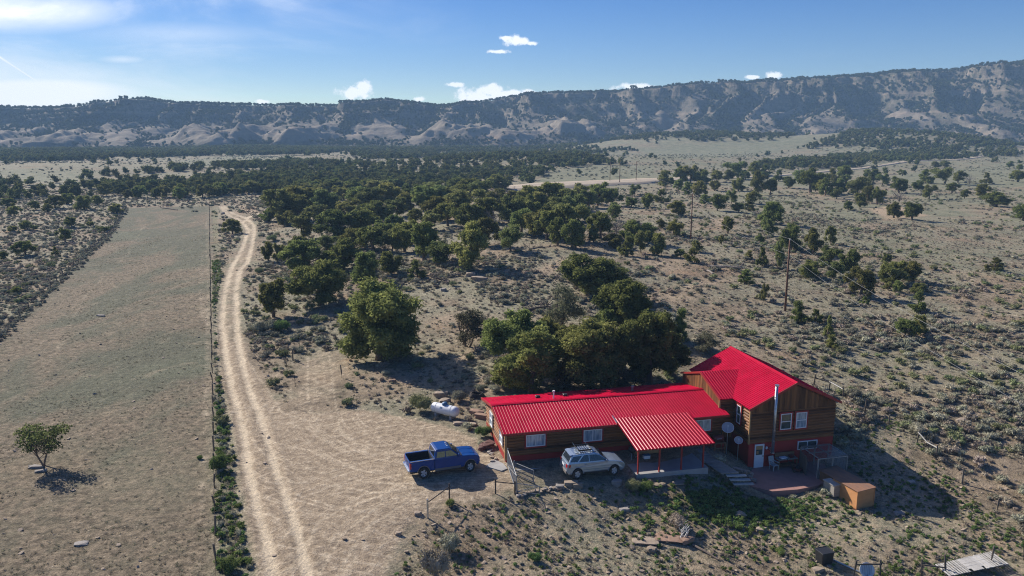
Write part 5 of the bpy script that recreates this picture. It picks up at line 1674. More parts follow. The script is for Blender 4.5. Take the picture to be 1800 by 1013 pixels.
def wheels(parent, xs, track, r, w, spokes=5):
    tyre = MB().lathe([(r * .62, -w / 2), (r * .92, -w / 2), (r, -w * .36), (r, w * .36), (r * .92, w / 2), (r * .62, w / 2), (r * .60, 0), (r * .62, -w / 2)], 26, Matrix.Rotation(math.pi / 2, 4, 'X')).mesh('tyre', MAT['rubber'], smooth=True)
    rim = MB()
    Mr = Matrix.Rotation(math.pi / 2, 4, 'X')
    rim.lathe([(r * .66, w * .40), (r * .60, w * .44), (r * .56, w * .28), (r * .58, -w * .3)], 26, Mr)
    rim.lathe([(r * .01, w * .36), (r * .16, w * .36), (r * .18, w * .26)], 14, Mr)
    for k in range(spokes):
        a = 2 * math.pi * k / spokes
        c, s = math.cos(a), math.sin(a)
        q = []
        for rr, hw in ((r * .12, .075), (r * .60, .060)):
            for y in (w * .24, w * .36):
                for sg in (-1, 1):
                    q.append((c * rr - s * hw * sg, -y, s * rr + c * hw * sg))
        rim.add(q, [(0, 1, 3, 2), (4, 6, 7, 5), (0, 4, 5, 1), (2, 3, 7, 6), (0, 2, 6, 4), (1, 5, 7, 3)])
    rim = rim.mesh('rim', MAT['alloy'])
    back = MB().lathe([(0.01, w * .1), (r * .58, w * .1)], 20, Mr).mesh('brake', MAT['black'])
    for x in xs:
        for s in (-1, 1):
            we = empty('wheel', (x, s * track / 2, r)); we.parent = parent
            we.rotation_euler.z = 0 if s < 0 else math.pi
            for nm, me in (('tyre', tyre), ('rim', rim), ('brake_disc', back)): link_mesh(nm, me, we)


def side_quad(m, pts, y, t=.012):
    """thin pane on the side of a vehicle: pts (x,z,yoff)"""
    s = 1 if y > 0 else -1
    vs_ = [(x, s * (abs(y) - o), z) for x, z, o in pts] + [(x, s * (abs(y) - o + t), z) for x, z, o in pts]
    n = len(pts)
    m.add(vs_, [tuple(range(n)), tuple(range(2 * n - 1, n - 1, -1))] + [(i, (i + 1) % n, n + (i + 1) % n, n + i) for i in range(n)])


def pickup():
    global WHEEL_Z
    WHEEL_Z = .41
    a, b = gz(740, 842, 0), gz(826, 829, 0)
    d = (b - a) / np.linalg.norm(b - a)
    n = np.array([-d[1], d[0]])
    c = (a + b) / 2 + n * .82 + d * .08
    zg = hz(*c) + .01
    t = empty('pickup_truck', (c[0], c[1], zg), math.atan2(d[1], d[0]), 'dusty blue crew cab pickup truck parked on the dirt drive', 'pickup truck')
    t.scale = (.90, .96, 1.07)
    FX, RX = 1.98, -1.94
    lean = lambda z: max(0, (z - .95)) * .16 + max(0, .62 - z) * .12
    body = profile_solid([(-1.02, .50), (RX + 2.9, .50)][:1] + [(1.15, .47)] + arch(FX, .50, .47)[::-1] + [(2.62, .50), (2.76, .62), (2.80, .95), (2.74, 1.10), (2.45, 1.19), (1.95, 1.24), (1.25, 1.27), (-1.02, 1.29)], 1.0, lean)
    bo_ = part('body', body, 'bluepaint', t, bevel=.035, seg=2)
    # load bed with open top
    bed = MB()
    side = [(-3.02, .62), (-2.95, .60)] + arch(RX, .50, .56)[::-1] + [(-1.04, .52), (-1.04, 1.30), (-3.02, 1.30)]
    for s in (-1, 1):
        k = len(side)
        vs_ = [(x, s * (1.0 - lean(z)), z) for x, z in side] + [(x, s * (.86 - lean(z)), z) for x, z in side]
        bed.add(vs_, [tuple(range(k)), tuple(range(2 * k - 1, k - 1, -1))] + [(i, (i + 1) % k, k + (i + 1) % k, k + i) for i in range(k)])
    be = part('bed', bed, 'bluepaint', t, bevel=.02)
    part('bed_liner', MB().span((-2.96, -.84, .74), (-1.06, .84, .80)).span((-1.10, -.83, .80), (-1.055, .83, 1.27)).span((-2.95, -.85, .80), (-1.1, -.80, 1.26)).span((-2.95, .80, .80), (-1.1, .85, 1.26)), 'black', be)
    part('bed_rail', MB().span((-3.0, -.96, 1.300), (-1.06, -.82, 1.325)).span((-3.0, .82, 1.300), (-1.06, .96, 1.325)), 'chrome', be)
    tg = part('tailgate', MB().span((-3.07, -.85, .66), (-2.985, .85, 1.29)), 'bluepaint', t, bevel=.02)
    part('tailgate_handle', MB().span((-3.09, -.12, 1.08), (-3.06, .12, 1.16)), 'black', tg)
    # cab
    ci = lambda z: .045 + max(0, (z - 1.25)) * .24
    cab = profile_solid([(-1.0, 1.22), (1.28, 1.22), (1.18, 1.30), (.42, 1.83), (.20, 1.895), (-.70, 1.90), (-.90, 1.84), (-1.0, 1.40)], 1.0, ci)
    cb_ = part('cab', cab, 'bluepaint', t, bevel=.04, seg=2)
    g = MB()
    for s in (-1, 1):
        for q in ([(-.86, 1.36), (-.14, 1.36), (-.14, 1.74), (-.74, 1.74)], [(-.06, 1.36), (.92, 1.36), (.46, 1.70), (.34, 1.74), (-.06, 1.74)]):
            w = MB(); side_quad(w, [(x, z, ci(z) - .002) for x, z in q], s * 1.0)
            part('side_window', w, 'carglass', cb_)
    part('windshield', MB().hexa([(1.175, -.86, 1.33), (1.175, .86, 1.33), (1.20, -.86, 1.34), (1.20, .86, 1.34), (.47, -.77, 1.82), (.47, .77, 1.82), (.50, -.77, 1.83), (.50, .77, 1.83)]), 'carglass', cb_)
    part('wiper_cowl', MB().hexa([(1.18, -.9, 1.26), (1.18, .9, 1.26), (1.36, -.9, 1.26), (1.36, .9, 1.26), (1.18, -.88, 1.315), (1.18, .88, 1.315), (1.34, -.88, 1.285), (1.34, .88, 1.285)]), 'black', cb_)
    part('rear_window', MB().hexa([(-1.005, -.72, 1.40), (-1.005, .72, 1.40), (-.99, -.72, 1.40), (-.99, .72, 1.40), (-.935, -.66, 1.78), (-.935, .66, 1.78), (-.91, -.66, 1.78), (-.91, .66, 1.78)]), 'carglass', cb_)
    for y in (-.28, 0, .28): part('roof_marker', MB().box((.22, y, 1.905), (.10, .08, .025)), 'clearlens', cb_)
    for y in (-.42, .42): part('hood_ridge', MB().hexa([(1.4, y - .09, 1.24), (1.4, y + .09, 1.24), (2.5, y - .05, 1.17), (2.5, y + .05, 1.17), (1.4, y - .07, 1.285), (1.4, y + .07, 1.285), (2.5, y - .04, 1.205), (2.5, y + .04, 1.205)]), 'bluepaint', bo_, bevel=.01)
    for s in (-1, 1):
        for x0, x1 in ((-.98, -.10), (-.10, 1.12)):
            dm = MB(); side_quad(dm, [(x0 + .02, .62, lean(.62) - .004), (x1 - .02, .62, lean(.62) - .004), (x1 - .02, 1.22, lean(1.22) - .004), (x0 + .02, 1.22, lean(1.22) - .004)], s * 1.0, .006)
            dd = part('door', dm, 'bluepaint', bo_)
            part('door_handle', MB().box((x0 + .16, s * .985, 1.12), (.2, .05, .04)), 'bluepaint', dd)
        rk = MB(); side_quad(rk, [(-1.0, .46, -.004), (1.16, .46, -.004), (1.16, .64, .0), (-1.0, .64, .0)], s * 1.0, .008)
        part('rocker_panel', rk, 'dust', bo_)
        part('mirror', MB().box((.98, s * 1.06, 1.38), (.12, .22, .24)), 'bluepaint', cb_, bevel=.03)
        part('headlight', MB().box((2.70, s * .78, .98), (.16, .34, .17)), 'clearlens', bo_, bevel=.02)
        part('taillight', MB().box((-3.0, s * .91, 1.0), (.14, .15, .42)), 'redlens', be, bevel=.02)
        part('running_board', MB().span((-.95, s * .93 - .08, .40), (1.1, s * .93 + .08, .46)), 'black', bo_)
        for x, cxx in ((FX, 1), (RX, -1)):
            fl = MB()
            pts = arch(x, .50, .50); pts2 = arch(x, .56, .50)
            k = len(pts)
            vs_ = [(p[0], s * 1.012 - s * lean(p[1]) * .6, p[1]) for p in pts] + [(p[0], s * 1.0 - s * lean(p[1]) * .6, p[1]) for p in pts2] + [(p[0], s * .93, p[1]) for p in pts]
            fl.add(vs_, [(i, i + 1, k + i + 1, k + i) for i in range(k - 1)] + [(i + 1, i, 2 * k + i, 2 * k + i + 1) for i in range(k - 1)])
            part('wheel_arch', fl, 'dust', bo_)
    part('grille', MB().box((2.775, 0, .96), (.06, 1.2, .30)), 'black', bo_, bevel=.01)
    part('grille_bar', MB().box((2.81, 0, .96), (.03, 1.22, .06)), 'chrome', bo_)
    part('front_bumper', MB().hexa([(2.62, -.97, .44), (2.62, .97, .44), (2.84, -.88, .46), (2.84, .88, .46), (2.62, -.97, .72), (2.62, .97, .72), (2.88, -.9, .74), (2.88, .9, .74)]), 'chrome', t, bevel=.03)
    part('rear_bumper', MB().span((-3.20, -.97, .50), (-3.02, .97, .70)), 'chrome', t, bevel=.03)
    part('chassis', MB().span((-2.95, -.62, .34), (2.5, .62, .74)), 'black', t)
    wheels(t, (FX, RX), 1.72, .41, .27)


def suv():
    global WHEEL_Z
    WHEEL_Z = .36
    a, b = gz(1014, 843, 0), gz(1079, 836, 0)
    d = (b - a) / np.linalg.norm(b - a)
    n = np.array([-d[1], d[0]])
    c = (a + b) / 2 + n * .76
    t = empty('suv', (c[0], c[1], hz(*c) + .02), math.atan2(d[1], d[0]), 'silver compact SUV with roof rack parked before the porch', 'car')
    t.scale = (.94, .98, 1.10)
    FX, RX = 1.50, -1.50
    lean = lambda z: max(0, z - .82) * .16 + max(0, .55 - z) * .18
    # outline order: along the sill, over the front arch, nose, bonnet, belt, tail, rear arch
    pts = [(-.98, .35), (.98, .34)] + arch(FX, .43, .34)[::-1] + [(2.18, .34), (2.32, .48), (2.36, .72), (2.30, .86), (2.10, .97), (1.60, 1.05), (1.02, 1.10), (-1.95, 1.13), (-2.28, 1.08), (-2.36, .82), (-2.36, .55), (-2.24, .40)] + arch(RX, .43, .36)[::-1]
    body = profile_solid(pts, .92, lean)
    bo_ = part('body', body, 'silverpaint', t, bevel=.045, seg=2)
    ci = lambda z: .04 + max(0, z - 1.08) * .34
    cab = profile_solid([(-2.22, 1.06), (1.12, 1.06), (.98, 1.12), (.30, 1.56), (.05, 1.635), (-.7, 1.68), (-1.7, 1.64), (-1.92, 1.58), (-2.16, 1.22)], .92, ci)
    cb_ = part('cabin', cab, 'silverpaint', t, bevel=.04, seg=2)
    for s in (-1, 1):
        for q in ([(-.52, 1.16), (.86, 1.16), (.30, 1.50), (.05, 1.56), (-.52, 1.58)], [(-1.38, 1.18), (-.58, 1.16), (-.58, 1.58), (-.95, 1.575)], [(-2.06, 1.22), (-1.50, 1.20), (-1.12, 1.555), (-1.72, 1.54), (-1.86, 1.50)]):
            w = MB(); side_quad(w, [(x, z, ci(z) - .003) for x, z in q], s * .92)
            part('side_window', w, 'carglass', cb_)
        part('mirror', MB().box((.80, s * .99, 1.17), (.14, .20, .15)), 'silverpaint', cb_, bevel=.03)
        part('headlight', MB().hexa([(2.06, s * .56, .80), (2.06, s * .88, .78), (2.34, s * .50, .76), (2.24, s * .80, .76), (1.95, s * .56, .96), (1.86, s * .88, .96), (2.26, s * .50, .88), (2.12, s * .82, .90)]), 'clearlens', bo_)
        part('taillight', MB().hexa([(-2.375, s * .60, .84), (-2.375, s * .60, 1.04), (-2.10, s * .925, .84), (-2.05, s * .90, 1.06), (-2.36, s * .86, .84), (-2.33, s * .84, 1.05), (-2.12, s * .93, .86), (-2.1, s * .91, 1.05)]), 'redlens', bo_)
        rk = MB(); side_quad(rk, [(-.96, .35, .0), (.96, .34, .0), (.96, .46, -.006), (-.96, .46, -.006)], s * .915, .01)
        part('sill_trim', rk, 'black', bo_)
        for x0, x1 in ((-.98, -.05), (-.05, .95)):
            dm = MB(); side_quad(dm, [(x0 + .02, .52, -.002), (x1 - .02, .52, -.002), (x1 - .02, 1.06, lean(1.06) - .004), (x0 + .02, 1.06, lean(1.06) - .004)], s * .92, .004)
            dd = part('door', dm, 'silverpaint', bo_)
            part('door_handle', MB().box((x0 + .16, s * .905, .98), (.18, .04, .03)), 'silverpaint', dd)
    part('windshield', MB().hexa([(.95, -.78, 1.14), (.95, .78, 1.14), (.985, -.78, 1.15), (.985, .78, 1.15), (.32, -.66, 1.56), (.32, .66, 1.56), (.345, -.66, 1.575), (.345, .66, 1.575)]), 'carglass', cb_)
    part('rear_window', MB().hexa([(-2.185, -.70, 1.20), (-2.185, .70, 1.20), (-2.15, -.70, 1.20), (-2.15, .70, 1.20), (-1.965, -.60, 1.55), (-1.965, .60, 1.55), (-1.93, -.60, 1.55), (-1.93, .60, 1.55)]), 'carglass', cb_)
    part('spoiler', MB().hexa([(-2.04, -.66, 1.57), (-2.04, .66, 1.57), (-1.8, -.66, 1.62), (-1.8, .66, 1.62), (-2.06, -.64, 1.61), (-2.06, .64, 1.61), (-1.8, -.64, 1.66), (-1.8, .64, 1.66)]), 'silverpaint', cb_)
    part('grille', MB().box((2.33, 0, .68), (.06, .95, .22)), 'black', bo_, bevel=.02)
    part('rear_bumper', MB().span((-2.42, -.80, .40), (-2.30, .80, .62)), 'dust', bo_, bevel=.03)
    part('licence_plate', MB().span((-2.385, -.26, .78), (-2.365, .26, .92)), 'white', bo_)
    part('underbody', MB().span((-2.15, -.60, .22), (2.1, .60, .55)), 'black', t)
    rk = part('roof_rack', MB().tube([(.05, -.60, 1.70), (-.6, -.60, 1.745), (-1.6, -.60, 1.71)], .022, 6).tube([(.05, .60, 1.70), (-.6, .60, 1.745), (-1.6, .60, 1.71)], .022, 6), 'black', t)
    for x in (-.25, -1.25): part('crossbar', MB().span((x - .04, -.68, 1.76), (x + .04, .68, 1.80)), 'steel', rk)
    bk = part('basket', MB().span((-1.35, -.55, 1.80), (-.25, -.51, 1.90)).span((-1.35, .51, 1.80), (-.25, .55, 1.90)).span((-1.35, -.55, 1.80), (-1.31, .55, 1.90)).span((-.29, -.55, 1.80), (-.25, .55, 1.90)), 'black', rk)
    for k in range(6): part('slat', MB().span((-1.3 + k * .18, -.5, 1.805), (-1.24 + k * .18, .5, 1.825)), 'steel', rk)
    for x in (-.3, -1.3): part('upright', MB().tube([(x, .50, 1.80), (x - .15, .58, 2.04)], .016, 6), 'steel', rk)
    wheels(t, (FX, RX), 1.58, .36, .23)


pickup()
suv()

# ------------------------------------------------------------------ propane tank
pa, pb = on_ground(765, 729), on_ground(800, 737)
tk = empty('propane_tank', ((pa[0] + pb[0]) / 2, (pa[1] + pb[1]) / 2, (pa[2] + pb[2]) / 2), math.atan2(pb[1] - pa[1], pb[0] - pa[0]), 'white horizontal propane tank on the slope behind the drive', 'propane tank')
prof = [(0.01, -1.45), (.22, -1.42), (.36, -1.32), (.44, -1.17), (.455, -1.05), (.455, 1.05), (.44, 1.17), (.36, 1.32), (.22, 1.42), (.01, 1.45)]
part('tank_shell', MB().lathe(prof, 24, Matrix.Translation((0, 0, .68)) @ Matrix.Rotation(math.pi / 2, 4, 'Y')), 'tank', tk, smooth=True)
part('valve_dome', MB().lathe([(.24, 1.08), (.25, 1.22), (.20, 1.32), (.02, 1.35)], 16), 'tankblue', tk, smooth=True)
part('label_plate', MB().box((-.15, -.40, .93), (.22, .02, .16), M=Matrix.Rotation(R(-38), 3, 'X')), 'tankblue', tk)
for x in (-.8, .8):
    part('saddle', MB().span((x - .10, -.34, -.25), (x + .10, .34, .30)), 'concrete', tk)
    part('strap', MB().tube([(x, .46 * math.cos(a * math.pi / 12), .68 + .46 * math.sin(a * math.pi / 12)) for a in range(25)], .012, 4), 'steel', tk)


# ------------------------------------------------------------------ fences
def post_mesh(r=.06, h=1.25, seed=0, mat='postwood'):
    rnd = random.Random(seed)
    m = MB()
    m.tube([(0, 0, -.3), (rnd.uniform(-.02, .02), rnd.uniform(-.02, .02), h * .5), (rnd.uniform(-.05, .05), rnd.uniform(-.05, .05), h)], r, 6, r2=r * .85)
    return m.mesh('post', MAT[mat])


POSTS = [post_mesh(.072, 1.25, i) for i in range(4)]
TPOST = MB().span((-.02, -.02, -.3), (.02, .02, 1.2)).mesh('steel_post', MAT['darksteel'])


def wire_fence(name, pts, label, heights=(.35, .7, 1.05), metal=0, lean=.06, wr=.006):
    p0 = pts[0]
    f = empty(name, (p0[0], p0[1], p0[2]), 0, label, 'fence')
    rnd = random.Random(name + label)
    for i, p in enumerate(pts):
        steel = metal and i % metal != 0
        o = link_mesh('steel_post' if steel else 'post', TPOST if steel else POSTS[i % 4], f)
        o.location = (p[0] - p0[0], p[1] - p0[1], p[2] - p0[2])
        o.rotation_euler = (rnd.uniform(-lean, lean), rnd.uniform(-lean, lean), rnd.uniform(0, 6))
        o.scale = (1, 1, rnd.uniform(.85, 1.12))
    m = MB()
    for h in heights:
        for a, b in zip(pts[:-1], pts[1:]):
            m.tube([(a[0] - p0[0], a[1] - p0[1], a[2] - p0[2] + h), ((a[0] + b[0]) / 2 - p0[0], (a[1] + b[1]) / 2 - p0[1], (a[2] + b[2]) / 2 - p0[2] + h - .03), (b[0] - p0[0], b[1] - p0[1], b[2] - p0[2] + h)], wr, 3, cap=False)
    part('fence_wire', m, 'fencewire', f)
    return f


def along(a, b, step):
    a, b = np.array(a[:2]), np.array(b[:2])
    n = max(1, int(np.linalg.norm(b - a) / step))
    return [(*(a + (b - a) * i / n), hz(*(a + (b - a) * i / n))) for i in range(n + 1)]


wire_fence('wire_fence', along(FENCE_B, FENCE_A + _df * 6, 3.6), 'long straight wire fence with wooden posts between the pasture and the two-track road')
lf = []
for a, b in zip(FIELD_L[:-1], FIELD_L[1:]): lf += along(a, b, 5.0)[:-1]
lf += along(FIELD_L[2], FIELD_L[2] + _dl * .15, 5.0)
wire_fence('wire_fence', lf, 'far left wire fence between the sagebrush and the pasture', wr=.006)
wire_fence('wire_fence', along(gz(372, 361.5), gz(462, 360.5), 4.0), 'short wire fence closing the far end of the two-track road', wr=.006)
# light wire fence by the spur
wire_fence('wire_fence', [on_ground(*p) for p in ((649, 683 - 0), (601, 665), (519, 680), (505, 658), (515, 634), (526, 612), (560, 598), (590, 602))][1:], 'light steel post fence beside the big juniper', metal=3, wr=.005)

# yard fence at the right of the house
yp = [on_ground(*p) for p in ((1431, 683), (1457, 690), (1481, 703), (1520, 724), (1562, 751), (1612, 781), (1645, 808), (1691, 851), (1752, 901), (1815, 945))]
yf = wire_fence('yard_fence', yp, 'sagging yard fence climbing the slope right of the house', heights=(.5, .95))
p0 = yp[0]


def rel(p, h): return (p[0] - p0[0], p[1] - p0[1], p[2] - p0[2] + h)


for i, j, sag, mt in ((0, 1, 0, 'postwood'), (1, 2, 0, 'palewood'), (5, 6, .22, 'palewood')):
    a, b = Vector(rel(yp[i], 1.05)), Vector(rel(yp[j], 1.0))
    part('rail', MB().tube([a, (a + b) / 2 - Vector((0, 0, sag)), b], .05, 6), mt, yf)
bp_ = [on_ground(*p) for p in ((1501, 1012), (1548, 1014), (1621, 1014), (1662, 1010), (1741, 993), (1800, 985))]
bf = wire_fence('yard_fence', bp_, 'old post fence at the bottom edge of the yard by the slatted platform', heights=(.5, .9), lean=.12)
a, b = bp_[0], bp_[1]
part('rail', MB().tube([(0, 0, .75), (b[0] - a[0], b[1] - a[1], b[2] - a[2] + .85)], .045, 6), 'postwood', bf)
a0 = bp_[0]
part('rail', MB().tube([(bp_[2][0] - a0[0], bp_[2][1] - a0[1], bp_[2][2] - a0[2] + .8), (bp_[3][0] - a0[0], bp_[3][1] - a0[1], bp_[3][2] - a0[2] + .45)], .045, 6), 'postwood', bf)


# pipe rail sections at the drive
def pipe_rail(label, a, b, h, mats):
    r = empty('pipe_rail', tuple(a), 0, label, 'fence')
    d = np.array(b) - np.array(a)
    part('post', MB().tube([(0, 0, -.3), (0, 0, h)], .065 if mats[0] == 'steel' else .05, 8), mats[0], r)
    part('post', MB().tube([(d[0], d[1], d[2] - .3), (d[0], d[1], d[2] + h * .9)], .05, 8), mats[1], r)
    part('rail', MB().tube([(0, 0, h * .82), (d[0], d[1], d[2] + h * .72)], .035, 8), mats[1], r)
    return r


pipe_rail('pipe rail with a galvanised end post at the lower corner of the drive', on_ground(752, 911), on_ground(790, 879), 1.35, ('steel', 'darksteel'))
pipe_rail('black pipe rail beside the chain-link gate', on_ground(871, 868), on_ground(905, 869), 1.1, ('darksteel', 'darksteel'))


def tube_gate(name, label, a, b, h, brace=True, mesh=True):
    a, b = np.array(a), np.array(b)
    r = empty(name, tuple(a), math.atan2(b[1] - a[1], b[0] - a[0]), label, 'gate')
    L_ = float(np.linalg.norm(b[:2] - a[:2])); dz = b[2] - a[2]
    fr = MB()
    c = [(0, 0, .1), (L_, 0, .1 + dz), (L_, 0, h + dz), (0, 0, h)]
    for i in range(4): fr.tube([c[i], c[(i + 1) % 4]], .03, 7)
    if brace: fr.tube([c[0], c[2]], .02, 6)
    part('frame', fr, 'gatesteel', r)
    part('hinge_post', MB().tube([(-.08, 0, -.3), (-.08, 0, h + .15)], .045, 8), 'gatesteel', r)
    if mesh:
        m = MB(); n = int(L_ / .1)
        for k in range(-int(h / .1), n):
            for s in (1, -1):
                x0, z0 = k * .1, .1
                x1, z1 = x0 + h - .1, h
                if s < 0: z0, z1 = z1, z0
                t0, t1 = max(0, (0 - x0) / (x1 - x0)), min(1, (L_ - x0) / (x1 - x0))
                if t1 <= t0: continue
                P_ = lambda t: (x0 + (x1 - x0) * t, 0.0, z0 + (z1 - z0) * t + dz * (x0 + (x1 - x0) * t) / L_)
                m.tube([P_(t0), P_(t1)], .004, 3, cap=False)
        part('chain_link', m, 'gatesteel', r)['kind'] = 'stuff'
    return r


tube_gate('chain_link_gate', 'tall chain-link gate standing open at the corner of the wing', on_ground(893, 822), on_ground(908, 868), 1.35)
tube_gate('chain_link_gate', 'chain-link gate swung towards the walkway behind the SUV', on_ground(905, 836), on_ground(938, 850), 1.0)
tube_gate('tube_gate', 'low galvanised tube gate leaning over the stony edge', on_ground(909, 866), on_ground(948, 872), .7, mesh=False)

# ------------------------------------------------------------------ power line
def pole(name, px, py, h, label, r=.15, arm=True):
    p = on_ground(px, py)
    o = empty(name, tuple(p), 0, label, 'utility pole')
    part('pole', MB().tube([(0, 0, -.5), (0, 0, h)], r, 10, r2=r * .68), 'polewood', o, smooth=True)
    part('insulator', MB().lathe([(.03, h), (.055, h + .06), (.03, h + .12), (.05, h + .18), (.01, h + .24)], 10), 'white', o)
    part('ground_bracket', MB().span((.08, -.05, h - 2.1), (.22, .05, h - 1.95)), 'steel', o)
    return p, h


P1 = pole('utility_pole', 1380, 547, 9.3, 'tall brown utility pole on the slope behind the house')
P2 = pole('utility_pole', 1214, 421, 9.2, 'brown utility pole standing in the sagebrush left of the nearer pole', .14)
FARP = [(1072, 322.5, 9.6, 'leftmost thin utility pole beside the gravel road'), (1089, 324, 11.5, 'middle and tallest utility pole beside the gravel road'), (1118, 321, 9.8, 'right thin utility pole beside the gravel road')]
PF = [pole('utility_pole', x, y, h, lb, .16) for x, y, h, lb in FARP]


def wire(label, pts_, sag, r):
    m = MB()
    a0 = pts_[0]
    for a, b in zip(pts_[:-1], pts_[1:]):
        a, b = Vector(a) - Vector(a0), Vector(b) - Vector(a0)
        m.tube([a.lerp(b, k / 14) - Vector((0, 0, sag * 4 * (k / 14) * (1 - k / 14))) for k in range(15)], r, 5, cap=False)
    o = m.build('power_line', MAT['wire'])
    o.location = a0
    tag(o, label, 'power line')


def tip(P_, dz, dx=0.0): return (P_[0][0] + dx, P_[0][1], P_[0][2] + P_[1] + dz)


nx_ = gz(1800, 655, 8.2); nx2 = gz(1800, 732, 6.2)
e1 = np.array(tip(P1, .2)[:2]); q1 = e1 + (nx_ - e1) * 1.25
e2 = np.array(tip(P1, -1.95)[:2]); q2 = e2 + (nx2 - e2) * 1.25
wire('upper power line strung from pole to pole down the slope', [tip(PF[1], .2), tip(P2, .2), tip(P1, .2), (q1[0], q1[1], 8.0)], .9, .009)
wire('lower power line hung below the upper one on the near poles', [tip(P2, -1.95, .15), tip(P1, -1.95, .15), (q1[0] + .15, q1[1], 5.85)], .9, .008)

g_ = hz(q1[0], q1[1])
o = empty('utility_pole', (q1[0], q1[1], g_), 0, 'utility pole beyond the right picture edge carrying the power lines', 'utility pole')
part('pole', MB().tube([(0, 0, -.5), (0, 0, 7.8 - g_)], .15, 10, r2=.10), 'polewood', o, smooth=True)
part('insulator', MB().lathe([(.03, 7.8 - g_), (.055, 7.86 - g_), (.03, 7.92 - g_), (.05, 7.98 - g_), (.01, 8.04 - g_)], 10), 'white', o)

# ------------------------------------------------------------------ rocks and yard things
def thing_rock(px, py, w, d, h, mat, label, seed, rz=0.0, name='rock', sub=2):
    p = on_ground(px, py)
    o = MB().rock((0, 0, 0), (w / 1.5, d / 1.5, h / 1.3), seed, rz, sub, .30).build(name, MAT[mat])
    o.location = (p[0], p[1], p[2] + h * .25)
    tag(o, label, 'rock')
    return o


RK = [(843, 493, 2.6, 1.1, .8, 'rock', 'long tilted sandstone slab beside the fallen dead tree'), (828, 485, 1.5, 1.0, .7, 'rock', 'blocky boulder above the long tilted slab'),
      (780, 512, .9, .7, .6, 'greyrock', 'square grey boulder below the fallen dead tree'), (178, 556, 1.2, .5, .25, 'greyrock', 'flat pale rock lying in the middle of the pasture'),
      (143, 957, .8, .5, .16, 'greyrock', 'pale flat rock in the near pasture'), (63, 822, 1.1, .45, .25, 'greyrock', 'thin stone slab at the foot of the lone pasture tree'), (72, 829, .8, .4, .2, 'greyrock', 'smaller stone slab right of the one by the lone tree'),
      (810, 746, 1.3, .5, .3, 'rock', 'low sandstone ledge stone just below the propane tank'), (828, 748, 1.0, .5, .3, 'rock', 'sandstone stone at the right end of the ledge'), (782, 709, 1.1, .8, .6, 'rock', 'sandstone boulder right behind the propane tank'),
      (775, 697, 1.3, .8, .6, 'rock', 'upper sandstone boulder behind the propane tank'), (850, 735, 1.6, .6, .5, 'redrock', 'reddish rock ledge at the back corner of the wing'), (838, 728, 1.4, .6, .5, 'redrock', 'reddish ledge stone left of the corner ledge'),
      (1004, 853, 1.0, .5, .42, 'rock', 'rounded tan boulder behind the SUV rear wheel'), (1016, 856, .7, .5, .4, 'rock', 'smaller tan stone right of the rounded boulder'), (984, 858, .6, .45, .35, 'greyrock', 'pale edging stone left of the rounded boulder'),
      (1084, 852, .75, .6, .5, 'greyrock', 'grey stone in the weeds before the SUV'), (1175, 945, 1.8, 1.3, .14, 'redrock', 'rust red flat slab in the middle of the yard'), (1135, 950, 1.7, 1.1, .10, 'rock', 'pale flat slab left of the rust red one'),
      (1098, 897, .7, .4, .2, 'greyrock', 'small white stone in the yard grass'), (1145, 969, .6, .5, .35, 'rock', 'round tan stone below the flat slabs'), (1283, 889, .5, .4, .3, 'greyrock', 'whitish stone among the green weeds'),
      (1300, 907, .9, .6, .4, 'rock', 'knobbly pale stone right of the weeds'), (1338, 934, .7, .5, .35, 'rock', 'small stone by a green weed in the right yard'), (1438, 1004, .7, .5, .3, 'rock', 'tan stone left of the black tub'),
      (1580, 905, .7, .5, .3, 'greyrock', 'stone in the shade edge right of the coop'), (1602, 850, .6, .5, .3, 'greyrock', 'pale stone inside the house shadow'), (700, 940, .4, .3, .25, 'rock', 'small stone on the bank below the drive'),
      (392, 376, 1.0, .8, .7, 'greyrock', 'white boulder beside the far bend of the road'), (1530, 775 - 40, .8, .5, .4, 'rock', 'stone near the yard fence foot'), (1690, 742, 1.1, .6, .4, 'rock', 'tan stone on the far slope right of the fence'),
      (735, 905, .5, .4, .3, 'rock', 'little stone near the galvanised post'), (690, 672, .7, .5, .4, 'redrock', 'dark red stone at the edge of the juniper shade'), (905, 655, .9, .6, .5, 'rock', 'pale rock under the grove behind the wing')]
for i, (px, py, w, d, h, mt, lb) in enumerate(RK): thing_rock(px, py, w, d, h, mt, lb, 1300 + i, random.uniform(-.4, .4))
# porch front slabs
for i, (u_, v_, w_, d_, lb) in enumerate([(10.3, -4.55, 1.7, .55, 'long flagstone before the left porch posts'), (12.2, -4.6, 1.0, .6, 'short flagstone before the porch')]):
    o = MB().rock((0, 0, 0), (w_ / 1.5, d_ / 1.5, .10), 1400 + i, 0, 2, .12).build('flagstone', MAT['rock'])
    q = huv(u_, v_); o.location = (q[0], q[1], hz(*q) + .05); o.rotation_euler.z = TH
    tag(o, lb, 'rock')
ORD = 'first second third fourth fifth sixth seventh eighth ninth tenth eleventh twelfth thirteenth fourteenth fifteenth sixteenth'.split()
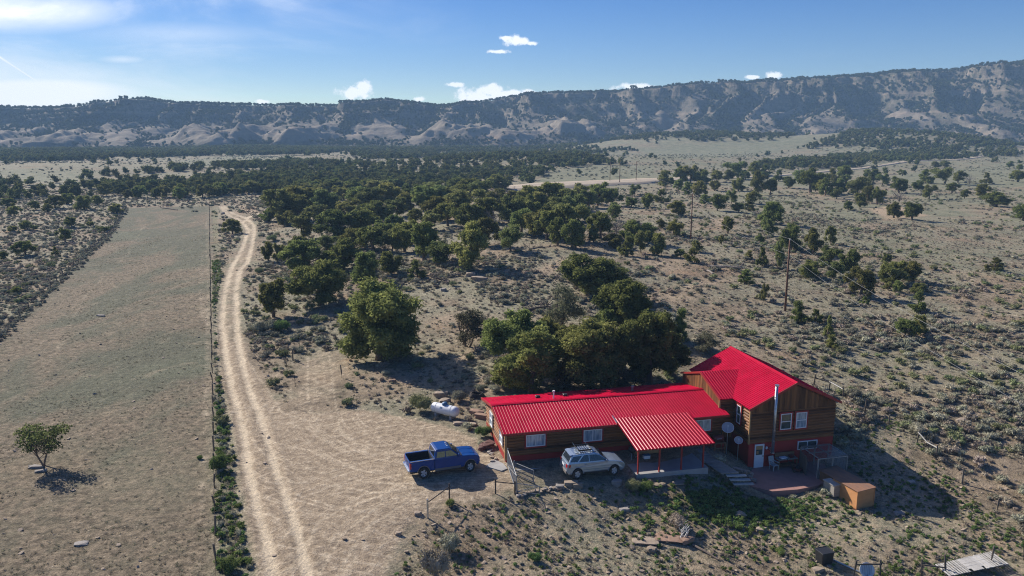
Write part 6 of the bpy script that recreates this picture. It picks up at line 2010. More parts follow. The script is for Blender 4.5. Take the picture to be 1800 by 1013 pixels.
# edging stones along the drive edge
rnd = random.Random(77)
for i in range(16):
    t = i / 15
    px, py = 912 + 70 * t, 872 - 14 * t + rnd.uniform(-2, 2)
    p = on_ground(px, py)
    o = MB().rock((0, 0, 0), (rnd.uniform(.18, .34), rnd.uniform(.14, .24), rnd.uniform(.1, .2)), 1500 + i, rnd.uniform(0, 3)).build('edging_stone', MAT[rnd.choice(['rock', 'greyrock'])])
    o.location = (p[0], p[1], p[2] + .06)
    tag(o, '%s pale stone from the left in the row edging the drive below the gates' % ORD[i], 'stone', 'edging stones below the gates')
for i in range(9):
    p = loc_uv(-.35 + rnd.uniform(-.35, .1), .9 + i * .33, 0)
    o = MB().rock((0, 0, 0), (rnd.uniform(.15, .3), rnd.uniform(.15, .25), rnd.uniform(.1, .2)), 1550 + i, rnd.uniform(0, 3)).build('footing_stone', MAT[rnd.choice(['rock', 'greyrock'])])
    o.location = (p.x, p.y, hz(p.x, p.y) + .06)
    tag(o, '%s stone from the front in the row along the sunny end wall' % ORD[i], 'stone', 'stones along the end wall')

tp = on_ground(858, 787)
tr_ = MB()
for i in range(7): tr_.rock((random.uniform(-.7, .7), random.uniform(-.35, .35), random.uniform(.1, .3)), (random.uniform(.4, .7), random.uniform(.25, .4), random.uniform(.18, .32)), 1600 + i, random.uniform(0, 3), 2, .2)
o = tr_.build('tarp_heap', MAT['tarp']); o.location = tuple(tp); tag(o, 'crumpled maroon tarp heap beside the pickup nose', 'tarp')

cp = on_ground(838, 698)
o = MB()
for k in range(5): o.tube([((.75 - .05 * k) * math.cos(a / 3.5) * random.uniform(.9, 1.05), (.55 - .03 * k) * math.sin(a / 3.5), .06 + .07 * k + .05 * math.sin(a)) for a in range(23)], .04, 6)
o = o.build('wire_coil', MAT['darksteel']); o.location = tuple(cp); tag(o, 'rusty coil of fencing wire on the rocks behind the wing', 'coil')

# antlers on a dead stump
ap = on_ground(1205, 948)
an = empty('antler_pile', tuple(ap), 0, 'bleached white antlers heaped on a red stone in the yard', 'antlers')
for i in range(6):
    az = random.uniform(0, 6.28)
    m = MB()
    base = Vector((random.uniform(-.4, .3), random.uniform(-.2, .3), .18))
    main = [base + Vector((math.cos(az) * .35 * t, math.sin(az) * .35 * t, .75 * t - .25 * t * t)) for t in (0, .33, .66, 1)]
    m.tube(main, .035, 6, r2=.015)
    for k in (1, 2, 3):
        q = main[k]
        m.tube([q, q + Vector((random.uniform(-.1, .1), random.uniform(-.1, .1), .16)), q + Vector((random.uniform(-.2, .2), random.uniform(-.2, .2), .32))], .022, 5, r2=.008)
    part('antler', m, 'bone', an)
part('stone_block', MB().rock((.05, -.35, .12), (.65, .3, .28), 1701, .5, 2, .15), 'redrock', an)
part('dead_stem', MB().tube([(.2, .1, 0), (.25, .12, .5), (.32, .1, .95)], .03, 5, r2=.012), 'darkdead', an)
lp = on_ground(1262, 985); lq = on_ground(1218, 960)
o = MB().tube([(0, 0, .06), ((lq[0] - lp[0]) / 2, (lq[1] - lp[1]) / 2, .12 + (lq[2] - lp[2]) / 2), (lq[0] - lp[0], lq[1] - lp[1], lq[2] - lp[2] + .08)], .05, 6, r2=.09).build('fallen_branch', MAT['darkdead'])
o.location = tuple(lp); tag(o, 'thin fallen branch lying right of the antlers', 'branch')

# black tub, pipe, white disc, slatted platform
bt = on_ground(1448, 988)
tb = empty('water_tub', tuple(bt), .3, 'square black plastic tub in the lower right yard', 'tub')
part('tub', MB().hexa([(-.38, -.34, 0), (.38, -.34, 0), (-.38, .34, 0), (.38, .34, 0), (-.44, -.40, .8), (.44, -.40, .8), (-.44, .40, .8), (.44, .40, .8)]), 'black', tb, bevel=.04)
part('rim', MB().tube([(-.44, -.40, .8), (.44, -.40, .8), (.44, .40, .8), (-.44, .40, .8), (-.44, -.40, .8)], .03, 6), 'black', tb)
pp, pq = on_ground(1461, 984), on_ground(1512, 1008)
o = MB().tube([(0, 0, .06), (pq[0] - pp[0], pq[1] - pp[1], pq[2] - pp[2] + .08)], .05, 8).build('pipe', MAT['steel'])
o.location = tuple(pp); tag(o, 'grey pipe lying from the black tub towards the fence', 'pipe')
wd = on_ground(1522, 1013)
ws = empty('white_dish', tuple(wd), 0, 'upright white slatted disc at the bottom edge of the yard', 'disc')
Md = Matrix.Translation((0, 0, .42)) @ Matrix.Rotation(R(62), 4, 'X')
part('disc', MB().lathe([(.01, 0), (.30, .02), (.46, .08), (.46, .11), (.30, .05), (.01, .03)], 24, Md), 'white', ws, smooth=True)
for k in range(5): part('bar', MB().box(Md @ Vector((-.28 + .14 * k, 0, .10)), (.03, .7 - abs(k - 2) * .12, .03), M=Md.to_3x3()), 'dish', ws)
c4 = [np.array([*gz(x, y, -1.75)]) for x, y in ((1643, 992), (1743, 968), (1774, 990), (1668, 1012))]
sp = empty('slatted_platform', (c4[0][0], c4[0][1], -1.80), 0, 'bleached slatted wooden platform in the bottom right corner', 'platform')
for i in range(24):
    t = (i + .5) / 24
    a = c4[0] * (1 - t) + c4[1] * t - c4[0]; b = c4[3] * (1 - t) + c4[2] * t - c4[0]
    if i in (9, 14): b = a + (b - a) * .8
    d = b - a; L_ = float(np.linalg.norm(d))
    wdt = float(np.linalg.norm(c4[1] - c4[0])) / 24
    part('slat', MB().box(((a[0] + b[0]) / 2, (a[1] + b[1]) / 2, random.uniform(-.015, .02)), (L_, wdt * (.55 if i < 9 or i > 17 else .88), .035), rz=math.atan2(d[1], d[0])), 'palewood', sp)
for s in (.12, .5, .88):
    a = c4[0] * (1 - s) + c4[3] * s - c4[0]; b = c4[1] * (1 - s) + c4[2] * s - c4[0]
    part('joist', MB().tube([(a[0], a[1], -.10), (b[0], b[1], -.10)], .06, 4), 'postwood', sp)

# fallen dead trees and logs
def tangle(px, py, L_, n, seed, label, mat, name='fallen_tree', az0=0.0):
    p = on_ground(px, py)
    rng = np.random.default_rng(seed)
    r = empty(name, tuple(p), 0, label, 'dead tree')
    m = MB()
    e = np.array([math.cos(az0) * L_, math.sin(az0) * L_, .5])
    m.tube([(0, 0, .15), tuple(e * .5 + np.array([0, 0, .2])), tuple(e)], .16, 7, r2=.07)
    part('trunk', m, mat, r)
    for i in range(n):
        b = MB()
        s = e * rng.uniform(.05, 1)
        az = rng.uniform(0, 6.28); l = rng.uniform(.8, 2.2)
        q = s + np.array([math.cos(az) * l, math.sin(az) * l, rng.uniform(.1, 1.3)])
        mid = (s + q) / 2 + rng.normal(size=3) * .2
        b.tube([s, mid, q], .06, 5, r2=.02, cap=False)
        for k in range(4):
            g = mid + (q - mid) * rng.uniform(0, 1)
            b.tube([g, g + rng.normal(size=3) * .45 + np.array([0, 0, .15])], .025, 4, r2=.01, cap=False)
        part('branch', b, mat, r)
    return r


tangle(790, 497, 3.5, 16, 31, 'tangled grey fallen juniper beside the sandstone slabs', 'darkdead', az0=2.6)
tangle(925, 548, 3.0, 14, 32, 'grey dead brush heap left of the trees behind the wing', 'darkdead', az0=.3)
tangle(1245, 470, 6.0, 8, 33, 'long fallen pale trunk on the slope left of the near pole', 'deadwood', az0=-.6)
tangle(930, 440, 4.0, 10, 34, 'dark fallen branches at the lower edge of the grove', 'darkdead', az0=.2)
for i, (a, b, lb) in enumerate([((282, 366), (312, 370), 'dark log lying at the far end of the pasture'), ((1243, 477), (1253, 483), 'short white log below the long fallen trunk'), ((1544, 357), (1560, 353), 'pale log beside the trees on the far right'), ((1545, 327), (1562, 333), 'reddish log among the far right trees')]):
    p, q = on_ground(*a), on_ground(*b)
    d = q - p
    o = MB().tube([(0, 0, .15), tuple(d * .5 + np.array([0, 0, .25])), (d[0], d[1], d[2] + .15)], .22 if i != 1 else .14, 7, r2=.14).build('log', MAT['darkdead' if i in (0, 3) else 'deadwood'])
    o.location = tuple(p); tag(o, lb, 'log')


# ------------------------------------------------------------------ trees, one by one
SHARED = 'juniper in the dense grove on the low rise behind the house'
N_TREE = [0]


def place_tree(kind, p, w, h, label, group=None, idx=None, name=None, cat='tree'):
    ms = TREE[kind]
    i = N_TREE[0] if idx is None else idx
    N_TREE[0] += 1
    cm, tm = ms[i % len(ms)]
    nm = name or {'big': 'juniper_tree', 'jun': 'juniper_tree', 'pin': 'pinyon_tree', 'con': 'young_juniper', 'gry': 'grey_brush_tree', 'lone': 'pinyon_tree', 'rust': 'juniper_tree'}[kind]
    r = empty(nm, (p[0], p[1], p[2] - .02), random.uniform(0, 6.28), label, cat, group)
    r.scale = (w, w * random.uniform(.88, 1.12), h)
    link_mesh('trunk', tm, r)
    link_mesh('crown', cm, r)
    return r


def tree_box(kind, cx, cy, w, h, label, group=None, idx=None, k=1.0):
    """a tree whose silhouette fills a given box of the picture"""
    p = on_ground(cx, cy + h * .46)
    s = px_per_m(p)
    dep = math.atan2(CAM_H - p[2], p[1])
    W_ = w / s * k
    H_ = max(0.55 * W_, (h / s - .30 * W_ * math.sin(dep)) / math.cos(dep)) * k
    return place_tree(kind, p, W_ * 1.06, H_, label, group, idx)


# the ones that stand out
for kd, cx, cy, w, h, lb, ix in [
    ('big', 667, 563, 150, 152, 'biggest juniper, standing alone above the drive, with shade to its right', 0),
    ('jun', 480, 525, 58, 70, 'rounded juniper standing alone beside the two-track road', 0),
    ('big', 566, 498, 94, 86, 'broad dark juniper left of and behind the biggest one', 1),
    ('big', 1037, 484, 104, 72, 'uppermost juniper of the clump behind the long wing', 2),
    ('gry', 987, 538, 66, 78, 'thin grey-green tree at the upper left of the clump behind the wing', 0),
    ('big', 1100, 540, 94, 92, 'wide juniper in the upper right of the clump behind the wing', 3),
    ('big', 903, 592, 92, 92, 'bright green juniper at the left end of the clump behind the wing', 1),
    ('big', 938, 634, 112, 112, 'juniper nearest the left half of the long wing roof', 2),
    ('big', 1038, 622, 116, 118, 'juniper nearest the middle of the long wing roof', 0),
    ('big', 1144, 610, 106, 120, 'juniper nearest the link between wing and two storey end', 3),
    ('gry', 823, 577, 74, 66, 'open grey brush tree between the biggest juniper and the clump', 1),
    ('con', 1196, 572, 28, 52, 'slim young tree behind the link roof', 0),
    ('gry', 1238, 600, 62, 44, 'grey brush just above the two storey roof', 0),
    ('con', 890, 660, 34, 40, 'small green juniper below the left end of the clump', 1),
    ('con', 732, 473, 34, 34, 'small juniper left of the tangled fallen one', 2),
    ('jun', 823, 433, 76, 88, 'tall juniper at the lower right edge of the grove', 4),
    ('jun', 545, 452, 88, 66, 'broad juniper at the lower left edge of the grove', 2),
    ('jun', 642, 472, 54, 60, 'dark juniper just above the biggest one', 3),
    ('jun', 685, 463, 46, 46, 'bright rounded juniper above the biggest one, right of the dark one', 5),
    ('pin', 1127, 426, 28, 40, 'pinyon with a bare reddish trunk left of the far pole', 1),
    ('con', 1103, 434, 30, 36, 'cone shaped juniper left of the bare trunked pinyon', 0),
    ('jun', 1185, 402, 32, 32, 'dark round juniper just left of the far pole', 1),
    ('jun', 1280, 396, 28, 32, 'juniper standing alone right of the far pole', 2),
    ('jun', 1390, 418, 38, 48, 'juniper rising behind the near pole', 3),
    ('jun', 1430, 425, 38, 50, 'dark juniper right of the near pole top', 4),
    ('con', 1339, 452, 22, 36, 'slim juniper left of the near pole', 1),
    ('pin', 1367, 450, 22, 54, 'tall loose tree touching the near pole', 2),
    ('con', 1310, 487, 28, 28, 'small bright juniper on the slope left of the near pole base', 2),
    ('con', 1401, 549, 34, 40, 'young juniper right of the near pole base', 0),
    ('con', 1433, 556, 24, 28, 'smaller young juniper right of the one by the pole base', 1),
    ('con', 1455, 576, 20, 42, 'narrow upright juniper above the roof peak', 2),
    ('con', 1460, 600, 26, 24, 'stubby juniper below the narrow upright one', 0),
    ('jun', 1513, 496, 52, 56, 'full juniper crossed by the power lines', 0),
    ('jun', 1566, 479, 54, 48, 'left half of the wide juniper pair right of the power lines', 1),
    ('jun', 1602, 479, 42, 40, 'right half of the wide juniper pair', 5),
    ('con', 1613, 530, 36, 42, 'lumpy upright juniper right of the lower power line', 1),
    ('jun', 1590, 575, 46, 36, 'low spreading juniper under the power lines', 2),
    ('jun', 1617, 571, 28, 36, 'dark juniper joined to the low spreading one', 3),
    ('con', 1748, 465, 30, 26, 'lone small juniper on the green flat at the right', 2),
    ('jun', 1604, 372, 42, 34, 'bright round juniper with a dead grey tree behind, far right', 0),
    ('jun', 1572, 370, 26, 28, 'dark juniper left of the bright round one', 3),
    ('jun', 1752, 351, 50, 28, 'wide low juniper near the right edge', 4),
    ('jun', 1724, 336, 28, 26, 'olive juniper left of the wide low one', 5),
    ('jun', 1797, 373, 32, 32, 'juniper cut by the right picture edge', 1),
    ('pin', 1660, 310, 42, 30, 'umbrella crowned tree beyond the flat at the far right', 3),
    ('pin', 1774, 290, 13, 13, 'tiny lone tree on the pale field at the right', 0),
    ('jun', 1791, 295, 13, 13, 'tiny tree right of the lone one on the pale field', 2),
    ('jun', 46, 437, 38, 28, 'round juniper in the sagebrush at the left edge', 2),
    ('jun', 114, 413, 22, 26, 'juniper in the sagebrush right of the round one', 0),
    ('con', 97, 441, 13, 17, 'little juniper below the sagebrush junipers', 1),
    ('jun', 205, 367, 26, 18, 'juniper at the far corner of the pasture', 3),
    ('jun', 409, 399, 32, 28, 'juniper in the bend between fence and road', 4),
    ('jun', 472, 443, 28, 36, 'left one of two small trees by the upper road', 5),
    ('pin', 488, 446, 26, 38, 'right one of two small trees by the upper road', 4),
    ('jun', 1003, 600, 66, 64, 'dark juniper filling the middle of the clump behind the wing', 1),
    ('jun', 1088, 622, 64, 78, 'narrow juniper between the two nearest the wing ridge', 2),
    ('jun', 958, 585, 58, 58, 'dull juniper between the bright left one and the grey tree', 3),
    ('jun', 1066, 560, 58, 56, 'shaded juniper below the uppermost of the clump', 4),
    ('con', 905, 655, 54, 48, 'low juniper skirt left of the wing roof', 0),
    ('jun', 1183, 632, 46, 54, 'low dark juniper beside the link roof', 5),
    ('gry', 990, 664, 58, 40, 'shaded brush along the back eave of the wing', 1),
    ('gry', 1095, 664, 62, 40, 'grey brush along the back eave nearer the link', 0),
    ('lone', 78, 781, 98, 84, 'lone two-stemmed tree standing in the near pasture', 0),
    ('rust', 591, 324, 12, 12, 'rust red dying tree in the dark belt beyond the grove', 0)]:
    k_ = 1.17 if ('clump' in lb or 'wing' in lb or 'link' in lb) else 1.0
    tree_box(kd, cx, cy, w * k_, h * (1 + (k_ - 1) * .6), lb, None, ix)

GROVE = [(600, 449, 60, 52), (745, 425, 42, 60), (772, 446, 50, 38), (711, 416, 42, 50), (656, 421, 46, 40), (535, 398, 40, 42), (587, 396, 56, 46), (633, 393, 54, 42), (497, 362, 52, 50), (540, 352, 70, 42), (525, 366, 40, 40),
         (575, 357, 42, 38), (472, 378, 32, 22), (505, 385, 30, 24), (560, 378, 34, 30), (610, 368, 40, 30), (630, 346, 44, 30), (655, 352, 44, 36), (680, 346, 44, 40), (668, 372, 40, 34), (700, 365, 36, 30), (600, 340, 30, 22), (640, 372, 34, 26),
         (720, 343, 36, 32), (713, 356, 34, 28), (747, 350, 46, 38), (774, 347, 44, 36), (800, 346, 40, 36), (831, 334, 46, 34), (850, 337, 40, 32), (878, 322, 40, 26), (774, 367, 44, 38), (814, 360, 50, 44), (826, 380, 44, 42), (788, 378, 34, 36), (754, 388, 38, 30),
         (695, 394, 28, 28), (714, 411, 30, 36), (898, 369, 40, 42), (923, 369, 40, 44), (915, 390, 44, 40), (897, 419, 34, 40), (850, 408, 40, 44), (852, 370, 46, 40), (690, 424, 30, 34), (672, 405, 34, 30), (620, 420, 36, 34), (575, 428, 30, 24), (730, 380, 24, 24),
         (976, 344, 60, 40), (1017, 340, 34, 30), (1051, 342, 32, 36), (1078, 348, 28, 28), (1007, 367, 46, 42), (935, 350, 44, 40), (951, 362, 42, 42), (972, 372, 42, 40), (940, 394, 44, 42), (960, 397, 34, 46), (994, 392, 52, 58), (981, 408, 30, 44), (1011, 413, 32, 46),
         (1031, 378, 20, 24), (1043, 414, 17, 22), (1056, 398, 36, 42), (1078, 372, 30, 28), (1108, 408, 34, 36), (1081, 424, 30, 22), (1140, 411, 28, 32), (1035, 350, 30, 28), (1000, 350, 34, 32), (870, 350, 34, 30), (530, 432, 34, 30), (905, 352, 30, 28), (660, 330, 34, 22), (760, 332, 36, 24), (800, 326, 36, 24)]



def size_word(w): return 'small' if w < 33 else ('middling' if w < 44 else 'large')


for i, (cx, cy, w, h) in enumerate(GROVE):
    part_ = 'left part of the grove, towards the two-track road' if cx < 640 else ('middle of the grove, among pale ledges' if cx < 880 else 'right part of the grove, below the gravel road')
    row = 'back' if cy < 360 else ('middle' if cy < 395 else 'front')
    lb = '%s juniper in the %s row, %s' % (size_word(w), row, part_)
    tree_box(['jun', 'jun', 'pin', 'jun', 'jun', 'pin'][i % 6], cx, cy, w * 1.32, h * 1.2, lb, 'junipers of the grove')
HILL = [(1155, 430, 26, 38), (1115, 335, 20, 20), (1138, 354, 22, 26), (1110, 356, 24, 18), (1163, 345, 26, 24), (1191, 327, 18, 22), (1209, 333, 20, 24), (1229, 333, 28, 28), (1256, 327, 22, 18), (1169, 315, 28, 26), (1197, 308, 30, 28), (1215, 307, 34, 30), (1235, 311, 28, 24),
        (1298, 300, 38, 30), (1327, 297, 28, 24), (1310, 309, 18, 16), (1333, 323, 28, 40), (1353, 329, 22, 28), (1298, 325, 22, 22), (1369, 309, 20, 20), (1386, 321, 22, 20), (1404, 312, 26, 24), (1426, 319, 42, 42), (1446, 329, 28, 26), (1238, 351, 18, 16), (1262, 357, 34, 28),
        (1286, 347, 20, 24), (1323, 347, 26, 22), (1298, 365, 20, 18), (1317, 361, 20, 22), (1355, 375, 38, 38), (1351, 400, 28, 28), (1193, 367, 30, 26), (1161, 394, 16, 18), (1217, 449, 24, 28), (1197, 446, 18, 16), (1225, 433, 17, 20), (1460, 415, 18, 32), (1337, 420, 14, 14), (1317, 448, 16, 15), (1268, 422, 9, 17),
        (1344, 515, 16, 30), (1423, 474, 32, 32), (1453, 452, 36, 38), (1492, 460, 36, 42), (1464, 475, 36, 30), (1561, 503, 16, 16), (1579, 504, 20, 22), (1613, 506, 26, 18), (1519, 528, 15, 15), (1488, 532, 9, 9), (1529, 518, 13, 17), (1559, 454, 16, 18),
        (1486, 307, 40, 30), (1462, 309, 20, 22), (1534, 311, 22, 24), (1552, 316, 24, 20), (1586, 304, 15, 11), (1580, 326, 30, 28), (1627, 311, 24, 24), (1615, 326, 20, 16), (1632, 338, 24, 24), (1684, 311, 20, 20), (1674, 330, 22, 18), (1733, 314, 18, 20), (1790, 310, 28, 20),
        (1645, 290, 16, 11), (1660, 289, 16, 12), (1478, 328, 26, 26), (1506, 329, 36, 32), (1542, 345, 22, 30), (1524, 343, 24, 30), (1512, 352, 22, 24), (1492, 362, 16, 16), (1450, 329, 24, 30), (1696, 341, 16, 16), (1470, 340, 20, 20), (1260, 310, 22, 20), (1280, 308, 20, 18), (1345, 300, 24, 20)]
for i, (cx, cy, w, h) in enumerate(HILL):
    tree_box(['jun', 'pin', 'jun', 'jun', 'con'][i % 5] if w < 30 else ['jun', 'pin'][i % 2], cx, cy, w * 1.12, h * 1.08,
             '%s juniper on the open slope, %s' % ('small' if w < 20 else ('middling' if w < 27 else 'large'), ('left of the far utility pole' if cx < 1215 else 'between the two nearer utility poles') if cx < 1385 and cy > 335 else ('in the row along the gravel road, left half' if cx < 1400 else ('in the row along the gravel road, right half' if cy < 335 else ('below the far right trees' if cy < 400 else 'right of the near utility pole')))), 'junipers on the open slope')
LEFT = [(44, 396, 20, 17), (26, 371, 28, 20), (126, 390, 22, 20), (96, 355, 32, 24), (146, 357, 32, 26), (83, 366, 20, 16), (63, 361, 20, 16), (183, 403, 19, 11), (24, 403, 18, 14), (12, 358, 26, 20), (118, 350, 28, 20), (172, 352, 26, 18), (6, 450, 16, 16), (30, 510, 22, 14), (60, 400, 14, 10), (160, 394, 14, 10)]
for i, (cx, cy, w, h) in enumerate(LEFT):
    tree_box('jun', cx, cy, w, h, '%s juniper in the sagebrush left of the pasture, %s' % ('small' if w < 20 else 'larger', 'far end' if cy < 375 else 'nearer end'), 'junipers left of the pasture')

for px, py, w, h, lb, i in [(895, 341, 30, 32, 'upper dead grey tree in the grove', 0), (868, 385, 32, 38, 'lower dead grey tree in the grove', 1), (1580, 345, 30, 26, 'dead grey tree behind the bright round juniper', 0), (1082, 399, 30, 40, 'half dead grey tree at the right of the grove', 1), (1704, 316, 22, 18, 'dead grey brush among the far right trees', 0)]:
    p = on_ground(px, py + h * .45)
    s = px_per_m(p)
    r = empty('dead_tree', tuple(p), random.uniform(0, 6), lb, 'dead tree')
    r.scale = (w / s, w / s, h / s)
    link_mesh('branches', DEAD[i], r)

# individual shrubs
SH = [(740, 707, 48, 40, 'yellowbrush', 'yellow-green bush left of the propane tank'), (806, 695, 30, 26, 'sage', 'dark sagebrush just behind the propane tank'), (466, 573, 52, 28, 'sage', 'grey-green sagebrush below the lone roadside juniper'), (496, 572, 34, 28, 'greenbrush', 'green bush right of the roadside sagebrush'),
      (384, 812, 38, 40, 'greenbrush', 'tall green weed bush growing through the long fence'), (406, 988, 44, 36, 'greenbrush', 'green bush at the bottom of the fence strip'), (850, 757, 34, 24, 'greenbrush', 'green shrub at the back corner of the wing'), (1113, 850, 34, 26, 'yellowbrush', 'pale yellow bush before the porch corner'),
      (1190, 914, 38, 32, 'brown_brush', 'tan dry bush above the antlers'), (791, 882, 22, 16, 'greenbrush', 'small dark bush at the right pipe post'), (765, 985, 60, 70, 'brown_brush', 'tall grey dry brush at the bottom of the bank'), (790, 950, 46, 40, 'sage', 'grey brush on the bank below the pipe rail'),
      (940, 978, 28, 22, 'greenbrush', 'leafy green weed in the lower yard'), (847, 779, 18, 12, 'sage', 'small grey sage beside the tarp heap'), (1135, 853, 34, 22, 'greenbrush', 'dark green weeds before the porch'), (1300, 925, 16, 12, 'greenbrush', 'green weed right of the antler pile'), (1372, 968, 24, 12, 'greenbrush', 'low dark weed near the pale bare patch'),
      (842, 681, 22, 16, 'sage', 'blue-grey sage on the rocks behind the wing'), (870, 682, 26, 16, 'sage', 'blue-grey sage right behind the wing roof'), (1500, 690, 34, 24, 'sage', 'blue-green sage bush by the yard fence'), (1612, 752, 36, 26, 'sage', 'sage bush beside the white sagging rail'),
      (352, 803, 14, 9, 'greenbrush', 'small green weed left of the long fence'), (478, 408 + 10, 26, 14, 'yellowbrush', 'pale bush right of the upper road'), (455, 475, 20, 14, 'yellowbrush', 'pale sage beside the road below the two trees'), (1340, 935 - 6, 14, 12, 'greenbrush', 'green sprout beside a small stone')]
SHM = {}
for i, (cx, cy, w, h, mt, lb) in enumerate(SH):
    if mt not in SHM: SHM[mt] = [shrub_mesh('shrub_' + mt + str(q), 800 + q, MAT[mt], 3200, 16, 0.045) for q in range(2)]
    p = on_ground(cx, cy + h * .42)
    s = px_per_m(p)
    o = link_mesh('shrub', SHM[mt][i % 2])
    o.location = (p[0], p[1], p[2] - .03)
    o.scale = (w / s * 1.05, w / s * 1.05, max(h / s * 1.1, .5 * w / s) * 1.25)
    o.rotation_euler.z = random.uniform(0, 6)
    tag(o, lb, 'shrub')

# ------------------------------------------------------------------ sagebrush, weeds, grass, stones
def free_of(x, y, field=True):
    ok = (sdf(x, y, DRIVE) < -.6) & (sdf(x, y, HOUSE) < -.8) & (sdf(x, y, SPUR) < 0)
    tl = np.minimum(dist_line(x, y, TRACK_L), dist_line(x, y, TRACK_R))
    ok &= tl > 1.1
    if field: ok &= sdf(x, y, FIELD) < -.5
    q = np.stack([x, y], 1) - HO
    u, v = q @ HU, q @ HV
    ok &= ~((u > .5) & (u < 15.4) & (v > -4.0) & (v < .8)) & ~((u > 17.2) & (u < 27.2) & (v > -6.0) & (v < 0))
    ok &= ~((u > 2) & (u < 9.3) & (v > -4) & (v < 1))
    return ok


def sample(n, x0, x1, y0, y1, rng):
    """points thinning out with distance, within the view wedge and a margin beside it"""
    y = y0 + (y1 - y0) * rng.uniform(0, 1, n) ** 1.25
    x = rng.uniform(-1, 1, n) * (y * .82 + 14)
    k = (x > x0) & (x < x1)
    return x[k], y[k]


rng = np.random.default_rng(91)
# sagebrush on the open slopes
x, y = sample(88000, -330, 330, 48, 330, rng)
ok = free_of(x, y) & (sdf(x, y, YARD) < 0) & (sdf(x, y, GREENSTRIP) < 0)
dens = smooth(0.44, 0.62, fbm(x / 13, y / 13, 3, 71)) * .8 + .08
right = smooth(38, 60, x) * smooth(95, 120, y)
dens = np.where(right > .5, dens * .58, dens)
near_house = np.exp(-(((x - 8) / 26) ** 2 + ((y - 78) / 14) ** 2))
dens *= 1 - .6 * near_house
dens *= 1 - .75 * np.exp(-(((x + 15) / 12) ** 2 + ((y - 82) / 16) ** 2))
for s_ in SANDY: dens = np.where(sdf(x, y, s_) > 0, dens * .12, dens)
left = (x < -80) | (sdf(x, y, FIELD) > -60) & (x < -60)
dens = np.where(left, np.maximum(dens, .6), dens)
ok &= rng.uniform(0, 1, len(x)) < dens
x, y = x[ok], y[ok]
sc_ = (.42 + 1.15 * rng.uniform(0, 1, len(x)) ** 2) * (.75 + .5 * fbm(x / 8, y / 8, 2, 73))
third = rng.uniform(0, 1, len(x)) < .6
z = height(x, y)
scatter('sagebrush', SAGE, np.stack([x, y, z - .04], 1)[third], sc_[third], 'grey-green sagebrush covering the open slopes', 'sagebrush', .85)
scatter('dry_brush', DRY, np.stack([x, y, z - .04], 1)[~third], sc_[~third] * .9, 'brown dry brush mixed into the sagebrush', 'brush', .8)
x2, y2 = sample(9000, -300, 300, 60, 320, rng)
ok = free_of(x2, y2) & (sdf(x2, y2, YARD) < 0) & (rng.uniform(0, 1, len(x2)) < .1 + .5 * smooth(.5, .62, fbm(x2 / 25, y2 / 25, 2, 74)))
x2, y2 = x2[ok], y2[ok]
RAB = [shrub_mesh('rabbitbrush_clump', 680 + i, MAT['yellowbrush'], 380, size=0.09) for i in range(2)]
scatter('rabbitbrush', RAB, np.stack([x2, y2, height(x2, y2) - .04], 1), .5 + 1.3 * rng.uniform(0, 1, len(x2)) ** 2, 'yellow-green rabbitbrush dotted over the slopes', 'brush', .9)
# small clumps between
x, y = sample(70000, -200, 200, 45, 210, rng)
ok = free_of(x, y) & (sdf(x, y, YARD) < 0) & (rng.uniform(0, 1, len(x)) < .45 + .4 * fbm(x / 5, y / 5, 2, 75))
x, y = x[ok], y[ok]
scatter('bunch_grass', TUFT + [DRY[0]], np.stack([x, y, height(x, y) - .02], 1), rng.uniform(.2, .6, len(x)), 'dry bunch grass tufts on the slopes', 'grass', .8)
# weeds along the fence strip
x = rng.uniform(-60, 0, 42000); y = rng.uniform(38, 150, 42000)
ok = (sdf(x, y, GREENSTRIP) > 0) & (np.minimum(dist_line(x, y, TRACK_L), dist_line(x, y, TRACK_R)) > .9)
x, y = x[ok], y[ok]
scatter('roadside_weeds', WEED + [SAGE[0], TUFT[0]], np.stack([x, y, height(x, y) - .02], 1), rng.uniform(.2, .75, len(x)), 'green weeds in the strip between fence and road', 'weeds')
# yard
x, y = sample(90000, -14, 62, 39, 76, rng)
q = np.stack([x, y], 1) - HO
u, v = q @ HU, q @ HV
lush = np.exp(-((u - 15) / 7.5) ** 2 - ((v + 7.2) / 2.6) ** 2)
ok = (sdf(x, y, YARD) > -.2) & free_of(x, y, False) & (rng.uniform(0, 1, len(x)) < .18 + .6 * lush + .35 * smooth(.45, .6, fbm(x / 3, y / 3, 2, 77)))
x, y, lush = x[ok], y[ok], lush[ok]
gsel = rng.uniform(0, 1, len(x)) < .18 + .65 * lush + .30 * smooth(4, 22, x)
z = height(x, y)
scatter('yard_weeds', WEED, np.stack([x, y, z - .02], 1)[gsel], (rng.uniform(.18, .45, len(x)) * (1 + .5 * lush))[gsel], 'green weeds growing over the yard', 'weeds')
scatter('yard_grass', TUFT + [DRY[1]], np.stack([x, y, z - .02], 1)[~gsel], rng.uniform(.14, .42, len(x))[~gsel], 'dry grass tufts over the yard', 'grass')
# pasture
x = rng.uniform(-130, -14, 60000); y = 38 + 150 * rng.uniform(0, 1, 60000) ** 1.4
ok = (sdf(x, y, FIELD) > .3) & (rng.uniform(0, 1, len(x)) < .15 + .75 * smooth(.42, .62, fbm(x / 4.5, y / 4.5, 3, 79)))
x, y = x[ok], y[ok]
scatter('pasture_grass', TUFT, np.stack([x, y, height(x, y) - .01], 1), rng.uniform(.10, .32, len(x)), 'short dry grass tufts on the pasture', 'grass', .7)
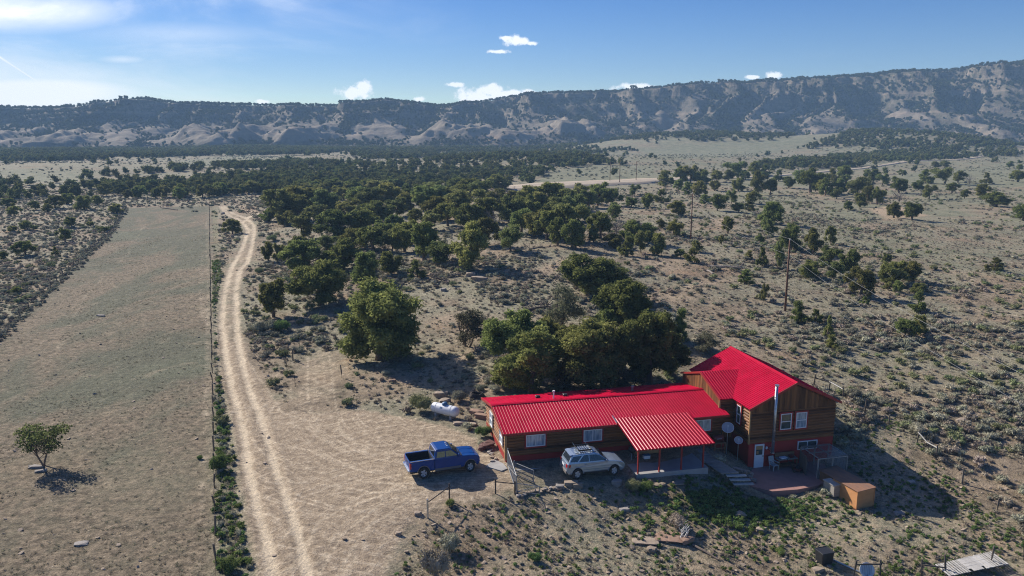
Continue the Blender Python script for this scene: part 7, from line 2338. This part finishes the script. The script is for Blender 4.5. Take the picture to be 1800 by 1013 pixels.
# brush line along the far-left fence
bl = [np.array(p[:2]) for p in lf]
pts = []
for a, b in zip(bl[:-1], bl[1:]):
    for k in range(16):
        t = rng.uniform(0, 1); pts.append(a + (b - a) * t + rng.normal(size=2) * .5)
pts = np.array(pts)
scatter('fence_brush', SAGE + DRY[:1], np.stack([pts[:, 0], pts[:, 1], height(pts[:, 0], pts[:, 1]) - .03], 1), rng.uniform(.4, .95, len(pts)), 'brush line along the far left fence', 'brush')
# loose stones
x, y = sample(14000, -120, 120, 40, 170, rng)
ok = (free_of(x, y, False) | (rng.uniform(0, 1, len(x)) < .05)) & (sdf(x, y, HOUSE) < -.3) & (rng.uniform(0, 1, len(x)) < np.where(sdf(x, y, FIELD) > 0, .10, .5))
x, y = x[ok], y[ok]
scatter('loose_stones', STONES, np.stack([x, y, height(x, y)], 1), rng.uniform(.10, .5, len(x)) ** 1.4 * 1.2, 'loose tan stones strewn over the ground', 'stones', .7, .3)

# ------------------------------------------------------------------ woods beyond
X_, Y_ = [], []
n = 90000
x = rng.uniform(-900, 900, n); y = rng.uniform(225, 1080, n)
z = height(x, y)
mz, mb, mt_ = mesa_height(x, y)
px, py = project(x, y, z)
keep = np.zeros(n, bool)
for P_, dn in SHADEBELT:
    ins = in_poly(px, py, np.array(P_, float))
    keep |= ins & (rng.uniform(0, 1, n) < 1.3 * dn * (1800 * 855 / n) * (0.35 + 1.3 * smooth(.36, .56, fbm(x / 34, y / 34, 3, 83))))
keep &= (mt_ < .03)
keep |= (rng.uniform(0, 1, n) < .012) & (py < 335) & (mt_ < 0) & (np.hypot(x, y) > 300)
for P_ in PALE: keep &= ~(in_poly(px, py, np.array(P_, float)) & (rng.uniform(0, 1, n) < .985))
for (x0, y0) in gpts([(880, 332), (930, 329.5), (1000, 325), (1080, 321), (1150, 317.5)], 1.0): keep &= np.hypot(x - x0, y - y0) > 24
x, y, z = x[keep], y[keep], z[keep]
order = np.argsort(np.hypot(x, y))
x, y, z = x[order], y[order], z[order]
NB = 70
for i in range(min(NB, len(x))):
    s = random.uniform(3.0, 5.2)
    place_tree('jun' if i % 3 else 'pin', (x[i], y[i], z[i]), s * 1.15, s, '%s %s at the near edge of the woods beyond the grove, %s stretch' % ('taller' if s > 4.1 else 'shorter', 'juniper' if i % 3 else 'pinyon', ['far left', 'left', 'middle', 'right', 'far right'][int(np.clip((x[i] / y[i] + .64) / .256, 0, 4))]), 'trees of the belt beyond the grove')
x, y, z = x[NB:], y[NB:], z[NB:]
scatter('distant_woodland', LOWT, np.stack([x, y, z - .1], 1), rng.uniform(3.2, 6.0, len(x)), 'dark juniper woodland across the valley floor', 'woodland', .85, .03)
# brush on the valley floor
n = 26000
x = rng.uniform(-760, 760, n); y = rng.uniform(240, 760, n)
ok = (np.abs(x) < y * .8) & (rng.uniform(0, 1, n) < .25 + .75 * smooth(.42, .6, fbm(x / 30, y / 30, 3, 85)))
x, y = x[ok], y[ok]
scatter('valley_brush', SAGE[:2], np.stack([x, y, height(x, y) - .05], 1), rng.uniform(.8, 2.1, len(x)), 'sagebrush across the valley floor', 'sagebrush', .7)
# trees on the mesa
n = 130000
x = rng.uniform(-1350, 1350, n); y = rng.uniform(850, 1560, n)
z, bare, t = mesa_height(x, y)
dn = (.28 + .72 * smooth(.38, .58, fbm(x / 70, y / 70, 3, 87))) * (1 - bare) ** 1.5
dn = np.where(t > .93, np.maximum(dn, .75), dn)
dn *= np.where(x > 100, 1.0, .75)
ok = (t > .0) & (t < 1.04) & (rng.uniform(0, 1, n) < dn * .80) & (np.abs(x) < y * .8)
x, y, z = x[ok], y[ok], z[ok]
scatter('mesa_trees', [low_tree(740 + i, MAT['mesatree']) for i in range(3)], np.stack([x, y, z - .3], 1), rng.uniform(3.4, 7.0, len(x)), 'junipers dotted over the mesa slopes and rim', 'woodland', .9, .03)

# ------------------------------------------------------------------ air
hz_m, nt, N, L = new_mat('haze_air')
o_ = N('ShaderNodeOutputMaterial')
pv = N('ShaderNodeVolumePrincipled')
pv.inputs['Color'].default_value = (0.42, 0.68, 1.0, 1)
pv.inputs['Density'].default_value = 0.00025
pv.inputs['Anisotropy'].default_value = 0.0
L(pv.outputs[0], o_.inputs['Volume'])
hzb = MB().span((-2500, -300, -9), (2500, 2150, 190)).build('haze', hz_m)
hzb['kind'] = 'stuff'
hzb['label'] = 'thin blue haze over the valley'
hzb['category'] = 'haze'
